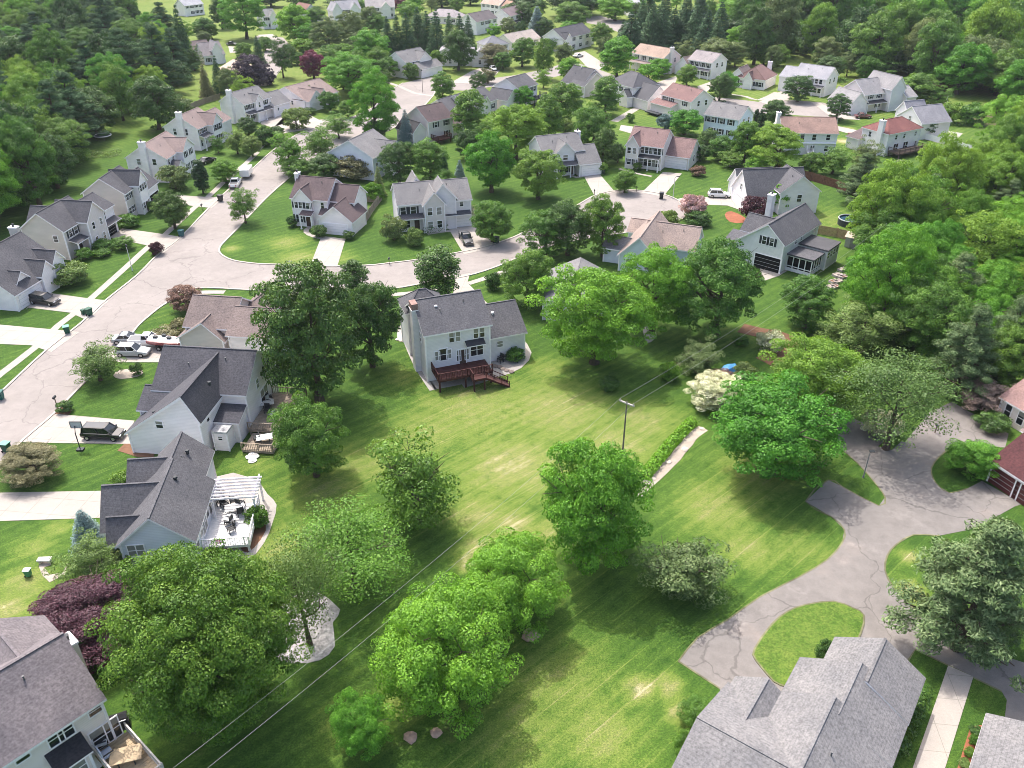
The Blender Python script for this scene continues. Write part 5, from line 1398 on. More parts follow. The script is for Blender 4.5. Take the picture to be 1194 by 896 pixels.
NEAR = [
 ('bigfine', 'oak', (130, 645, 344, 870), 'huge olive green tree beside the cream house in the lower left'),
 ('near', 'purple', (40, 684, 172, 752), 'wide purple leaved shrub tree behind the mauve roofed house'),
 ('airy', 'olive', (74, 628, 140, 690), 'feathery olive green tree between the blue spruce and the purple shrub tree'),
 ('shrub', 'grey', (132, 632, 166, 676), 'grey green shrub tree against the blue grey gable wall'),
 ('near', 'mid', (318, 462, 408, 566), 'dense round tree with glossy leaves at the corner of the wooden deck'),
 ('airy', 'mid', (428, 503, 542, 628), 'loose bluish green tree standing alone on the central lawn'),
 ('wispy', 'lime', (340, 588, 474, 694), 'wispy light green tree left of the power lines'),
 ('wispy', 'olive', (300, 630, 400, 748), 'thin trunked tree with see through crown over the pale round bed'),
 ('near', 'bright', (621, 514, 752, 672), 'tall bright green tree at the middle of the lawn edge'),
 ('near', 'bright', (538, 628, 654, 742), 'bright green tree second in the row at the middle of the lawn edge'),
 ('near', 'bright', (438, 688, 594, 842), 'broad bright green tree at the lower centre beside the smallest one of its row'),
 ('near', 'bright', (386, 808, 460, 886), 'small bright green tree, lowest of the row at lower centre'),
 ('airy', 'grey', (740, 616, 852, 712), 'grey green spreading tree above the bottom of the asphalt drive'),
 ('near', 'bright', (832, 438, 986, 572), 'large round green tree beside the upper arm of the asphalt drive'),
 ('near', 'lime', (902, 386, 1015, 490), 'yellow green tree behind the large round tree near the asphalt drive'),
 ('wispy', 'olive', (990, 408, 1110, 520), 'thin olive crowned tree over the upper asphalt drive'),
 ('pine', 'pine', (1068, 604, 1215, 772), 'big pale green pine on the grass island at the right edge'),
 ('dense', 'bright', (1104, 510, 1164, 560), 'small round bright tree next to the red garage doors'),
 ('dense', 'dark', (304, 316, 422, 484), 'dense dark tree on the left of the pair west of the red decked house'),
 ('dense', 'dark', (394, 314, 466, 448), 'dense dark tree on the right of the pair west of the red decked house'),
 ('column', 'dark', (398, 304, 428, 345), 'small dark tree top rising behind the dense pair'),
 ('shrub', 'spruce', (290, 388, 320, 432), 'dark bushy evergreen beside the beige house with the brown roof'),
 ('column', 'dark', (487, 288, 532, 352), 'dark upright tree beside the driveway of the red decked house'),
 ('dense', 'mid', (583, 290, 645, 362), 'round green tree right of the red decked house'),
 ('near', 'bright', (632, 302, 760, 436), 'largest bright green tree covering the low grey roof'),
 ('near', 'bright', (722, 292, 806, 396), 'bright green tree squeezed between the largest bright tree and the dark one'),
 ('near', 'mid', (788, 284, 892, 400), 'large dark green tree in front of the house with the screened porch'),
 ('dense', 'mid', (608, 243, 664, 304), 'green tree left of the dark one by the turning place'),
 ('dense', 'dark', (634, 233, 692, 302), 'darkest tree of the three by the turning place'),
 ('dense', 'mid', (680, 229, 729, 304), 'green tree right of the dark one by the turning place'),
 ('dense', 'mid', (912, 323, 974, 388), 'round tree on the lawn left of the brown bark bed'),
 ('round', 'bright', (545, 158, 600, 226), 'bright green tree on the lawn behind the grey house with the stone bay'),
 ('dense', 'mid', (600, 172, 656, 236), 'round dark green lawn tree beside the bright green one'),
 ('round', 'mid', (552, 236, 596, 284), 'small green tree beside the black pickup driveway'),
 ('shrub', 'grey', (445, 252, 473, 284), 'small grey green tree in front of the dark porch'),
 ('shrub', 'olive', (473, 262, 494, 292), 'small olive tree on the lawn below the grey house with the stone bay'),
 ('airy', 'mid', (267, 222, 300, 264), 'thin young tree on the lawn corner by the left street'),
 ('airy', 'olive', (80, 397, 143, 452), 'spreading lawn tree in front of the silver car'),
 ('near', 'brown', (3, 516, 70, 562), 'brownish bushy tree at the left edge beside the street'),
 ('round', 'rust', (198, 333, 234, 365), 'small plum red tree beside the brown roofed house'),
 ('round', 'dark', (181, 225, 219, 268), 'round dark street tree beside the stone fronted house'),
 ('shrub', 'olive', (60, 306, 102, 334), 'low spreading olive tree in front of the dormered white house'),
 ('round', 'lime', (247, 187, 277, 214), 'pale round street tree behind the white pickup'),
 ('round', 'dark', (153, 92, 206, 152), 'round dark tree at the edge of the left wood'),
 ('shrub', 'grey', (198, 115, 226, 138), 'grey green bush tree beside the pink roofed house'),
 ('near', 'bright', (410, 89, 464, 166), 'tall oval bright green tree near the inner street corner'),
 ('bluespruce', 'blue', (462, 130, 484, 168), 'blue spruce beside the house with the mauve roof'),
 ('oval', 'mid', (530, 108, 566, 164), 'oval green tree right of the house with the mauve roof'),
 ('near', 'lime', (565, 118, 637, 188), 'broad yellow green tree left of the inner lawns'),
 ('airy', 'mid', (376, 134, 412, 164), 'small airy tree in front of the pink roofed bungalow'),
 ('airy', 'lime', (314, 154, 362, 206), 'airy light green tree at the street bend'),
 ('airy', 'mid', (348, 145, 396, 192), 'airy green tree beside the blue white house'),
 ('shrub', 'olive', (330, 127, 360, 152), 'pale bush tree below the pink roofed bungalow'),
 ('shrub', 'dark', (298, 148, 320, 172), 'dark bush tree in front of the house with the tall white chimney'),
 ('airy', 'olive', (260, 150, 290, 182), 'thin pale tree by the arched grey entrance'),
 ('round', 'dark', (278, 138, 300, 160), 'small dark tree at the corner of the house with the tall white chimney'),
 ('dense', 'dark', (443, 164, 486, 218), 'dark tree below the blue spruce'),
 ('dense', 'mid', (476, 162, 526, 216), 'green tree below the house with the mauve roof'),
 ('bluespruce', 'blue', (526, 188, 546, 218), 'small blue spruce behind the grey house with the stone bay'),
 ('spruce', 'spruce', (508, 180, 528, 218), 'dark spruce behind the grey house with the stone bay'),
 ('shrub', 'brown', (392, 182, 434, 210), 'bronze bush tree against the pale blue gable'),
 ('round', 'dark', (358, 178, 396, 210), 'dark round tree behind the maroon roofed house'),
 ('spruce', 'grey', (432, 196, 450, 228), 'grey green conifer between the two side street houses'),
 ('shrub', 'lime', (424, 210, 446, 240), 'yellow green bush by the wooden fence'),
 ('oval', 'mid', (622, 47, 645, 92), 'oval street tree in front of the low beige roof'),
 ('oval', 'bright', (703, 46, 738, 90), 'oval bright tree left of the orange tan roof'),
 ('round', 'mid', (688, 28, 713, 56), 'round green tree behind the dark roofed corner house'),
 ('round', 'grey', (696, 42, 717, 72), 'grey green conifer like tree left of the oval bright tree'),
 ('bluespruce', 'blue', (612, 10, 640, 42), 'far blue grey conifer beside the big rounded tree'),
 ('round', 'mid', (645, 4, 685, 34), 'big rounded green tree behind the dark roofed corner house'),
 ('round', 'bright', (698, -4, 738, 24), 'bright spreading tree beside the far street'),
 ('airy', 'grey', (785, 47, 809, 74), 'grey green pine between the two houses in front of the conifers'),
 ('round', 'bright', (756, 68, 782, 90), 'light green bush tree in front of the orange tan roof'),
 ('shrub', 'bright', (744, 76, 770, 98), 'low light green tree on the lawn of the orange tan roofed house'),
 ('round', 'mid', (790, 77, 813, 101), 'small round tree at the end of the far driveway'),
 ('dense', 'dark', (826, 87, 854, 120), 'dense dark tree before the long cream bungalow'),
 ('shrub', 'grey', (647, 52, 668, 72), 'small grey green lawn tree at the far corner house'),
 ('round', 'mid', (632, 98, 678, 146), 'green tree on the inner lawns, upper of the left pair'),
 ('oval', 'mid', (624, 112, 656, 164), 'green tree on the inner lawns, lower of the left pair'),
 ('oval', 'mid', (692, 92, 722, 134), 'tapering green tree beside the grey hipped house'),
 ('near', 'mid', (668, 122, 718, 184), 'largest round tree of the inner lawns'),
 ('oval', 'dark', (690, 150, 717, 194), 'narrow tree beside the white chimney of the grey roofed house'),
 ('round', 'bright', (780, 127, 818, 158), 'bright round tree behind the brick pink roof'),
 ('shrub', 'blue', (766, 134, 784, 152), 'bluish bush behind the brick pink roof'),
 ('round', 'dark', (814, 152, 838, 178), 'dark tree right of the brick pink roof'),
 ('round', 'mid', (826, 158, 858, 188), 'bushy tree below the pale blue white house'),
 ('round', 'mid', (852, 144, 888, 192), 'green tree right of the pale blue white house'),
 ('near', 'lime', (878, 148, 938, 202), 'yellow green tree below the brown roofed house'),
 ('round', 'dark', (888, 118, 920, 150), 'dark tree left of the brown roof'),
 ('dense', 'dark', (914, 88, 950, 120), 'dark round tree in front of the house with the row of dormer windows'),
 ('dense', 'dark', (963, 111, 993, 142), 'dark round tree beside the pale pole'),
 ('round', 'dark', (1066, 136, 1091, 160), 'dark tree beside the white gabled house at far right'),
 ('airy', 'grey', (993, 164, 1029, 206), 'grey green tree below the red hipped roof'),
 ('airy', 'mid', (952, 170, 994, 206), 'small green tree in the yard of the brown roofed house'),
 ('near', 'bright', (260, -6, 308, 46), 'broad bright green tree by the far left street'),
 ('round', 'bright', (323, 4, 362, 50), 'rounded bright tree by the far brick red roof'),
 ('near', 'grey', (363, 24, 402, 66), 'grey green tree left of the pair behind the crimson tree'),
 ('near', 'grey', (390, 16, 426, 60), 'grey green tree right of the pair behind the crimson tree'),
 ('round', 'grey', (418, 10, 446, 42), 'blue grey tree in front of a far white house'),
 ('round', 'bright', (412, 36, 454, 76), 'bright tree in front of the dark conifer row'),
 ('round', 'lime', (384, 50, 412, 72), 'small yellow green tree behind the crimson tree'),
 ('near', 'bright', (378, 66, 438, 112), 'wide bright tree right of the crimson tree'),
 ('round', 'red', (350, 58, 379, 92), 'crimson leaved tree above the pink roofed bungalow'),
 ('airy', 'dark', (314, 44, 342, 98), 'dark open tree left of the crimson tree'),
 ('round', 'darkpurple', (274, 66, 312, 108), 'dark purple tree behind the house with the tall white chimney'),
 ('spruce', 'spruce', (291, 44, 310, 74), 'small dark conifer behind the dark purple tree'),
 ('shrub', 'darkpurple', (300, 76, 320, 104), 'small dark purple tree right of the large dark purple one'),
 ('shrub', 'lime', (340, 46, 366, 62), 'low yellow green bush by the far street'),
 ('spruce', 'spruce', (243, 68, 264, 108), 'dark spruce beside the tan sided house'),
 ('spruce', 'brown', (229, 76, 248, 112), 'browning spruce left of the dark spruce'),
 ('round', 'dark', (516, 38, 552, 82), 'dark tree in front of the white gable of a far house'),
 ('near', 'brown', (560, 52, 594, 78), 'bronze grey tree in front of a far grey roof'),
 ('column', 'mid', (505, 85, 528, 122), 'upright tree by the far driveway'),
 ('round', 'mid', (594, 46, 624, 78), 'green tree below the low beige roof'),
 ('round', 'red', (458, -4, 474, 16), 'small red tree at the top edge'),
 ('shrub', 'lime', (464, 4, 492, 24), 'yellow green bush at the top edge'),
 ('round', 'dark', (424, 140, 452, 166), 'dark bush below the tall oval tree'),
 ('round', 'mid', (440, 66, 464, 92), 'dense green tree left of the far white house with grey roof'),
 ('shrub', 'olive', (470, 72, 488, 96), 'olive bush against the far white house with grey roof'),
 ('shrub', 'brown', (560, 82, 578, 98), 'small bronze tree beside the far driveway'),
 ('shrub', 'bright', (569, 30, 584, 44), 'small bright bush below the far brown grey roof'),
 ('airy', 'bare', (1120, 443, 1176, 484), 'reddish brown leafless shrub tree above the asphalt drive'),
 ('shrub', 'olive', (1160, 440, 1194, 476), 'olive shrub tree behind the pink roof at the right edge'),
 ('airy', 'grey', (785, 395, 842, 442), 'grey sparse tree under the power lines'),
]
for shp, mat, box, lab in NEAR: tree(shp, mat, box, lab)

SHRUBS = [
 ('dense', 'white', (804, 438, 866, 478), 'wide cream white flowering shrub'),
 ('shrub', 'grey', (856, 424, 882, 450), 'grey green shrub beside the blue cover'),
 ('shrub', 'white', (884, 386, 914, 412), 'white flowering shrub at the end of the brown bark bed'),
 ('shrub', 'rust', (828, 432, 854, 446), 'reddish shrub behind the wide cream white shrub'),
 ('dense', 'white', (1006, 478, 1052, 512), 'white dogwood like shrub by the upper asphalt drive'),
 ('columnar', 'blackg', (225, 187, 242, 226), 'tall clipped dark hedge column with flat sides'),
 ('shrub', 'grey', (186, 194, 220, 222), 'grey green bush in front of the pink roofed white house'),
 ('columnar', 'blackg', (180, 186, 192, 208), 'dark narrow evergreen by the pink roofed white house'),
 ('shrub', 'mid', (134, 250, 160, 266), 'leafy bush with white flowers at the stone fronted house'),
 ('shrub', 'dark', (172, 234, 184, 248), 'dark bush at the stone front'),
 ('dense', 'mid', (131, 277, 155, 290), 'clipped round bush beside the driveway'),
 ('shrub', 'mid', (108, 279, 132, 294), 'bright low bush under the stone bay'),
 ('shrub', 'mid', (88, 289, 108, 304), 'round bush under the beige house porch'),
 ('shrub', 'mid', (110, 290, 128, 301), 'low bush between the round ones at the beige house'),
 ('shrub', 'purple', (174, 283, 190, 298), 'low purple bush by the kerb'),
 ('shrub', 'dark', (334, 252, 346, 266), 'round green bush at the corner of the maroon roofed house'),
 ('shrub', 'dark', (363, 263, 380, 278), 'clipped bush by the curved path'),
 ('shrub', 'dark', (400, 270, 413, 280), 'clipped bush right of the cream garage'),
 ('shrub', 'white', (544, 240, 562, 262), 'white flowering bush by the grey garage'),
 ('shrub', 'mid', (697, 188, 709, 206), 'clipped bush beside the grey garage wing'),
 ('shrub', 'rust', (806, 194, 822, 206), 'rust red bush at the corner of the brick pink house'),
 ('shrub', 'dark', (738, 190, 748, 200), 'dark bush below the front gable of the brick pink house'),
 ('round', 'mid', (716, 199, 742, 226), 'small lawn tree between the two driveways'),
 ('shrub', 'pinkwhite', (793, 227, 822, 258), 'pinkish blossoming bush by the turning place'),
 ('shrub', 'dark', (800, 246, 828, 264), 'dark low bush below the pinkish one'),
 ('shrub', 'olive', (768, 246, 792, 270), 'pale green bush on the edge of the turning place'),
 ('shrub', 'purple', (864, 230, 898, 262), 'plum purple bush between the two houses at the turning place'),
 ('shrub', 'bright', (894, 216, 926, 246), 'bright bush between the two houses at the turning place'),
 ('shrub', 'mid', (590, 405, 612, 422), 'dark green bush at the patio corner'),
 ('shrub', 'dark', (566, 318, 586, 340), 'dark plum bush beside the right driveway'),
 ('shrub', 'mid', (286, 586, 312, 620), 'leafy bush beside the white deck'),
 ('shrub', 'red', (238, 626, 268, 648), 'maroon bush at the corner of the white deck'),
 ('bluespruce', 'blue', (77, 592, 122, 640), 'squat blue spruce by the broad driveway'),
 ('shrub', 'mid', (130, 550, 152, 568), 'green bush beside the dormered roof'),
 ('shrub', 'dark', (152, 422, 166, 440), 'little clipped tree in the pale stone bed'),
 ('shrub', 'dark', (66, 468, 84, 482), 'low bush in the dark bed by the kerb'),
 ('shrub', 'brown', (178, 382, 206, 396), 'reddish brown low bush by the driveway'),
 ('shrub', 'brown', (200, 372, 220, 388), 'olive brown low bush by the brown roofed house'),
 ('round', 'mid', (786, 844, 822, 900), 'leafy bush against the grey roof, nearest the bottom edge'),
 ('round', 'mid', (794, 814, 832, 850), 'leafy bush against the grey roof, upper of the two'),
 ('round', 'dark', (952, 745, 976, 782), 'dark bush on the oval island'),
 ('shrub', 'dark', (1131, 846, 1146, 858), 'clipped bush in the red mulch bed, topmost'),
 ('shrub', 'mid', (1130, 857, 1142, 870), 'clipped bush in the red mulch bed, second from top'),
 ('shrub', 'mid', (1125, 872, 1138, 884), 'clipped bush in the red mulch bed, third from top'),
 ('shrub', 'olive', (1118, 885, 1132, 896), 'clipped bush in the red mulch bed, lowest'),
 ('shrub', 'mid', (560, 60, 572, 78), 'small blue green bush by the far brown grey roof'),
 ('shrub', 'dark', (1140, 480, 1176, 506), 'dark low hedge bush below the pink roof wall'),
 ('shrub', 'mid', (856, 392, 872, 404), 'dark bush on the lawn edge beside the power lines'),
 ('shrub', 'dark', (648, 188, 664, 206), 'dark bush by the porch of the grey roofed house'),
 ('shrub', 'mid', (730, 130, 740, 146), 'dark clipped bush beside the straight path'),
 ('shrub', 'olive', (650, 138, 668, 160), 'dry grey bush between the lawn trees'),
 ('columnar', 'blackg', (878, 128, 885, 150), 'dark narrow column shrub, left of the far two'),
 ('columnar', 'blackg', (884, 128, 892, 152), 'dark narrow column shrub, right of the far two'),
 ('columnar', 'spruce', (366, 302, 374, 322), 'thin dark evergreen tip behind the dense pair'),
 ('shrub', 'dark', (302, 154, 330, 166), 'low rounded hedge bush by the white chimneyed house'),
 ('shrub', 'dark', (312, 148, 330, 162), 'clipped dark bush ball by the street bend'),
 ('shrub', 'mid', (1095, 122, 1120, 144), 'rounded bush left of the two behind the pool surround'),
 ('shrub', 'mid', (1120, 122, 1150, 146), 'rounded bush right of the two behind the pool surround'),
 ('shrub', 'dark', (352, 126, 368, 134), 'low dark bush beside the pink roofed bungalow'),
 ('shrub', 'dark', (700, 440, 722, 458), 'low green bush at the shady lawn edge') ,
 ('shrub', 'lime', (770, 422, 792, 446), 'yellow green bush under the grey sparse tree'),
 ('shrub', 'bright', (1086, 430, 1106, 452), 'light green sapling bush by the upper drive'),
]
for shp, mat, box, lab in SHRUBS: tree(shp, mat, box, lab, cat='shrub' if shp not in ('bluespruce',) else 'tree')

# rows of conifers
for i, (x, y0, y1, w) in enumerate([(452, 24, 66, 18), (463, 22, 66, 16), (474, 20, 66, 20), (487, 14, 62, 20), (498, 18, 64, 18), (509, 16, 66, 20), (524, 20, 62, 16), (536, 20, 56, 16), (546, 22, 56, 14)]):
    tree('spruce', 'spruce', (x - w * .8, y0 - 1, x + w * .8, y1), 'dark spruce standing in the row behind the far white house with grey roof', group='spruces of the left far row')
for i, (x, y0, y1, w) in enumerate([(735, 18, 62, 30), (748, 4, 50, 22), (760, 10, 58, 26), (772, 14, 58, 24), (785, 14, 56, 24), (798, 14, 56, 24), (811, 10, 58, 26), (824, 16, 62, 26), (836, 26, 66, 22), (756, -6, 36, 22), (775, -6, 36, 22), (800, -4, 34, 22), (840, 6, 44, 22), (726, 26, 60, 16), (816, -6, 30, 22)]):
    tree('spruce', 'spruce', (x - w * .8, y0, x + w * .8, y1 + 2), 'dark spruce in the thick clump behind the orange tan roofed house', group='spruces of the right far clump')

# hedges and tall grass
FILL = [('dark', 380, -4, 408, 14), ('mid', 404, 0, 430, 18), ('mid', 428, 18, 452, 44), ('bright', 344, 30, 372, 56), ('mid', 356, 8, 380, 30), ('grey', 402, 40, 430, 66), ('mid', 366, 56, 396, 84), ('mid', 428, 54, 456, 84), ('bright', 396, 78, 420, 100), ('dark', 440, 82, 458, 104), ('mid', 338, 60, 354, 76),
 ('mid', 196, 40, 222, 78), ('dark', 214, 56, 236, 84), ('mid', 224, 20, 250, 46), ('dark', 188, 74, 212, 100), ('lime', 206, 26, 226, 50), ('grey', 230, 36, 246, 52), ('mid', 476, 34, 500, 58), ('olive', 474, 18, 502, 38), ('mid', 576, 62, 596, 82), ('dark', 600, 6, 622, 30), ('mid', 580, -6, 606, 12), ('bright', 654, 26, 676, 44), ('mid', 664, -4, 700, 16), ('dark', 700, 50, 716, 74), ('bright', 664, 80, 692, 94),
 ('mid', 590, 128, 622, 156), ('mid', 548, 140, 580, 172), ('bright', 598, 100, 622, 126), ('dark', 530, 150, 560, 186), ('mid', 700, 104, 722, 128), ('mid', 640, 168, 662, 184), ('dark', 712, 168, 730, 190), ('mid', 838, 178, 866, 196), ('dark', 806, 168, 828, 188), ('mid', 932, 178, 960, 204), ('bright', 866, 178, 896, 204), ('dark', 430, 176, 452, 200), ('mid', 504, 196, 530, 224), ('mid', 410, 176, 432, 196), ('mid', 330, 184, 362, 210), ('mid', 372, 106, 396, 130), ('dark', 356, 100, 374, 122), ('mid', 396, 118, 414, 138), ('bright', 846, 30, 880, 60), ('grey', 842, 52, 874, 80), ('mid', 880, 52, 904, 76), ('dark', 950, 66, 984, 92), ('mid', 1000, 70, 1040, 92), ('mid', 740, 52, 756, 68), ('olive', 282, 160, 304, 184), ('mid', 244, 158, 262, 180), ('mid', 764, 108, 778, 122), ('dark', 1040, 92, 1076, 118), ('mid', 1078, 100, 1110, 128)]
FILL += [('mid', 606, -2, 634, 24), ('dark', 624, 20, 646, 44), ('mid', 470, -8, 500, 8), ('mid', 690, -10, 716, 8), ('bright', 726, -8, 752, 12), ('dark', 274, -10, 300, 10), ('mid', 560, -8, 584, 8), ('mid', 300, 44, 318, 60), ('dark', 444, 44, 462, 66), ('mid', 500, 60, 518, 82), ('grey', 584, 22, 604, 42), ('mid', 636, 44, 652, 62)]
for k, (mat, *box) in enumerate(FILL): tree('round' if k % 3 else 'airy', mat, box, 'leafy garden tree among the crowded trees between the far houses', group='garden trees between the far houses')
def inpoly(u, v, poly):
    c = False
    for k in range(len(poly)):
        (x0, y0), (x1, y1) = poly[k], poly[k - 1]
        if (y0 > v) != (y1 > v) and u < (x1 - x0) * (v - y0) / (y1 - y0) + x0: c = not c
    return c
def scatter(poly, seed, spacing, kinds, label, group, rr, name='leafy_tree', limit=140, yscale=True):
    """trees of a wood: crown tops scattered over this patch of ground, in metres"""
    rng = random.Random(seed); pts = []
    g = [G(*p) for p in poly]; gp = [(p.x, p.y) for p in g]
    x0, x1 = min(p[0] for p in gp), max(p[0] for p in gp); y0, y1 = min(p[1] for p in gp), max(p[1] for p in gp)
    tries = 0
    while len(pts) < limit and tries < 9000:
        tries += 1
        x, y = rng.uniform(x0, x1), rng.uniform(y0, y1)
        if not inpoly(x, y, gp): continue
        sp = spacing * (1 + max(0, y - 150) / 260)
        if any((x - a) ** 2 + (y - b_) ** 2 < sp * sp for a, b_ in pts): continue
        pts.append((x, y))
    for x, y in pts:
        shp, mat, k = rng.choices(kinds, [q[3] for q in kinds])[0][:3]
        r = rng.uniform(*rr) * k
        b = SHAPES[shp][0][2]; asp = rng.uniform(.95, 1.6) if shp not in ('spruce', 'pine') else rng.uniform(.95, 1.15)
        nm = 'pine_tree' if shp == 'pine' else 'spruce_tree' if shp == 'spruce' else name
        lab = label[0] if shp not in ('pine', 'spruce') else label[1]
        tree_at(shp, mat, x, y, r, r * b * asp, lab, group + (' (conifers)' if lab is label[1] else ''), nm)
# garden trees filling the yards between the far houses, clear of every house and pavement
grng = random.Random(77); placed = []
for _ in range(6000):
    if len(placed) >= 72: break
    u, v = grng.uniform(240, 1060), grng.uniform(2, 150) ** 1.0
    if 140 + v * .05 < v or (u > 880 and v > 100): continue
    p = G(u, v); r = grng.uniform(2.4, 4.2)
    if any((p.x - a) ** 2 + (p.y - b) ** 2 < (rr + r * .7) ** 2 for a, b, rr in FOOT): continue
    if any(inpoly(p.x + dx, p.y + dy, q) for q in PAVED for dx, dy in ((0, 0), (2.5, 0), (-2.5, 0), (0, 3), (0, -3))): continue
    # keep clear of the line of sight to the front of a house just beyond
    if any(abs(p.x - a) < rr * .8 and 0 < b - p.y < rr + 9 for a, b, rr in FOOT): continue
    if any((p.x - a) ** 2 + (p.y - b) ** 2 < 36 for a, b in placed): continue
    placed.append((p.x, p.y)); k = len(placed)
    tree_at(('round', 'airy', 'near', 'round')[k % 4], ('mid', 'bright', 'dark', 'lime', 'mid', 'grey')[k % 6], p.x, p.y, r, r * grng.uniform(1.0, 1.4), 'leafy garden tree among the crowded trees between the far houses', 'garden trees between the far houses')
# left wood: foot of the trunks lies along this patch
scatter([(-120, 30), (130, 16), (196, 58), (212, 96), (188, 124), (160, 152), (110, 176), (85, 196), (62, 236), (20, 262), (-90, 290)], 3, 6.6,
        [('round', 'dark', 1, 2), ('near', 'mid', 1, 4), ('pine', 'spruce', 1.05, 4), ('near', 'lime', 1, 2), ('near', 'bright', 1, 1.5), ('airy', 'mid', 1, 1)],
        ('tall leafy tree packed into the dark wood at the upper left', 'tall dark conifer packed into the wood at the upper left'), 'trees of the upper left wood', (4.8, 7.2), name='woodland_tree', limit=150)
# wood across the top right
scatter([(850, 44), (880, 78), (930, 70), (990, 92), (1030, 92), (1090, 108), (1140, 112), (1196, 128), (1270, 150), (1330, 60), (1150, 14), (1000, 12), (860, 20)], 8, 7.6,
        [('round', 'mid', 1, 5), ('round', 'bright', 1, 3), ('round', 'lime', 1, 2.2), ('round', 'grey', 1, .8), ('airy', 'brown', .9, .4), ('round', 'dark', 1, 1)],
        ('leafy tree packed into the wood along the upper right edge', 'conifer in the wood along the upper right edge'), 'trees of the upper right wood', (5.0, 9.4), name='woodland_tree', limit=140)
# wood down the right side
scatter([(1118, 238), (1150, 228), (1180, 205), (1230, 190), (1300, 260), (1290, 470), (1190, 462), (1135, 440), (1085, 452), (1040, 415), (1010, 385), (1000, 345), (1025, 318), (1010, 300), (1045, 270)], 12, 5.4,
        [('near', 'bright', 1, 3.0), ('near', 'lime', 1, 2.6), ('near', 'mid', 1, 3), ('airy', 'lime', 1, 1.2), ('pine', 'pine', 1, 1.6), ('airy', 'brown', .8, .4)],
        ('leafy tree in the thick belt down the right side', 'soft green pine in the thick belt down the right side'), 'trees of the right hand belt', (3.4, 6.8), name='woodland_tree', limit=110)
EXTRA = [
 ('pine', 'pine', (984, 182, 1028, 236), 'dark pine at the end of the brown fence'),
 ('pine', 'pine', (1022, 190, 1064, 250), 'pine left of the pair in the right hand yard'),
 ('pine', 'pine', (1058, 180, 1104, 244), 'pine right of the pair in the right hand yard'),
 ('shrub', 'grey', (1000, 234, 1034, 262), 'grey green bush beside the round pool'),
 ('bluespruce', 'blue', (1040, 300, 1084, 378), 'tall blue spruce at the edge of the right hand belt'),
 ('spruce', 'pine', (1012, 318, 1050, 376), 'green spruce left of the tall blue one'),
 ('pine', 'pine', (1094, 360, 1164, 462), 'spreading dark pine above the asphalt drive'),
 ('pine', 'pine', (1150, 350, 1210, 440), 'dark pine at the right edge above the pink roof'),
 ('airy', 'olive', (962, 352, 1046, 420), 'olive crowned tree behind the yellow green one near the drive'),
 ('round', 'grey', (818, 44, 862, 78), 'pale green rounded tree at the end of the spruce clump'),
 ('near', 'bright', (1146, 108, 1206, 172), 'bright tree behind the pool surround at the right edge'),
 ('round', 'mid', (1046, 84, 1092, 122), 'dark green tree behind the swing frame'),
 ('near', 'lime', (1150, 160, 1220, 228), 'yellow green tree right of the pool surround'),
 ('near', 'bright', (840, -8, 900, 34), 'pale bright tree at the top right of the spruce clump'),
 ('round', 'dark', (246, -6, 268, 40), 'dark tree left of the broad bright tree at the top'),
 ('spruce', 'spruce', (196, 10, 226, 80), 'tall dark conifer beside the far left street'),
 ('round', 'mid', (118, -4, 146, 22), 'small tree beside the far tan roof'),
 ('round', 'dark', (500, -8, 530, 6), 'dark tree at the top edge left of the tan roof'),
 ('round', 'dark', (536, -10, 560, 6), 'dark tree at the top edge behind the far grey roof'),
 ('near', 'dark', (590, -6, 640, 24), 'dark tree at the top edge behind the far mauve roof'),
 ('round', 'dark', (640, -12, 700, 12), 'dark tree at the top edge behind the big rounded one'),
 ('round', 'dark', (300, -14, 330, 8), 'dark tree at the top edge behind the far grey roof by the lime tree'),
 ('round', 'dark', (330, -16, 372, 6), 'dark tree at the top edge behind the far brick red roof'),
]
for shp, mat, box, lab in EXTRA: tree(shp, mat, box, lab)
def far_wood(polys, seed):
    """the far-off woods beyond the last houses, read as one mass: trees that nobody could count"""
    rng = np.random.default_rng(seed); V, F, T = [], [], []; off = 0
    for poly, spacing in polys:
        gp = [(q.x, q.y) for q in (G(*p) for p in poly)]; pts = []
        x0, x1 = min(p[0] for p in gp), max(p[0] for p in gp); y0, y1 = min(p[1] for p in gp), max(p[1] for p in gp)
        for _ in range(5000):
            x, y = rng.uniform(x0, x1), rng.uniform(y0, y1)
            if inpoly(x, y, gp) and all((x - a) ** 2 + (y - b) ** 2 > spacing ** 2 for a, b in pts): pts.append((x, y))
        for x, y in pts:
            d, zc, b, _ = SHAPES['far'][rng.integers(3)]; r = rng.uniform(7, 10); a = rng.uniform(0, 6.28)
            v_ = d[0] * np.array([r, r, r * rng.uniform(1, 1.3)]); v_ = np.stack([v_[:, 0] * np.cos(a) - v_[:, 1] * np.sin(a) + x, v_[:, 0] * np.sin(a) + v_[:, 1] * np.cos(a) + y, v_[:, 2]], 1)
            V.append(v_); F.append(d[1] + off); T.append(np.clip(d[2] + rng.uniform(-.3, .2), 0, 1)); off += len(v_)
    me = np_mesh('distant_wood', np.concatenate(V), np.concatenate(F), {'tint': ('FACE', np.concatenate(T))}); me.materials.append(LM['mid'])
    tag(link('distant_wood', me), 'mass of distant woodland beyond the last houses', kind='stuff')
far_wood([([(-150, 10), (190, -4), (220, -40), (-200, -30)], 11), ([(850, 8), (1260, 8), (1400, -45), (830, -45)], 12), ([(190, -10), (860, -10), (880, -40), (200, -40)], 12)], 31)

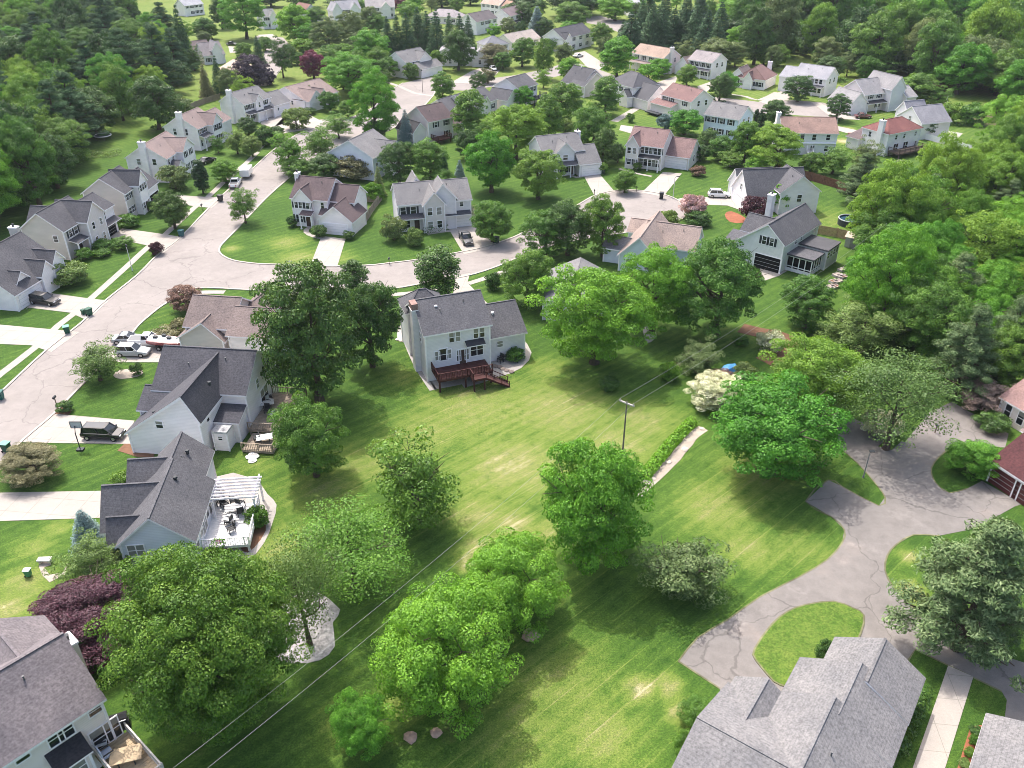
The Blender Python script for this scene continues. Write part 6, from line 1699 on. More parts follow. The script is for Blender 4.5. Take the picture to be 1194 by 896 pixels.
def undergrowth(polys, seed, mats, label):
    """the tangle of saplings and bushes that closes the gaps below the woodland trees"""
    rng = np.random.default_rng(seed); V, F, T = [], [], []; off = 0
    for poly, spacing, rr in polys:
        gp = [(q.x, q.y) for q in (G(*p) for p in poly)]; pts = []
        x0, x1 = min(p[0] for p in gp), max(p[0] for p in gp); y0, y1 = min(p[1] for p in gp), max(p[1] for p in gp)
        for _ in range(4000):
            x, y = rng.uniform(x0, x1), rng.uniform(y0, y1)
            if inpoly(x, y, gp) and all((x - a) ** 2 + (y - b) ** 2 > spacing ** 2 for a, b in pts): pts.append((x, y))
        for x, y in pts:
            d, zc, b, _ = SHAPES['far'][rng.integers(3)]; r = rng.uniform(*rr); a = rng.uniform(0, 6.28); k = rng.uniform(.7, 1.2)
            v_ = (d[0] - np.array([0, 0, .25])) * np.array([r, r, r * k]); v_ = np.stack([v_[:, 0] * np.cos(a) - v_[:, 1] * np.sin(a) + x, v_[:, 0] * np.sin(a) + v_[:, 1] * np.cos(a) + y, v_[:, 2]], 1)
            V.append(v_); F.append(d[1] + off); T.append(np.clip(d[2] + rng.uniform(-.3, .25), 0, 1)); off += len(v_)
    me = np_mesh('undergrowth', np.concatenate(V), np.concatenate(F), {'tint': ('FACE', np.concatenate(T))}); me.materials.append(LM[mats])
    tag(link('undergrowth', me), label, kind='stuff')
undergrowth([([(850, 40), (880, 70), (925, 62), (990, 84), (1030, 84), (1085, 104), (1140, 108), (1196, 124), (1260, 140), (1330, 60), (1150, 12), (1000, 10), (860, 18)], 6.5, (3.5, 5.5))], 51, 'dark', 'tangled undergrowth below the upper right wood')
undergrowth([([(1130, 240), (1160, 225), (1210, 200), (1300, 260), (1290, 460), (1190, 455), (1140, 430), (1095, 440), (1055, 405), (1030, 375), (1015, 345), (1040, 318), (1030, 300), (1055, 275)], 4.2, (2.2, 3.8))], 52, 'mid', 'tangled undergrowth below the right hand belt of trees')
undergrowth([([(-120, 30), (130, 14), (210, 60), (225, 100), (190, 118), (150, 140), (100, 162), (75, 184), (50, 225), (10, 250), (-90, 270)], 6.0, (2.5, 4.5))], 53, 'dark', 'dark undergrowth below the upper left wood')

def hedge(px, h, w, mat, label, leaf=.2, seed=1, dens=60):
    g = [G(*p) for p in px]; rng = np.random.default_rng(seed); P_, N_ = [], []
    for a, b in zip(g, g[1:]):
        L = (b - a).length; n = int(L * dens); t = rng.uniform(0, 1, n)
        d = (b - a).normalized(); nr = Vector((-d.y, d.x, 0))
        ang = rng.uniform(0, 2 * math.pi, n); rr = rng.uniform(.7, 1.05, n)
        px_ = np.array(a)[None] + np.array(b - a)[None] * t[:, None] + np.array(nr)[None] * (np.cos(ang) * rr * w / 2)[:, None]
        px_[:, 2] = h / 2 + np.sin(ang) * rr * h / 2
        P_.append(px_); N_.append(unit(np.array(nr)[None] * np.cos(ang)[:, None] + np.array([0, 0, 1]) * np.abs(np.sin(ang))[:, None] + rng.normal(size=(n, 3)) * .5))
    p = np.concatenate(P_); nn = np.concatenate(N_); o0 = np.array(g[0]); v, f = quads_from(p - o0, nn, leaf, rng)
    t = np.clip(rng.normal(.5, .2, len(f)), 0, 1)
    root = thing('hedge', label, 'hedge', g[0])
    link('foliage', crown_mesh('foliage', (v, f, t), LM[mat]), root)
    return root
hedge([(967, 96), (980, 98), (992, 102)], 2.2, 1.6, 'mid', 'clipped green hedge beside the house with dormer windows', .3, 2)
hedge([(493, 273), (508, 271), (522, 268)], 1.3, 1.3, 'dark', 'clipped dark hedge under the stone bay window', .2, 3, 90)
hedge([(104, 182), (112, 184), (128, 184), (140, 180)], 1.6, 1.8, 'grey', 'pale trimmed hedge on the lawn behind the pink brown roof', .3, 4)
hedge([(1088, 146), (1118, 148), (1146, 148)], 1.6, 1.6, 'dark', 'dark hedge row behind the pool surround', .3, 5)
hedge(P('k', 600, 795, 680, 690, 760, 600, 830, 530), .9, 1.6, 'bright', 'row of tall green ornamental grass beside the stone strip', .3, 6, 150)
hedge(P('t', 730, 440, 680, 560, 600, 740), .9, 1.5, 'dark', 'dark bushes along the eaves of the large grey roof', .25, 7, 110)
hedge(P('g', 320, 150, 318, 148), 1, 1, 'dark', 'dark planting by the grey porch', .3, 8)
# ------------------------------------------------------------------ vehicles
RUBBER = plain('tyre_rubber', (0.015, 0.015, 0.016), 0.8, 0.2, 0, 0.1)
RIM = plain('wheel_metal', (0.45, 0.45, 0.46), 0.3, 0.5, 0.8, 0.05)
LAMPG = plain('headlight_glass', (0.75, 0.77, 0.78), 0.15, 0.6, 0, 0.02)
LAMPR = plain('tail_lamp_red', (0.35, 0.02, 0.02), 0.25, 0.5, 0, 0.02)
CHROME = plain('bumper_trim', (0.10, 0.10, 0.105), 0.4, 0.5, 0, 0.05)
CGLASS = plain('car_glass', (0.012, 0.015, 0.018), 0.06, 0.7, 0, 0.02)
def paint(name, c):
    key = ('paint', name)
    if key not in MATS:
        m, nt, out = _new(name); b = principled(nt, out, c, 0.28, 0.5)
        b.inputs['Coat Weight'].default_value = 0.6; b.inputs['Coat Roughness'].default_value = 0.08
        MATS[key] = m
    return MATS[key]
def loft(mb, secs, mat=0):
    rings = []
    for s in secs:
        i = len(mb.v); mb.v.extend(s); rings.append((i, len(s)))
    for (a, n), (b, _) in zip(rings, rings[1:]):
        for j in range(n):
            k = (j + 1) % n; mb.f.append((a + j, a + k, b + k, b + j)); mb.m.append(mat)
    for a, n in (rings[0], rings[-1]): mb.f.append(tuple(a + j for j in range(n))); mb.m.append(mat)
CARMESH = {}
def car(kind, color, cname, px, head, label, L=4.7, W=1.86, name='parked_car', cat='car', group=None):
    """head = pixel towards which the nose points"""
    c = G(*px); h = G(*head); rz = math.atan2(h.y - c.y, h.x - c.x)
    o = thing(name, label, cat, (c.x, c.y, 0.05), rz, group)
    hw = W / 2; x0, x1 = -L / 2, L / 2
    tall = {'suv': 1.72, 'van': 1.75, 'sedan': 1.45, 'pickup': 1.78}[kind]; belt = {'suv': 1.02, 'van': 1.0, 'sedan': .9, 'pickup': 1.08}[kind]
    P_ = paint(cname, color)
    b = MB(); prof = [(x0, .55, belt * .80, .86), (x0 + .08, .38, belt * .93, .95), (x0 + .5, .27, belt, 1), (-.2, .25, belt, 1.0), (x1 - 1.45, .25, belt * .97, 1), (x1 - .8, .27, belt * .90, .98), (x1 - .2, .33, belt * .80, .92), (x1, .45, belt * .66, .80)]
    secs = []
    for x, zl, zt, k in prof:
        w = hw * k; zm = zl + (zt - zl) * .55
        secs.append([(x, -w * .93, zl), (x, -w, zm), (x, -w * .95, zt - .05), (x, -w * .84, zt), (x, w * .84, zt), (x, w * .95, zt - .05), (x, w, zm), (x, w * .93, zl)])
    loft(b, secs)
    # roof on pillars
    ca, cb = {'suv': (x0 + .25, x1 - 1.35), 'van': (x0 + .2, x1 - 1.0), 'sedan': (x0 + .75, x1 - 1.5), 'pickup': (x0 + 2.0, x1 - 1.35)}[kind]
    ra, rb = {'suv': (ca + .3, cb - .75), 'van': (ca + .2, cb - .85), 'sedan': (ca + .65, cb - .8), 'pickup': (ca + .15, cb - .7)}[kind]
    rw = hw * .74
    loft(b, [[(x, -rw * k, z - .10), (x, -rw * k, z - .05), (x, -rw * k * .82, z), (x, rw * k * .82, z), (x, rw * k, z - .05), (x, rw * k, z - .10)] for x, z, k in ((ra - .06, tall - .08, .9), (ra + .18, tall - .01, 1), ((ra + rb) / 2, tall, 1), (rb - .25, tall - .01, 1), (rb + .04, tall - .08, .93))])
    for sy in (-1, 1):
        for (xa, xb) in ((ca, ra), (cb, rb), (ca * .45 + cb * .55, ra * .45 + rb * .55)):
            b.bar((xa, sy * hw * .86, belt - .05), (xb, sy * rw, tall - .03), .10, .07)
    if kind == 'pickup':
        b.box(x0 + .1, ca - .05, -hw * .96, -hw * .88, belt - .1, belt + .02); b.box(x0 + .1, ca - .05, hw * .88, hw * .96, belt - .1, belt + .02); b.box(x0 + .05, x0 + .13, -hw * .9, hw * .9, belt - .2, belt + .02)
    body = b.build('body', P_, o)
    if kind == 'pickup':
        bb = MB(); bb.box(x0 + .15, ca - .08, -hw * .86, hw * .86, belt - .02, belt + .012); bb.build('cargo_bed', CHROME, o)
    g = MB(); ins = .03
    lo = [(ca + ins, -hw * .83, belt - .01), (cb - ins, -hw * .83, belt - .01), (cb - ins, hw * .83, belt - .01), (ca + ins, hw * .83, belt - .01)]
    hi = [(ra + ins, -rw + .02, tall - .06), (rb - ins, -rw + .02, tall - .06), (rb - ins, rw - .02, tall - .06), (ra + ins, rw - .02, tall - .06)]
    for nm, (i, j) in (('side_window', (0, 1)), ('windscreen', (1, 2)), ('side_window', (2, 3)), ('rear_window', (3, 0))):
        q = MB(); q.face([lo[i], lo[j], hi[j], hi[i]]); q.build(nm, CGLASS, o)
    if 'w' not in CARMESH:
        w = MB(); n = 18
        for r, yy in ((.35, .11),):
            w.tube([(0, -yy, 0), (0, yy, 0)], r, n)
        r2 = MB(); r2.tube([(0, -.125, 0), (0, -.10, 0)], .21, 12); r2.tube([(0, .10, 0), (0, .125, 0)], .21, 12)
        CARMESH['w'] = (w.mesh('tyre', RUBBER), r2.mesh('rim', RIM))
    for sx in (x0 + .85, x1 - .9):
        for sy in (-1, 1):
            t = link('wheel', CARMESH['w'][0], o, (sx, sy * (hw - .09), .34)); link('rim', CARMESH['w'][1], t)
    for sy in (-1, 1):
        q = MB(); q.box(x1 - .22, x1 - .03, sy * hw * .62 - .18, sy * hw * .62 + .18, belt * .62, belt * .74); q.build('headlight', LAMPG, o)
        q = MB(); q.box(x0 - .015, x0 + .12, sy * hw * .70 - .14, sy * hw * .70 + .14, belt * .62, belt * .85); q.build('tail_light', LAMPR, o)
        q = MB(); q.box(cb - .35, cb - .18, sy * (hw + .10) - .09, sy * (hw + .10) + .09, belt + .02, belt + .18); q.build('wing_mirror', P_, o)
    q = MB(); q.box(x1 - .09, x1 + .03, -hw * .78, hw * .78, .3, .5); q.box(x0 - .03, x0 + .07, -hw * .82, hw * .82, .36, .56); q.build('bumper', CHROME, o)
    return o
BLACKP, SILV, WHT = ((.012, .012, .014), 'black_paint'), ((.42, .43, .44), 'silver_paint'), ((.74, .74, .73), 'white_paint_car')
def v(kind, col, px, head, label, **k): return car(kind, col[0], col[1], px, head, label, **k)
v('van', BLACKP, (122, 510), (200, 513), 'black people carrier parked on the driveway beside the basketball hoop', L=5.0)
v('suv', SILV, (156, 414), (220, 415), 'silver car parked nearest the lawn beside the red and white boat')
v('sedan', ((.26, .27, .28), 'grey_paint'), (151, 399), (212, 397), 'grey car parked furthest from the lawn beside the street', L=4.6)
v('pickup', WHT, (173, 402), (240, 401), 'white pickup with covered bed parked right behind the boat', L=5.2)
v('suv', BLACKP, (53, 354), (104, 360), 'black car parked on the driveway of the dormered white house', L=4.9)
v('pickup', BLACKP, (543.5, 282), (551, 294), 'black pickup parked on the sloping driveway of the grey house', L=5.4)
v('suv', WHT, (838, 230), (870, 231), 'white car parked beside the white garages at the turning place')
v('sedan', ((.10, .02, .022), 'dark_red_paint'), (1006, 138), (1040, 138), 'dark red car on the short driveway of the pale grey house')
v('pickup', WHT, (275, 217), (284, 203), 'white pickup parked at the kerb in front of the trailer', L=5.4)
v('sedan', BLACKP, (242, 190), (270, 180), 'black car beside the clipped hedge column', L=4.7)
v('sedan', BLACKP, (271, 53), (290, 53), 'small black car far away on the top left driveway')
v('sedan', WHT, (575, 82), (590, 92), 'white car by the white gabled far house')
v('sedan', WHT, (674, 67), (690, 64), 'white car on the far corner driveway')
# trailer at the kerb
c = G(288, 206); h_ = G(297, 193)
t = thing('utility_trailer', 'white box trailer at the kerb ahead of the white pickup', 'trailer', (c.x, c.y, .05), math.atan2(h_.y - c.y, h_.x - c.x))
b = MB(); b.box(-2.2, 2.0, -1.05, 1.05, .55, 2.0); b.box(-2.25, 2.05, -1.08, 1.08, 2.0, 2.06); b.build('body', paint('white_paint_car', WHT[0]), t)
b = MB(); b.bar((2.0, -.6, .5), (3.2, 0, .5), .1); b.bar((2.0, .6, .5), (3.2, 0, .5), .1); b.build('tow_bar', CHROME, t)
for sy in (-1, 1): w_ = link('wheel', CARMESH['w'][0], t, (-.2, sy * 1.0, .34)); link('rim', CARMESH['w'][1], w_)
# boat on a trailer
c = G(199, 407); h_ = G(240, 411)
t = thing('motor_boat', 'red and white motor boat on its trailer under a loose cover beside the beige house', 'boat', (c.x, c.y, .1), math.atan2(h_.y - c.y, h_.x - c.x))
b = MB(); secs = []
for x, w, zk in ((-3.0, 1.0, .62), (-1.5, 1.12, .58), (0.4, 1.1, .6), (1.8, .8, .72), (2.7, .35, .95), (3.05, .04, 1.2)):
    secs.append([(x, -w * .55, zk), (x, -w, zk + .45), (x, -w, 1.42), (x, -w * .82, 1.46), (x, w * .82, 1.46), (x, w, 1.42), (x, w, zk + .45), (x, w * .55, zk)])
loft(b, secs); hull = b.build('hull', paint('boat_red', (.26, .05, .055)), t)
b = MB(); secs = []
for x, w in ((-2.9, .85), (-1.5, .98), (.4, .96), (1.8, .66), (2.7, .2)): secs.append([(x, -w, 1.47), (x, -w * .5, 1.72), (x, w * .5, 1.72), (x, w, 1.47)])
loft(b, secs); b.build('cover', plain('boat_cover', (.66, .64, .62), .8), t)
for x, y in ((-1.8, -.3), (-.8, .35), (.3, -.2)):
    q = MB(); q.box(x - .28, x + .28, y - .22, y + .22, 1.65, 2.0); q.build('seat', SHUT, t)
b = MB(); b.bar((-2.8, -.5, .35), (3.6, 0, .35), .12); b.bar((-2.8, .5, .35), (3.6, 0, .35), .12); b.build('trailer_frame', CHROME, t)
for sy in (-1, 1): w_ = link('wheel', CARMESH['w'][0], t, (-1.2, sy * .95, .3)); link('rim', CARMESH['w'][1], w_)

# ------------------------------------------------------------------ street furniture
def bin_(px, col, label, lidc=None, s=1.0):
    c = G(*px); o = thing('wheelie_bin', label, 'bin', (c.x, c.y, .03), random.Random(px[0]).uniform(0, 3), None, (s, s, s))
    b = MB(); secs = [[(-w, -w, z), (w, -w, z), (w, w, z), (-w, w, z)] for w, z in ((.27, .08), (.34, .98))]; loft(b, secs); b.box(-.37, .37, -.37, .37, .93, .985)
    b.build('body', plain('bin_' + label[:12], col, .5), o)
    b = MB(); b.box(-.37, .37, -.4, .36, 1.0, 1.06); b.box(-.3, .3, .36, .44, 1.0, 1.05); b.build('lid', plain('binlid_' + label[:12], lidc or col, .5), o)
    for sx in (-1, 1): q = MB(); q.tube([(sx * .26 - .04, .33, .12), (sx * .26 + .04, .33, .12)], .12, 10); q.build('wheel', RUBBER, o)
GREENB = (.012, .075, .045)
bin_((79, 389), GREENB, 'green bin with pale teal lid on the grass strip by two driveways', (.12, .33, .24), 1.15)
bin_((105, 368), GREENB, 'green bin standing beside the driveway of the black parked car', None, 1.15)
bin_((98, 367), GREENB, 'small bush green bin left of the taller one by the black parked car', None, .8)
bin_((1.5, 466), (.012, .10, .085), 'teal green bin at the kerb on the left picture edge', None, 1.2)
bin_((9, 527), (.02, .14, .10), 'green bin with white lid behind the brownish bushy tree', (.6, .62, .6), 1.2)
bin_((212, 276), (.02, .09, .10), 'blue green bin at the kerb of the stone fronted house', None, 1.2)
bin_((257.5, 235), (.03, .03, .03), 'black bin at the kerb below the white pickup', None, 1.3)
bin_((579, 284), (.02, .05, .04), 'dark green bin at the kerb right of the black pickup', None, 1.2)
bin_((771, 232), (.02, .025, .03), 'black bin on the rim of the round turning place', None, 1.3)
bin_((34, 672), (.05, .20, .10), 'small green box on the lawn left of the crescent stone edging', (.5, .6, .55), .8)
bin_((703, 203), (.02, .05, .03), 'dark bin beside the pale garage door of the grey roofed house', None, 1.1)

def mailbox(px, label):
    c = G(*px); o = thing('mailbox', label, 'mailbox', (c.x, c.y, 0))
    b = MB(); b.box(-.05, .05, -.05, .05, 0, 1.05); b.box(-.05, .05, -.3, .3, .95, 1.02); b.build('post', plain('mail_post', (.16, .12, .09), .8), o)
    b = MB(); prof = [(-.13, 0), (.13, 0), (.13, .14), (.09, .23), (0, .26), (-.09, .23), (-.13, .14)]
    loft(b, [[(x, y, 1.02 + z) for x, z in prof] for y in (-.3, .3)]); b.build('box', SHUT, o)
for px, l in (((66, 472), 'black mailbox in the dark bed by the kerb'), ((236, 245), 'black mailbox at the end of the pavement by the stone fronted house'), ((693, 228), 'mailbox on the left rim of the round turning place'), ((742, 224), 'mailbox between the two driveways of the turning place'), ((454, 308.5), 'mailbox on the kerb of the grey house lawn'), ((1090, 505), 'small black post box beside the upper asphalt drive')): mailbox(px, l)

def lamp(px, H_, label, tilt=(0, 0), col=(.55, .55, .54), arm=0.0):
    c = G(*px); o = thing('street_lamp', label, 'lamp post', (c.x, c.y, 0))
    m = plain('lamp_pole_%.2f' % col[0], col, .6)
    b = MB(); b.tube([(0, 0, 0), (0, 0, .5), (0, 0, H_)], [.12, .075, .05], 8); b.build('pole', m, o)
    b = MB()
    if arm: b.tube([(0, 0, H_ - .05), (arm * .6, 0, H_ + .25), (arm, 0, H_ + .25)], .04, 6); b.box(arm - .1, arm + .45, -.14, .14, H_ + .2, H_ + .32)
    else: b.lathe([(.1, H_), (.2, H_ + .12), (.17, H_ + .42), (.04, H_ + .5)], 8)
    b.build('lamp_head', SHUT, o)
lamp((154.5, 316), 4.4, 'pale thin lamp post on the lawn strip of the beige house')
lamp((784.5, 232), 4.6, 'pale lamp post beside the driveway of the brick pink roofed house', arm=.5)
lamp((1006.5, 557), 3.4, 'grey post on the grass tongue beside the asphalt drive', col=(.22, .22, .22), arm=.01)
lamp((976, 144), 5.5, 'pale pole beside the brown roofed house', col=(.5, .45, .4))
lamp((493, 108), 6.5, 'dark pole beside the far inner street corner', col=(.12, .1, .09))

# basketball hoop
c = G(94, 525); o = thing('basketball_hoop', 'portable basketball hoop on the edge of the driveway by the people carrier', 'basketball hoop', (c.x, c.y, .04))
b = MB(); b.box(-.4, .4, -.3, .3, 0, .16); b.tube([(0, 0, .1), (-.05, .1, 2.3), (-.15, .6, 3.0)], .06, 8); b.build('pole', SHUT, o)
b = MB(); b.box(-.65, .65, .62, .66, 2.75, 3.55); b.build('backboard', plain('backboard', (.5, .5, .5), .2), o)
b = MB()
for x0_, x1_, z0_, z1_ in ((-.69, .69, 2.70, 2.75), (-.69, .69, 3.55, 3.60), (-.69, -.65, 2.75, 3.55), (.65, .69, 2.75, 3.55)): b.box(x0_, x1_, .58, .70, z0_, z1_)
b.build('frame', SHUT, o)
b = MB(); b.tube([(.23 * math.cos(a), .95 + .23 * math.sin(a), 3.0) for a in np.linspace(0, 6.283, 15)], .03, 6, 0, False); b.build('rim', plain('hoop_rim', (.4, .08, .03), .5), o)

# utility poles and the two wires over the lawn
def upole(top, label, Hh=9.5, armdir=None):
    p = G(top[0], top[1], Hh); ang = math.atan2(armdir[1], armdir[0])
    o = thing('utility_pole', label, 'utility pole', (p.x, p.y, 0), ang)
    b = MB(); b.tube([(0, 0, 0), (0, 0, Hh)], [.11, .075], 10); b.build('pole', plain('pole_wood', (.15, .13, .115), .9, .1, 0, .3), o)
    b = MB(); b.box(-.95, .95, -.07, .07, Hh - .35, Hh - .2); b.build('crossarm', plain('crossarm_wood', (.42, .39, .35), .8), o)
    for x in (-.85, .85):
        q = MB(); q.lathe([(.03, 0), (.07, .06), (.05, .12), (.07, .18), (.02, .24)], 8, 0, (x, 0, Hh - .2)); q.build('insulator', plain('insulator', (.35, .3, .27), .3), o)
    M_ = Matrix.Rotation(ang, 4, 'Z')
    return [Vector((p.x, p.y, Hh + .04)) + M_ @ Vector((x, 0, 0)) for x in (-.85, .85)]
ad = wdir((722, 466), (739, 473))
e0 = upole((731, 468), 'dark wooden utility pole with pale crossarm at the middle of the lawn', armdir=ad)
e1 = upole((1040, 262), 'dark wooden utility pole in the trees on the right', armdir=ad)
e2 = upole((108, 985), 'dark wooden utility pole below the bottom of the picture', armdir=ad)
WIRE = plain('bright_wire', (.30, .30, .29), .4, .5, .3)
for k, (l0, l1) in enumerate((('left hand power wire running from the lawn pole to the lower left', 'left hand power wire running from the lawn pole to the right hand trees'), ('right hand power wire running from the lawn pole to the lower left', 'right hand power wire running from the lawn pole to the right hand trees'))):
    for a_, b_, l in ((e0[k], e2[k], l0), (e0[k], e1[k], l1)):
        pts = []
        for t_ in np.linspace(0, 1, 17):
            q = a_.lerp(b_, float(t_)); q.z -= 1.1 * 4 * t_ * (1 - t_); pts.append(q - a_)
        m = MB(); m.tube(pts, .010, 5); o = m.build('power_wire', WIRE, None, a_); tag(o, l, 'wire')

# ------------------------------------------------------------------ fences
FENCEW = plain('brown_fence_wood', (.15, .075, .05), .85, .15, 0, .3, 2.5); FENCEG = plain('grey_fence_wood', (.26, .22, .18), .85, .15, 0, .25, 2.5)
def fence(px, h, mat, label):
    g = [G(*p) for p in px]; o = thing('board_fence', label, 'fence', g[0]); b = MB(); pst = MB(); pst.box(-.07, .07, -.07, .07, 0, h + .12); pm = pst.mesh('post', mat)
    for p, q in zip(g, g[1:]):
        L = (q - p).length; d = (q - p) / L; n = int(L / .16); nr = Vector((-d.y, d.x, 0))
        for k in range(n):
            c = p + d * (k + .5) * L / n - g[0]; a = c - d * .072 - nr * .015; e = c + d * .072 + nr * .015
            pts = [(c - d * .072 - nr * .015), (c + d * .072 - nr * .015), (c + d * .072 + nr * .015), (c - d * .072 + nr * .015)]
            b.prism([(t.x, t.y) for t in pts], .05, h - (.03 if k % 2 else 0))
        for z in (.4, h - .3): b.bar(p - g[0] + nr * .04 + Vector((0, 0, z)), q - g[0] + nr * .04 + Vector((0, 0, z)), .05, .09)
        m_ = max(1, int(L / 2.4))
        for k in range(m_ + 1): link('post', pm, o, p + d * L * k / m_ - g[0])
    b.build('board_panel', mat, o)
fence([(906, 200), (945, 211), (975, 220), (1000, 231)], 1.9, FENCEW, 'brown board fence behind the two houses at the turning place')
fence([(947, 272), (975, 277), (1004, 284)], 1.8, plain('tan_fence', (.30, .20, .13), .85, .15, 0, .25, 2.5), 'tan board fence beside the small shed')
fence([(445, 234), (436, 246), (427, 260)], 1.8, FENCEG, 'grey brown board fence beside the cream garage')
fence([(408, 233), (424, 236), (440, 236)], 1.8, FENCEG, 'weathered board fence behind the maroon roofed house')
fence([(222, 128), (240, 121), (257, 116)], 1.7, FENCEG, 'grey board fence behind the house with the tall white chimney')

fence([(1066, 156), (1070, 161), (1100, 168), (1131, 176.5)], 1.5, WHITE, 'white board fence curving round the pale pool surround')
# ------------------------------------------------------------------ garden things
c = G(990.5, 262); o = thing('above_ground_pool', 'round dark rimmed above ground pool on the right hand lawn', 'pool', (c.x, c.y, 0))
b = MB(); b.lathe([(2.3, 0), (2.3, 1.2), (2.12, 1.2), (2.12, .2)], 28); b.build('wall', plain('pool_wall', (.03, .035, .045), .5), o)
b = MB(); b.tube([(2.25 * math.cos(a), 2.25 * math.sin(a), 1.25) for a in np.linspace(0, 6.283, 29)], .11, 6, 0, False); b.build('rim', plain('pool_rim', (.35, .37, .38), .5), o)
b = MB(); b.lathe([(2.1, .95), (2.1, 1.0)], 28); b.build('water', plain('pool_water', (.02, .055, .085), .08, .6), o)
c = G(120.5, 162); o = thing('trampoline', 'round trampoline with pale rim at the edge of the left wood', 'trampoline', (c.x, c.y, 0))
b = MB(); b.lathe([(2.0, .88), (2.0, .9)], 24); b.build('mat', SHUT, o)
b = MB(); b.tube([(2.1 * math.cos(a), 2.1 * math.sin(a), .92) for a in np.linspace(0, 6.283, 25)], .13, 6, 0, False); b.build('rim', WHITE, o)
for a in np.linspace(0, 6.283, 7)[:-1]:
    q = MB(); q.tube([(2.1 * math.cos(a), 2.1 * math.sin(a), 0), (2.1 * math.cos(a), 2.1 * math.sin(a), .9)], .05, 6); q.build('leg', CHROME, o)
c = G(1094, 122); o = thing('swing_frame', 'white garden swing frame before the right hand wood', 'swing', (c.x, c.y, 0))
b = MB()
for x in (-2.4, 2.4):
    for y in (-.9, .9): b.tube([(x, y, 0), (x * .95, 0, 2.4)], .09, 6)
b.tube([(-2.5, 0, 2.4), (2.5, 0, 2.4)], .1, 6); b.build('frame', WHITE, o)
for x in (-.9, .8):
    q = MB(); q.box(x - .3, x + .3, -.12, .12, .5, .56); q.bar((x - .25, 0, .56), (x - .25, 0, 2.35), .03); q.bar((x + .25, 0, .56), (x + .25, 0, 2.35), .03); q.build('swing_seat', SHUT, o)
a_, b2 = G(984, 288), G(1002, 292)
o = thing('garden_shed', 'small pale garden shed with a flat tan roof by the right hand fence', 'shed', a_, math.atan2(b2.y - a_.y, b2.x - a_.x))
b = MB(); b.box(0, 3.0, 0, 2.6, 0, 2.0); b.build('wall', wall_mat((.36, .36, .34)), o)
b = MB(); b.face([(-.2, -.2, 2.0), (3.2, -.2, 2.0), (3.2, 1.3, 2.7), (-.2, 1.3, 2.7)]); b.face([(-.2, 1.3, 2.7), (3.2, 1.3, 2.7), (3.2, 2.8, 2.0), (-.2, 2.8, 2.0)]); b.face([(-.2, -.2, 1.99), (3.2, -.2, 1.99), (3.2, 2.8, 1.99), (-.2, 2.8, 1.99)])
for x in (-.2, 3.2): b.face([(x, -.2, 2.0), (x, 2.8, 2.0), (x, 1.3, 2.7)])
b.build('roof', plain('shed_roof', (.42, .34, .27), .8), o)
b = MB(); b.box(.9, 1.9, -.04, 0, .05, 1.8); b.build('door', plain('shed_door', (.22, .22, .21), .7), o)
def stone(px, r, label, mat, group=None, h=.5, name='garden_rock', seed=0):
    rng = np.random.default_rng(seed + int(px[0] * 7)); c = G(*px); b = MB(); rings = []
    prof = [(.75, 0), (1, .25), (.9, .6), (.55, .9), (.15, 1.0)]; n = 9
    for rr, z in prof:
        i = len(b.v)
        for j in range(n):
            k = r * rr * rng.uniform(.8, 1.15); t = 6.283 * j / n; b.v.append((k * math.cos(t), k * math.sin(t), z * r * h * rng.uniform(.85, 1.1)))
        rings.append(i)
    for a, e in zip(rings, rings[1:]):
        for j in range(n): b.f.append((a + j, a + (j + 1) % n, e + (j + 1) % n, e + j)); b.m.append(0)
    b.f.append(tuple(rings[-1] + j for j in range(n))); b.m.append(0)
    tag(b.build(name, mat, None, (c.x, c.y, .02)), label, 'rock', group)
ROCK = plain('pale_rock', (.48, .42, .36), .9, .2, 0, .2, 3); PINKROCK = plain('pink_rock', (.36, .25, .2), .9, .2, 0, .2, 3)
for px, r, l in ((P('k', 640, 790), .4, 'pale boulder at the lower end of the stone strip'), (P('k', 790, 655), .45, 'pale boulder halfway up the stone strip'), (P('k', 870, 560), .35, 'pale boulder at the upper end of the stone strip'), (P('k', 715, 715), .35, 'pale boulder low down beside the tall ornamental grass')): stone(px, r, l, ROCK)
for px, r, l in ((P('r', 712, 655), .6, 'reddish boulder under the broad bright tree, left one'), (P('r', 830, 635), .5, 'reddish boulder under the broad bright tree, right one'), (P('s', 75, 185), .8, 'reddish boulder in the shade right of the bright trees')): stone(px, r, l, PINKROCK)
for k, px in enumerate(P('v3', 990, 125, 1010, 145, 1028, 120, 1008, 110)): stone(px, .5, 'white garden stone in the heap below the wooden deck', plain('white_rock', (.66, .64, .6), .8), 'white stones by the deck')
for k, px in enumerate(P('v1', 720, 635, 750, 645, 780, 648, 815, 655, 840, 668, 870, 682, 905, 690)): stone(px, .45, 'brown edging stone in the row across the patio', plain('patio_stone', (.2, .16, .14), .9), 'edging stones on the patio')
for k, px in enumerate(P('v1', 30, 440, 55, 448, 80, 445, 105, 438)): stone(px, .45, 'stone in the low wall by the grey chimney', ROCK, 'stones by the chimney bed')
c = G(851, 432); o = thing('covered_heap', 'blue tarpaulin over a heap beside the cream white shrub', 'tarpaulin', (c.x, c.y, 0), .4)
b = MB(); rng = random.Random(4); secs = []
for x, k in ((-1.3, .5), (-.7, .9), (.1, 1.0), (.8, .85), (1.3, .4)): secs.append([(x, -.9 * k, .02), (x, -.55 * k, .75 * k + rng.uniform(-.1, .1)), (x, .1, .95 * k + rng.uniform(-.1, .1)), (x, .6 * k, .7 * k), (x, .95 * k, .02)])
loft(b, secs); b.build('tarpaulin', plain('blue_tarpaulin', (.06, .24, .50), .45, .4, 0, .2, 2), o)
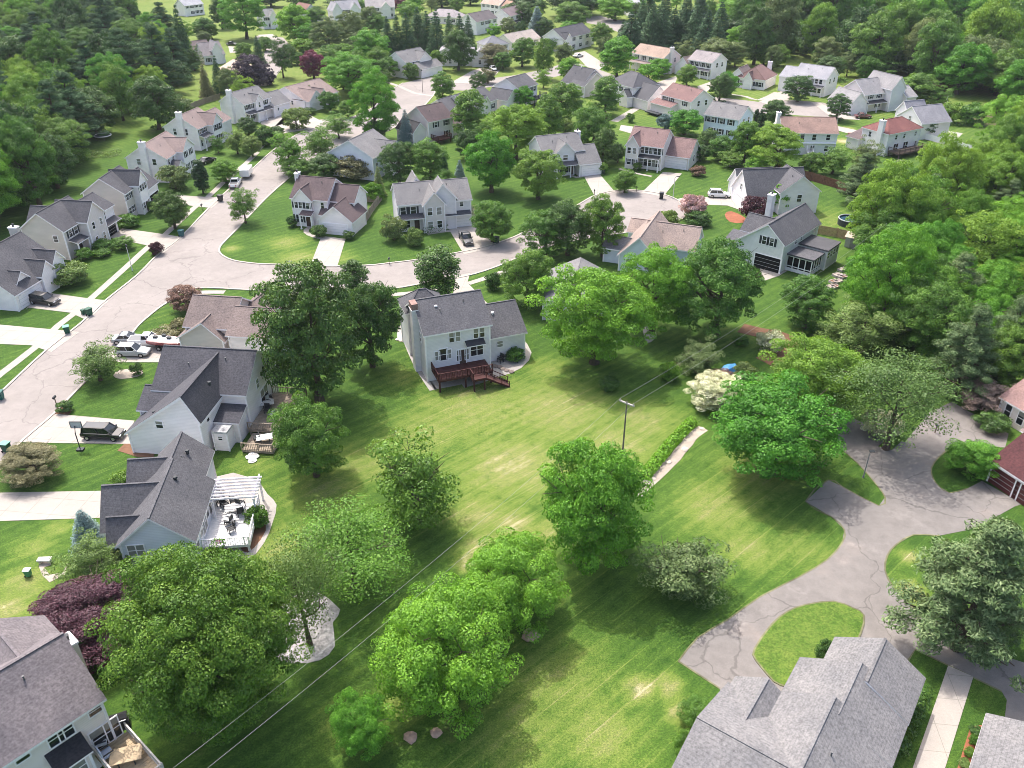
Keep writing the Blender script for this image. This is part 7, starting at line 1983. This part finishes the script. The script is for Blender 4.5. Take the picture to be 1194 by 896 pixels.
for k, px in enumerate(P('h', 305, 625, 320, 600, 340, 600, 350, 575, 335, 570, 365, 578, 360, 545, 325, 625)):
    c = G(*px); o = thing('raised_bed', 'pale raised planting bed in the vegetable patch on the right lawn', 'planter', (c.x, c.y, 0), .5, 'raised beds on the right lawn')
    b = MB(); b.box(-.75, .75, -.05, .05, 0, .4); b.box(-.75, .75, .85, .95, 0, .4); b.box(-.75, -.65, .05, .85, 0, .4); b.box(.65, .75, .05, .85, 0, .4); b.build('frame', plain('bed_frame', (.45, .38, .36), .8), o)
    b = MB(); b.box(-.65, .65, .05, .85, .05, .33); b.build('soil', MULCH if k % 2 else GRAVEL, o)

# patio furniture
def chair(px, z, label, mat, rz, group, s=1.0, pos=None):
    c = G(px[0], px[1], z) if pos is None else pos
    o = thing('patio_chair', label, 'chair', (c.x, c.y, z), rz, group, (s, s, s))
    b = MB(); b.box(-.28, .28, -.28, .28, .40, .47); b.build('seat', mat, o)
    b = MB(); b.box(-.28, .28, .24, .30, .48, 1.0); b.build('backrest', mat, o)
    for x in (-.25, .25):
        for y in (-.25, .25): q = MB(); q.box(x - .025, x + .025, y - .025, y + .025, 0, .40); q.build('leg', SHUT, o)
        q = MB(); q.box(x - .03, x + .03, -.28, .26, .62, .66); q.build('armrest', SHUT, o)
def table(px, z, label, mat, s=1.0, round_=False, pos=None):
    c = G(px[0], px[1], z) if pos is None else pos
    o = thing('patio_table', label, 'table', (c.x, c.y, z), .3, None, (s, s, 1))
    b = MB()
    if round_: b.lathe([(.65, .68), (.65, .74)], 18)
    else: b.box(-.8, .8, -.5, .5, .68, .74)
    b.build('tabletop', mat, o)
    for x in (-.4, .4):
        for y in (-.35, .35): q = MB(); q.box(x - .03, x + .03, y - .03, y + .03, 0, .68); q.build('leg', SHUT, o)
DKF = plain('dark_furniture', (.03, .03, .032), .6); WHF = plain('pale_furniture', (.55, .54, .52), .6); REDF = plain('red_furniture', (.28, .02, .03), .5)
for k, px in enumerate(P('v1', 820, 585, 855, 570, 880, 560, 905, 585, 940, 610, 820, 612)): chair(px, .04, 'dark metal chair on the curving stone patio', DKF, k * 1.1, 'dark chairs on the stone patio', 1.25)
table(P('v1', 850, 590), .04, 'dark round table among the chairs on the stone patio', DKF, 1.1, True)
for k, px in enumerate(P('v3', 820, 410, 845, 425, 900, 405, 940, 420, 940, 470, 870, 530, 885, 575)): chair(px, 1.0, 'dark seated chair on the white pergola deck', DKF, k * .9, 'chairs on the white deck', 1.25)
table(P('v3', 905, 455), 1.0, 'pale table on the white pergola deck', WHF, 1.2); table(P('v3', 880, 520), 1.0, 'pale round table on the white pergola deck, nearest the maroon bush', WHF, 1.0, True)
for k, px in enumerate(P('v2', 1140, 540, 1165, 470, 1150, 440, 1180, 580, 1060, 760)): chair(px, .9 if k < 4 else .45, 'pale cushioned chair on the wooden deck of the white house', WHF if k % 2 else DKF, k * 1.3, 'chairs on the wooden deck', 1.2)
table(P('v2', 1140, 500), .9, 'low table on the upper wooden deck of the white house', WHF, 1.1); table(P('v2', 1125, 765), .45, 'pale topped table on the lower wooden deck of the white house', plain('pale_cloth', (.7, .7, .7), .8), 1.2)
def grill(c, z, label, s=1.0):
    o = thing('barbecue_grill', label, 'barbecue', (c.x, c.y, z), .4, None, (s, s, s))
    b = MB(); b.box(-.55, .55, -.28, .28, .1, .8); b.build('cart', DKF, o)
    b = MB(); loft(b, [[(x, -.3, .8), (x, -.26, 1.1), (x, 0, 1.22), (x, .26, 1.1), (x, .3, .8)] for x in (-.5, .5)]); b.build('lid', plain('grill_lid', (.02, .02, .022), .3), o)
    b = MB(); b.tube([(-.4, -.33, 1.0), (.4, -.33, 1.0)], .025, 6); b.build('handle', RIM, o)
grill(G(*P('v4', 725, 660), 1.7), 1.7, 'black barbecue on the tan deck in the lower left', 1.3); grill(G(*P('v2', 760, 735)), 0, 'covered grey barbecue by the lower wall of the white house', 1.1)
DKG = G(*P('v4', 560, 740), 1.7)
chair(None, 1.7, 'dark chair on the tan deck next to the wall', DKF, .5, 'seats on the tan deck', 1.5, DKG)
chair(None, 1.7, 'white cushioned lounger seat on the tan deck', plain('white_cushion', (.72, .72, .74), .8), 2.0, None, 1.5, G(*P('v4', 610, 770), 1.7))
chair(None, 1.7, 'blue white cushioned seat near the front of the tan deck', plain('blue_cushion', (.4, .45, .55), .8), 2.4, None, 1.5, G(*P('v4', 645, 840), 1.7))
table(None, 1.7, 'long tan table at the front of the tan deck', TANWOOD, 1.4, False, G(*P('v4', 760, 850), 1.7))
c = G(*P('v2', 935, 690)); o = thing('kayak', 'dark red kayak leaning by the sunroom of the white house', 'kayak', (c.x, c.y, .05), 1.9)
b = MB(); loft(b, [[(x, -w, .25), (x, -w * .6, .02), (x, w * .6, .02), (x, w, .25), (x, w * .5, .42), (x, -w * .5, .42)] for x, w in ((-1.6, .03), (-.9, .3), (0, .38), (.9, .3), (1.6, .03))]); b.build('hull', REDF, o)
b = MB(); b.lathe([(.26, .40), (.26, .45)], 12); b.build('cockpit', DKF, o)
def ac(px, label):
    c = G(*px); o = thing('air_conditioner', label, 'air conditioner', (c.x, c.y, .05))
    b = MB(); b.box(-.42, .42, -.42, .42, 0, .85); b.build('case', plain('ac_case', (.5, .5, .48), .6), o)
    b = MB(); b.lathe([(.36, .85), (.36, .88)], 14); b.build('fan_grille', DKF, o)
ac(P('v2', 752, 768), 'pale air conditioner on the grass beside the white house'); ac(P('v2', 170, 800), 'pale air conditioner against the white garage wall'); ac(P('v3', 278, 262), 'white unit beside the dormered grey roof'); ac(P('w5', 790, 820), 'pale unit in the corner of the beige house')
c = G(*P('m', 212, 464)); o = thing('stone_bench', 'pale stone bench slab inside the crescent stone edging', 'bench', (c.x, c.y, 0), .05)
b = MB(); b.box(-.65, .65, -.3, .3, .42, .55); b.build('slab', plain('bench_stone', (.62, .6, .56), .8), o)
for x in (-.45, .45): q = MB(); q.box(x - .1, x + .1, -.22, .22, 0, .42); q.build('leg', ROCK, o)
c = G(*P('i', 640, 635)); o = thing('water_butt', 'pale round barrel against the white garage wall', 'barrel', (c.x, c.y, 0))
b = MB(); b.lathe([(.36, 0), (.45, .45), (.45, .65), (.38, 1.05)], 14); b.build('barrel', WHF, o); b = MB(); b.lathe([(.40, 1.05), (.40, 1.1)], 14); b.build('lid', plain('barrel_lid', (.3, .3, .28), .7), o)
for px, l in (((97.5, 363), 'small white garden ornament near the low olive tree'),): pass
c = G(980, 158); o = thing('log_pile', 'reddish pile of logs in the yard of the brown roofed house', 'logs', (996, 0, 0) and (c.x + 3, c.y, 0))
for k in range(6):
    b = MB(); b.tube([(-.9, .3 * (k % 3), .15 + .26 * (k // 3)), (.9, .3 * (k % 3), .15 + .26 * (k // 3))], .15, 8); b.build('log', plain('log', (.2, .1, .07), .9), o)

# ------------------------------------------------------------------ the air
hm = bpy.data.materials.new('haze'); hm.use_nodes = True; hn = hm.node_tree
for n_ in list(hn.nodes):
    if n_.type != 'OUTPUT_MATERIAL': hn.nodes.remove(n_)
pv = hn.nodes.new('ShaderNodeVolumePrincipled'); pv.inputs['Color'].default_value = (.86, .92, 1.0, 1); pv.inputs['Density'].default_value = 0.00007; pv.inputs['Anisotropy'].default_value = 0.2
hn.links.new(pv.outputs[0], hn.nodes['Material Output'].inputs['Volume'])
hb = MB(); hb.box(-3300, 3300, -3300, 3600, -1.05, 75); ho = hb.build('haze', hm); tag(ho, 'thin pale summer haze over the neighbourhood', kind='stuff')
scene.cycles.volume_bounces = 0
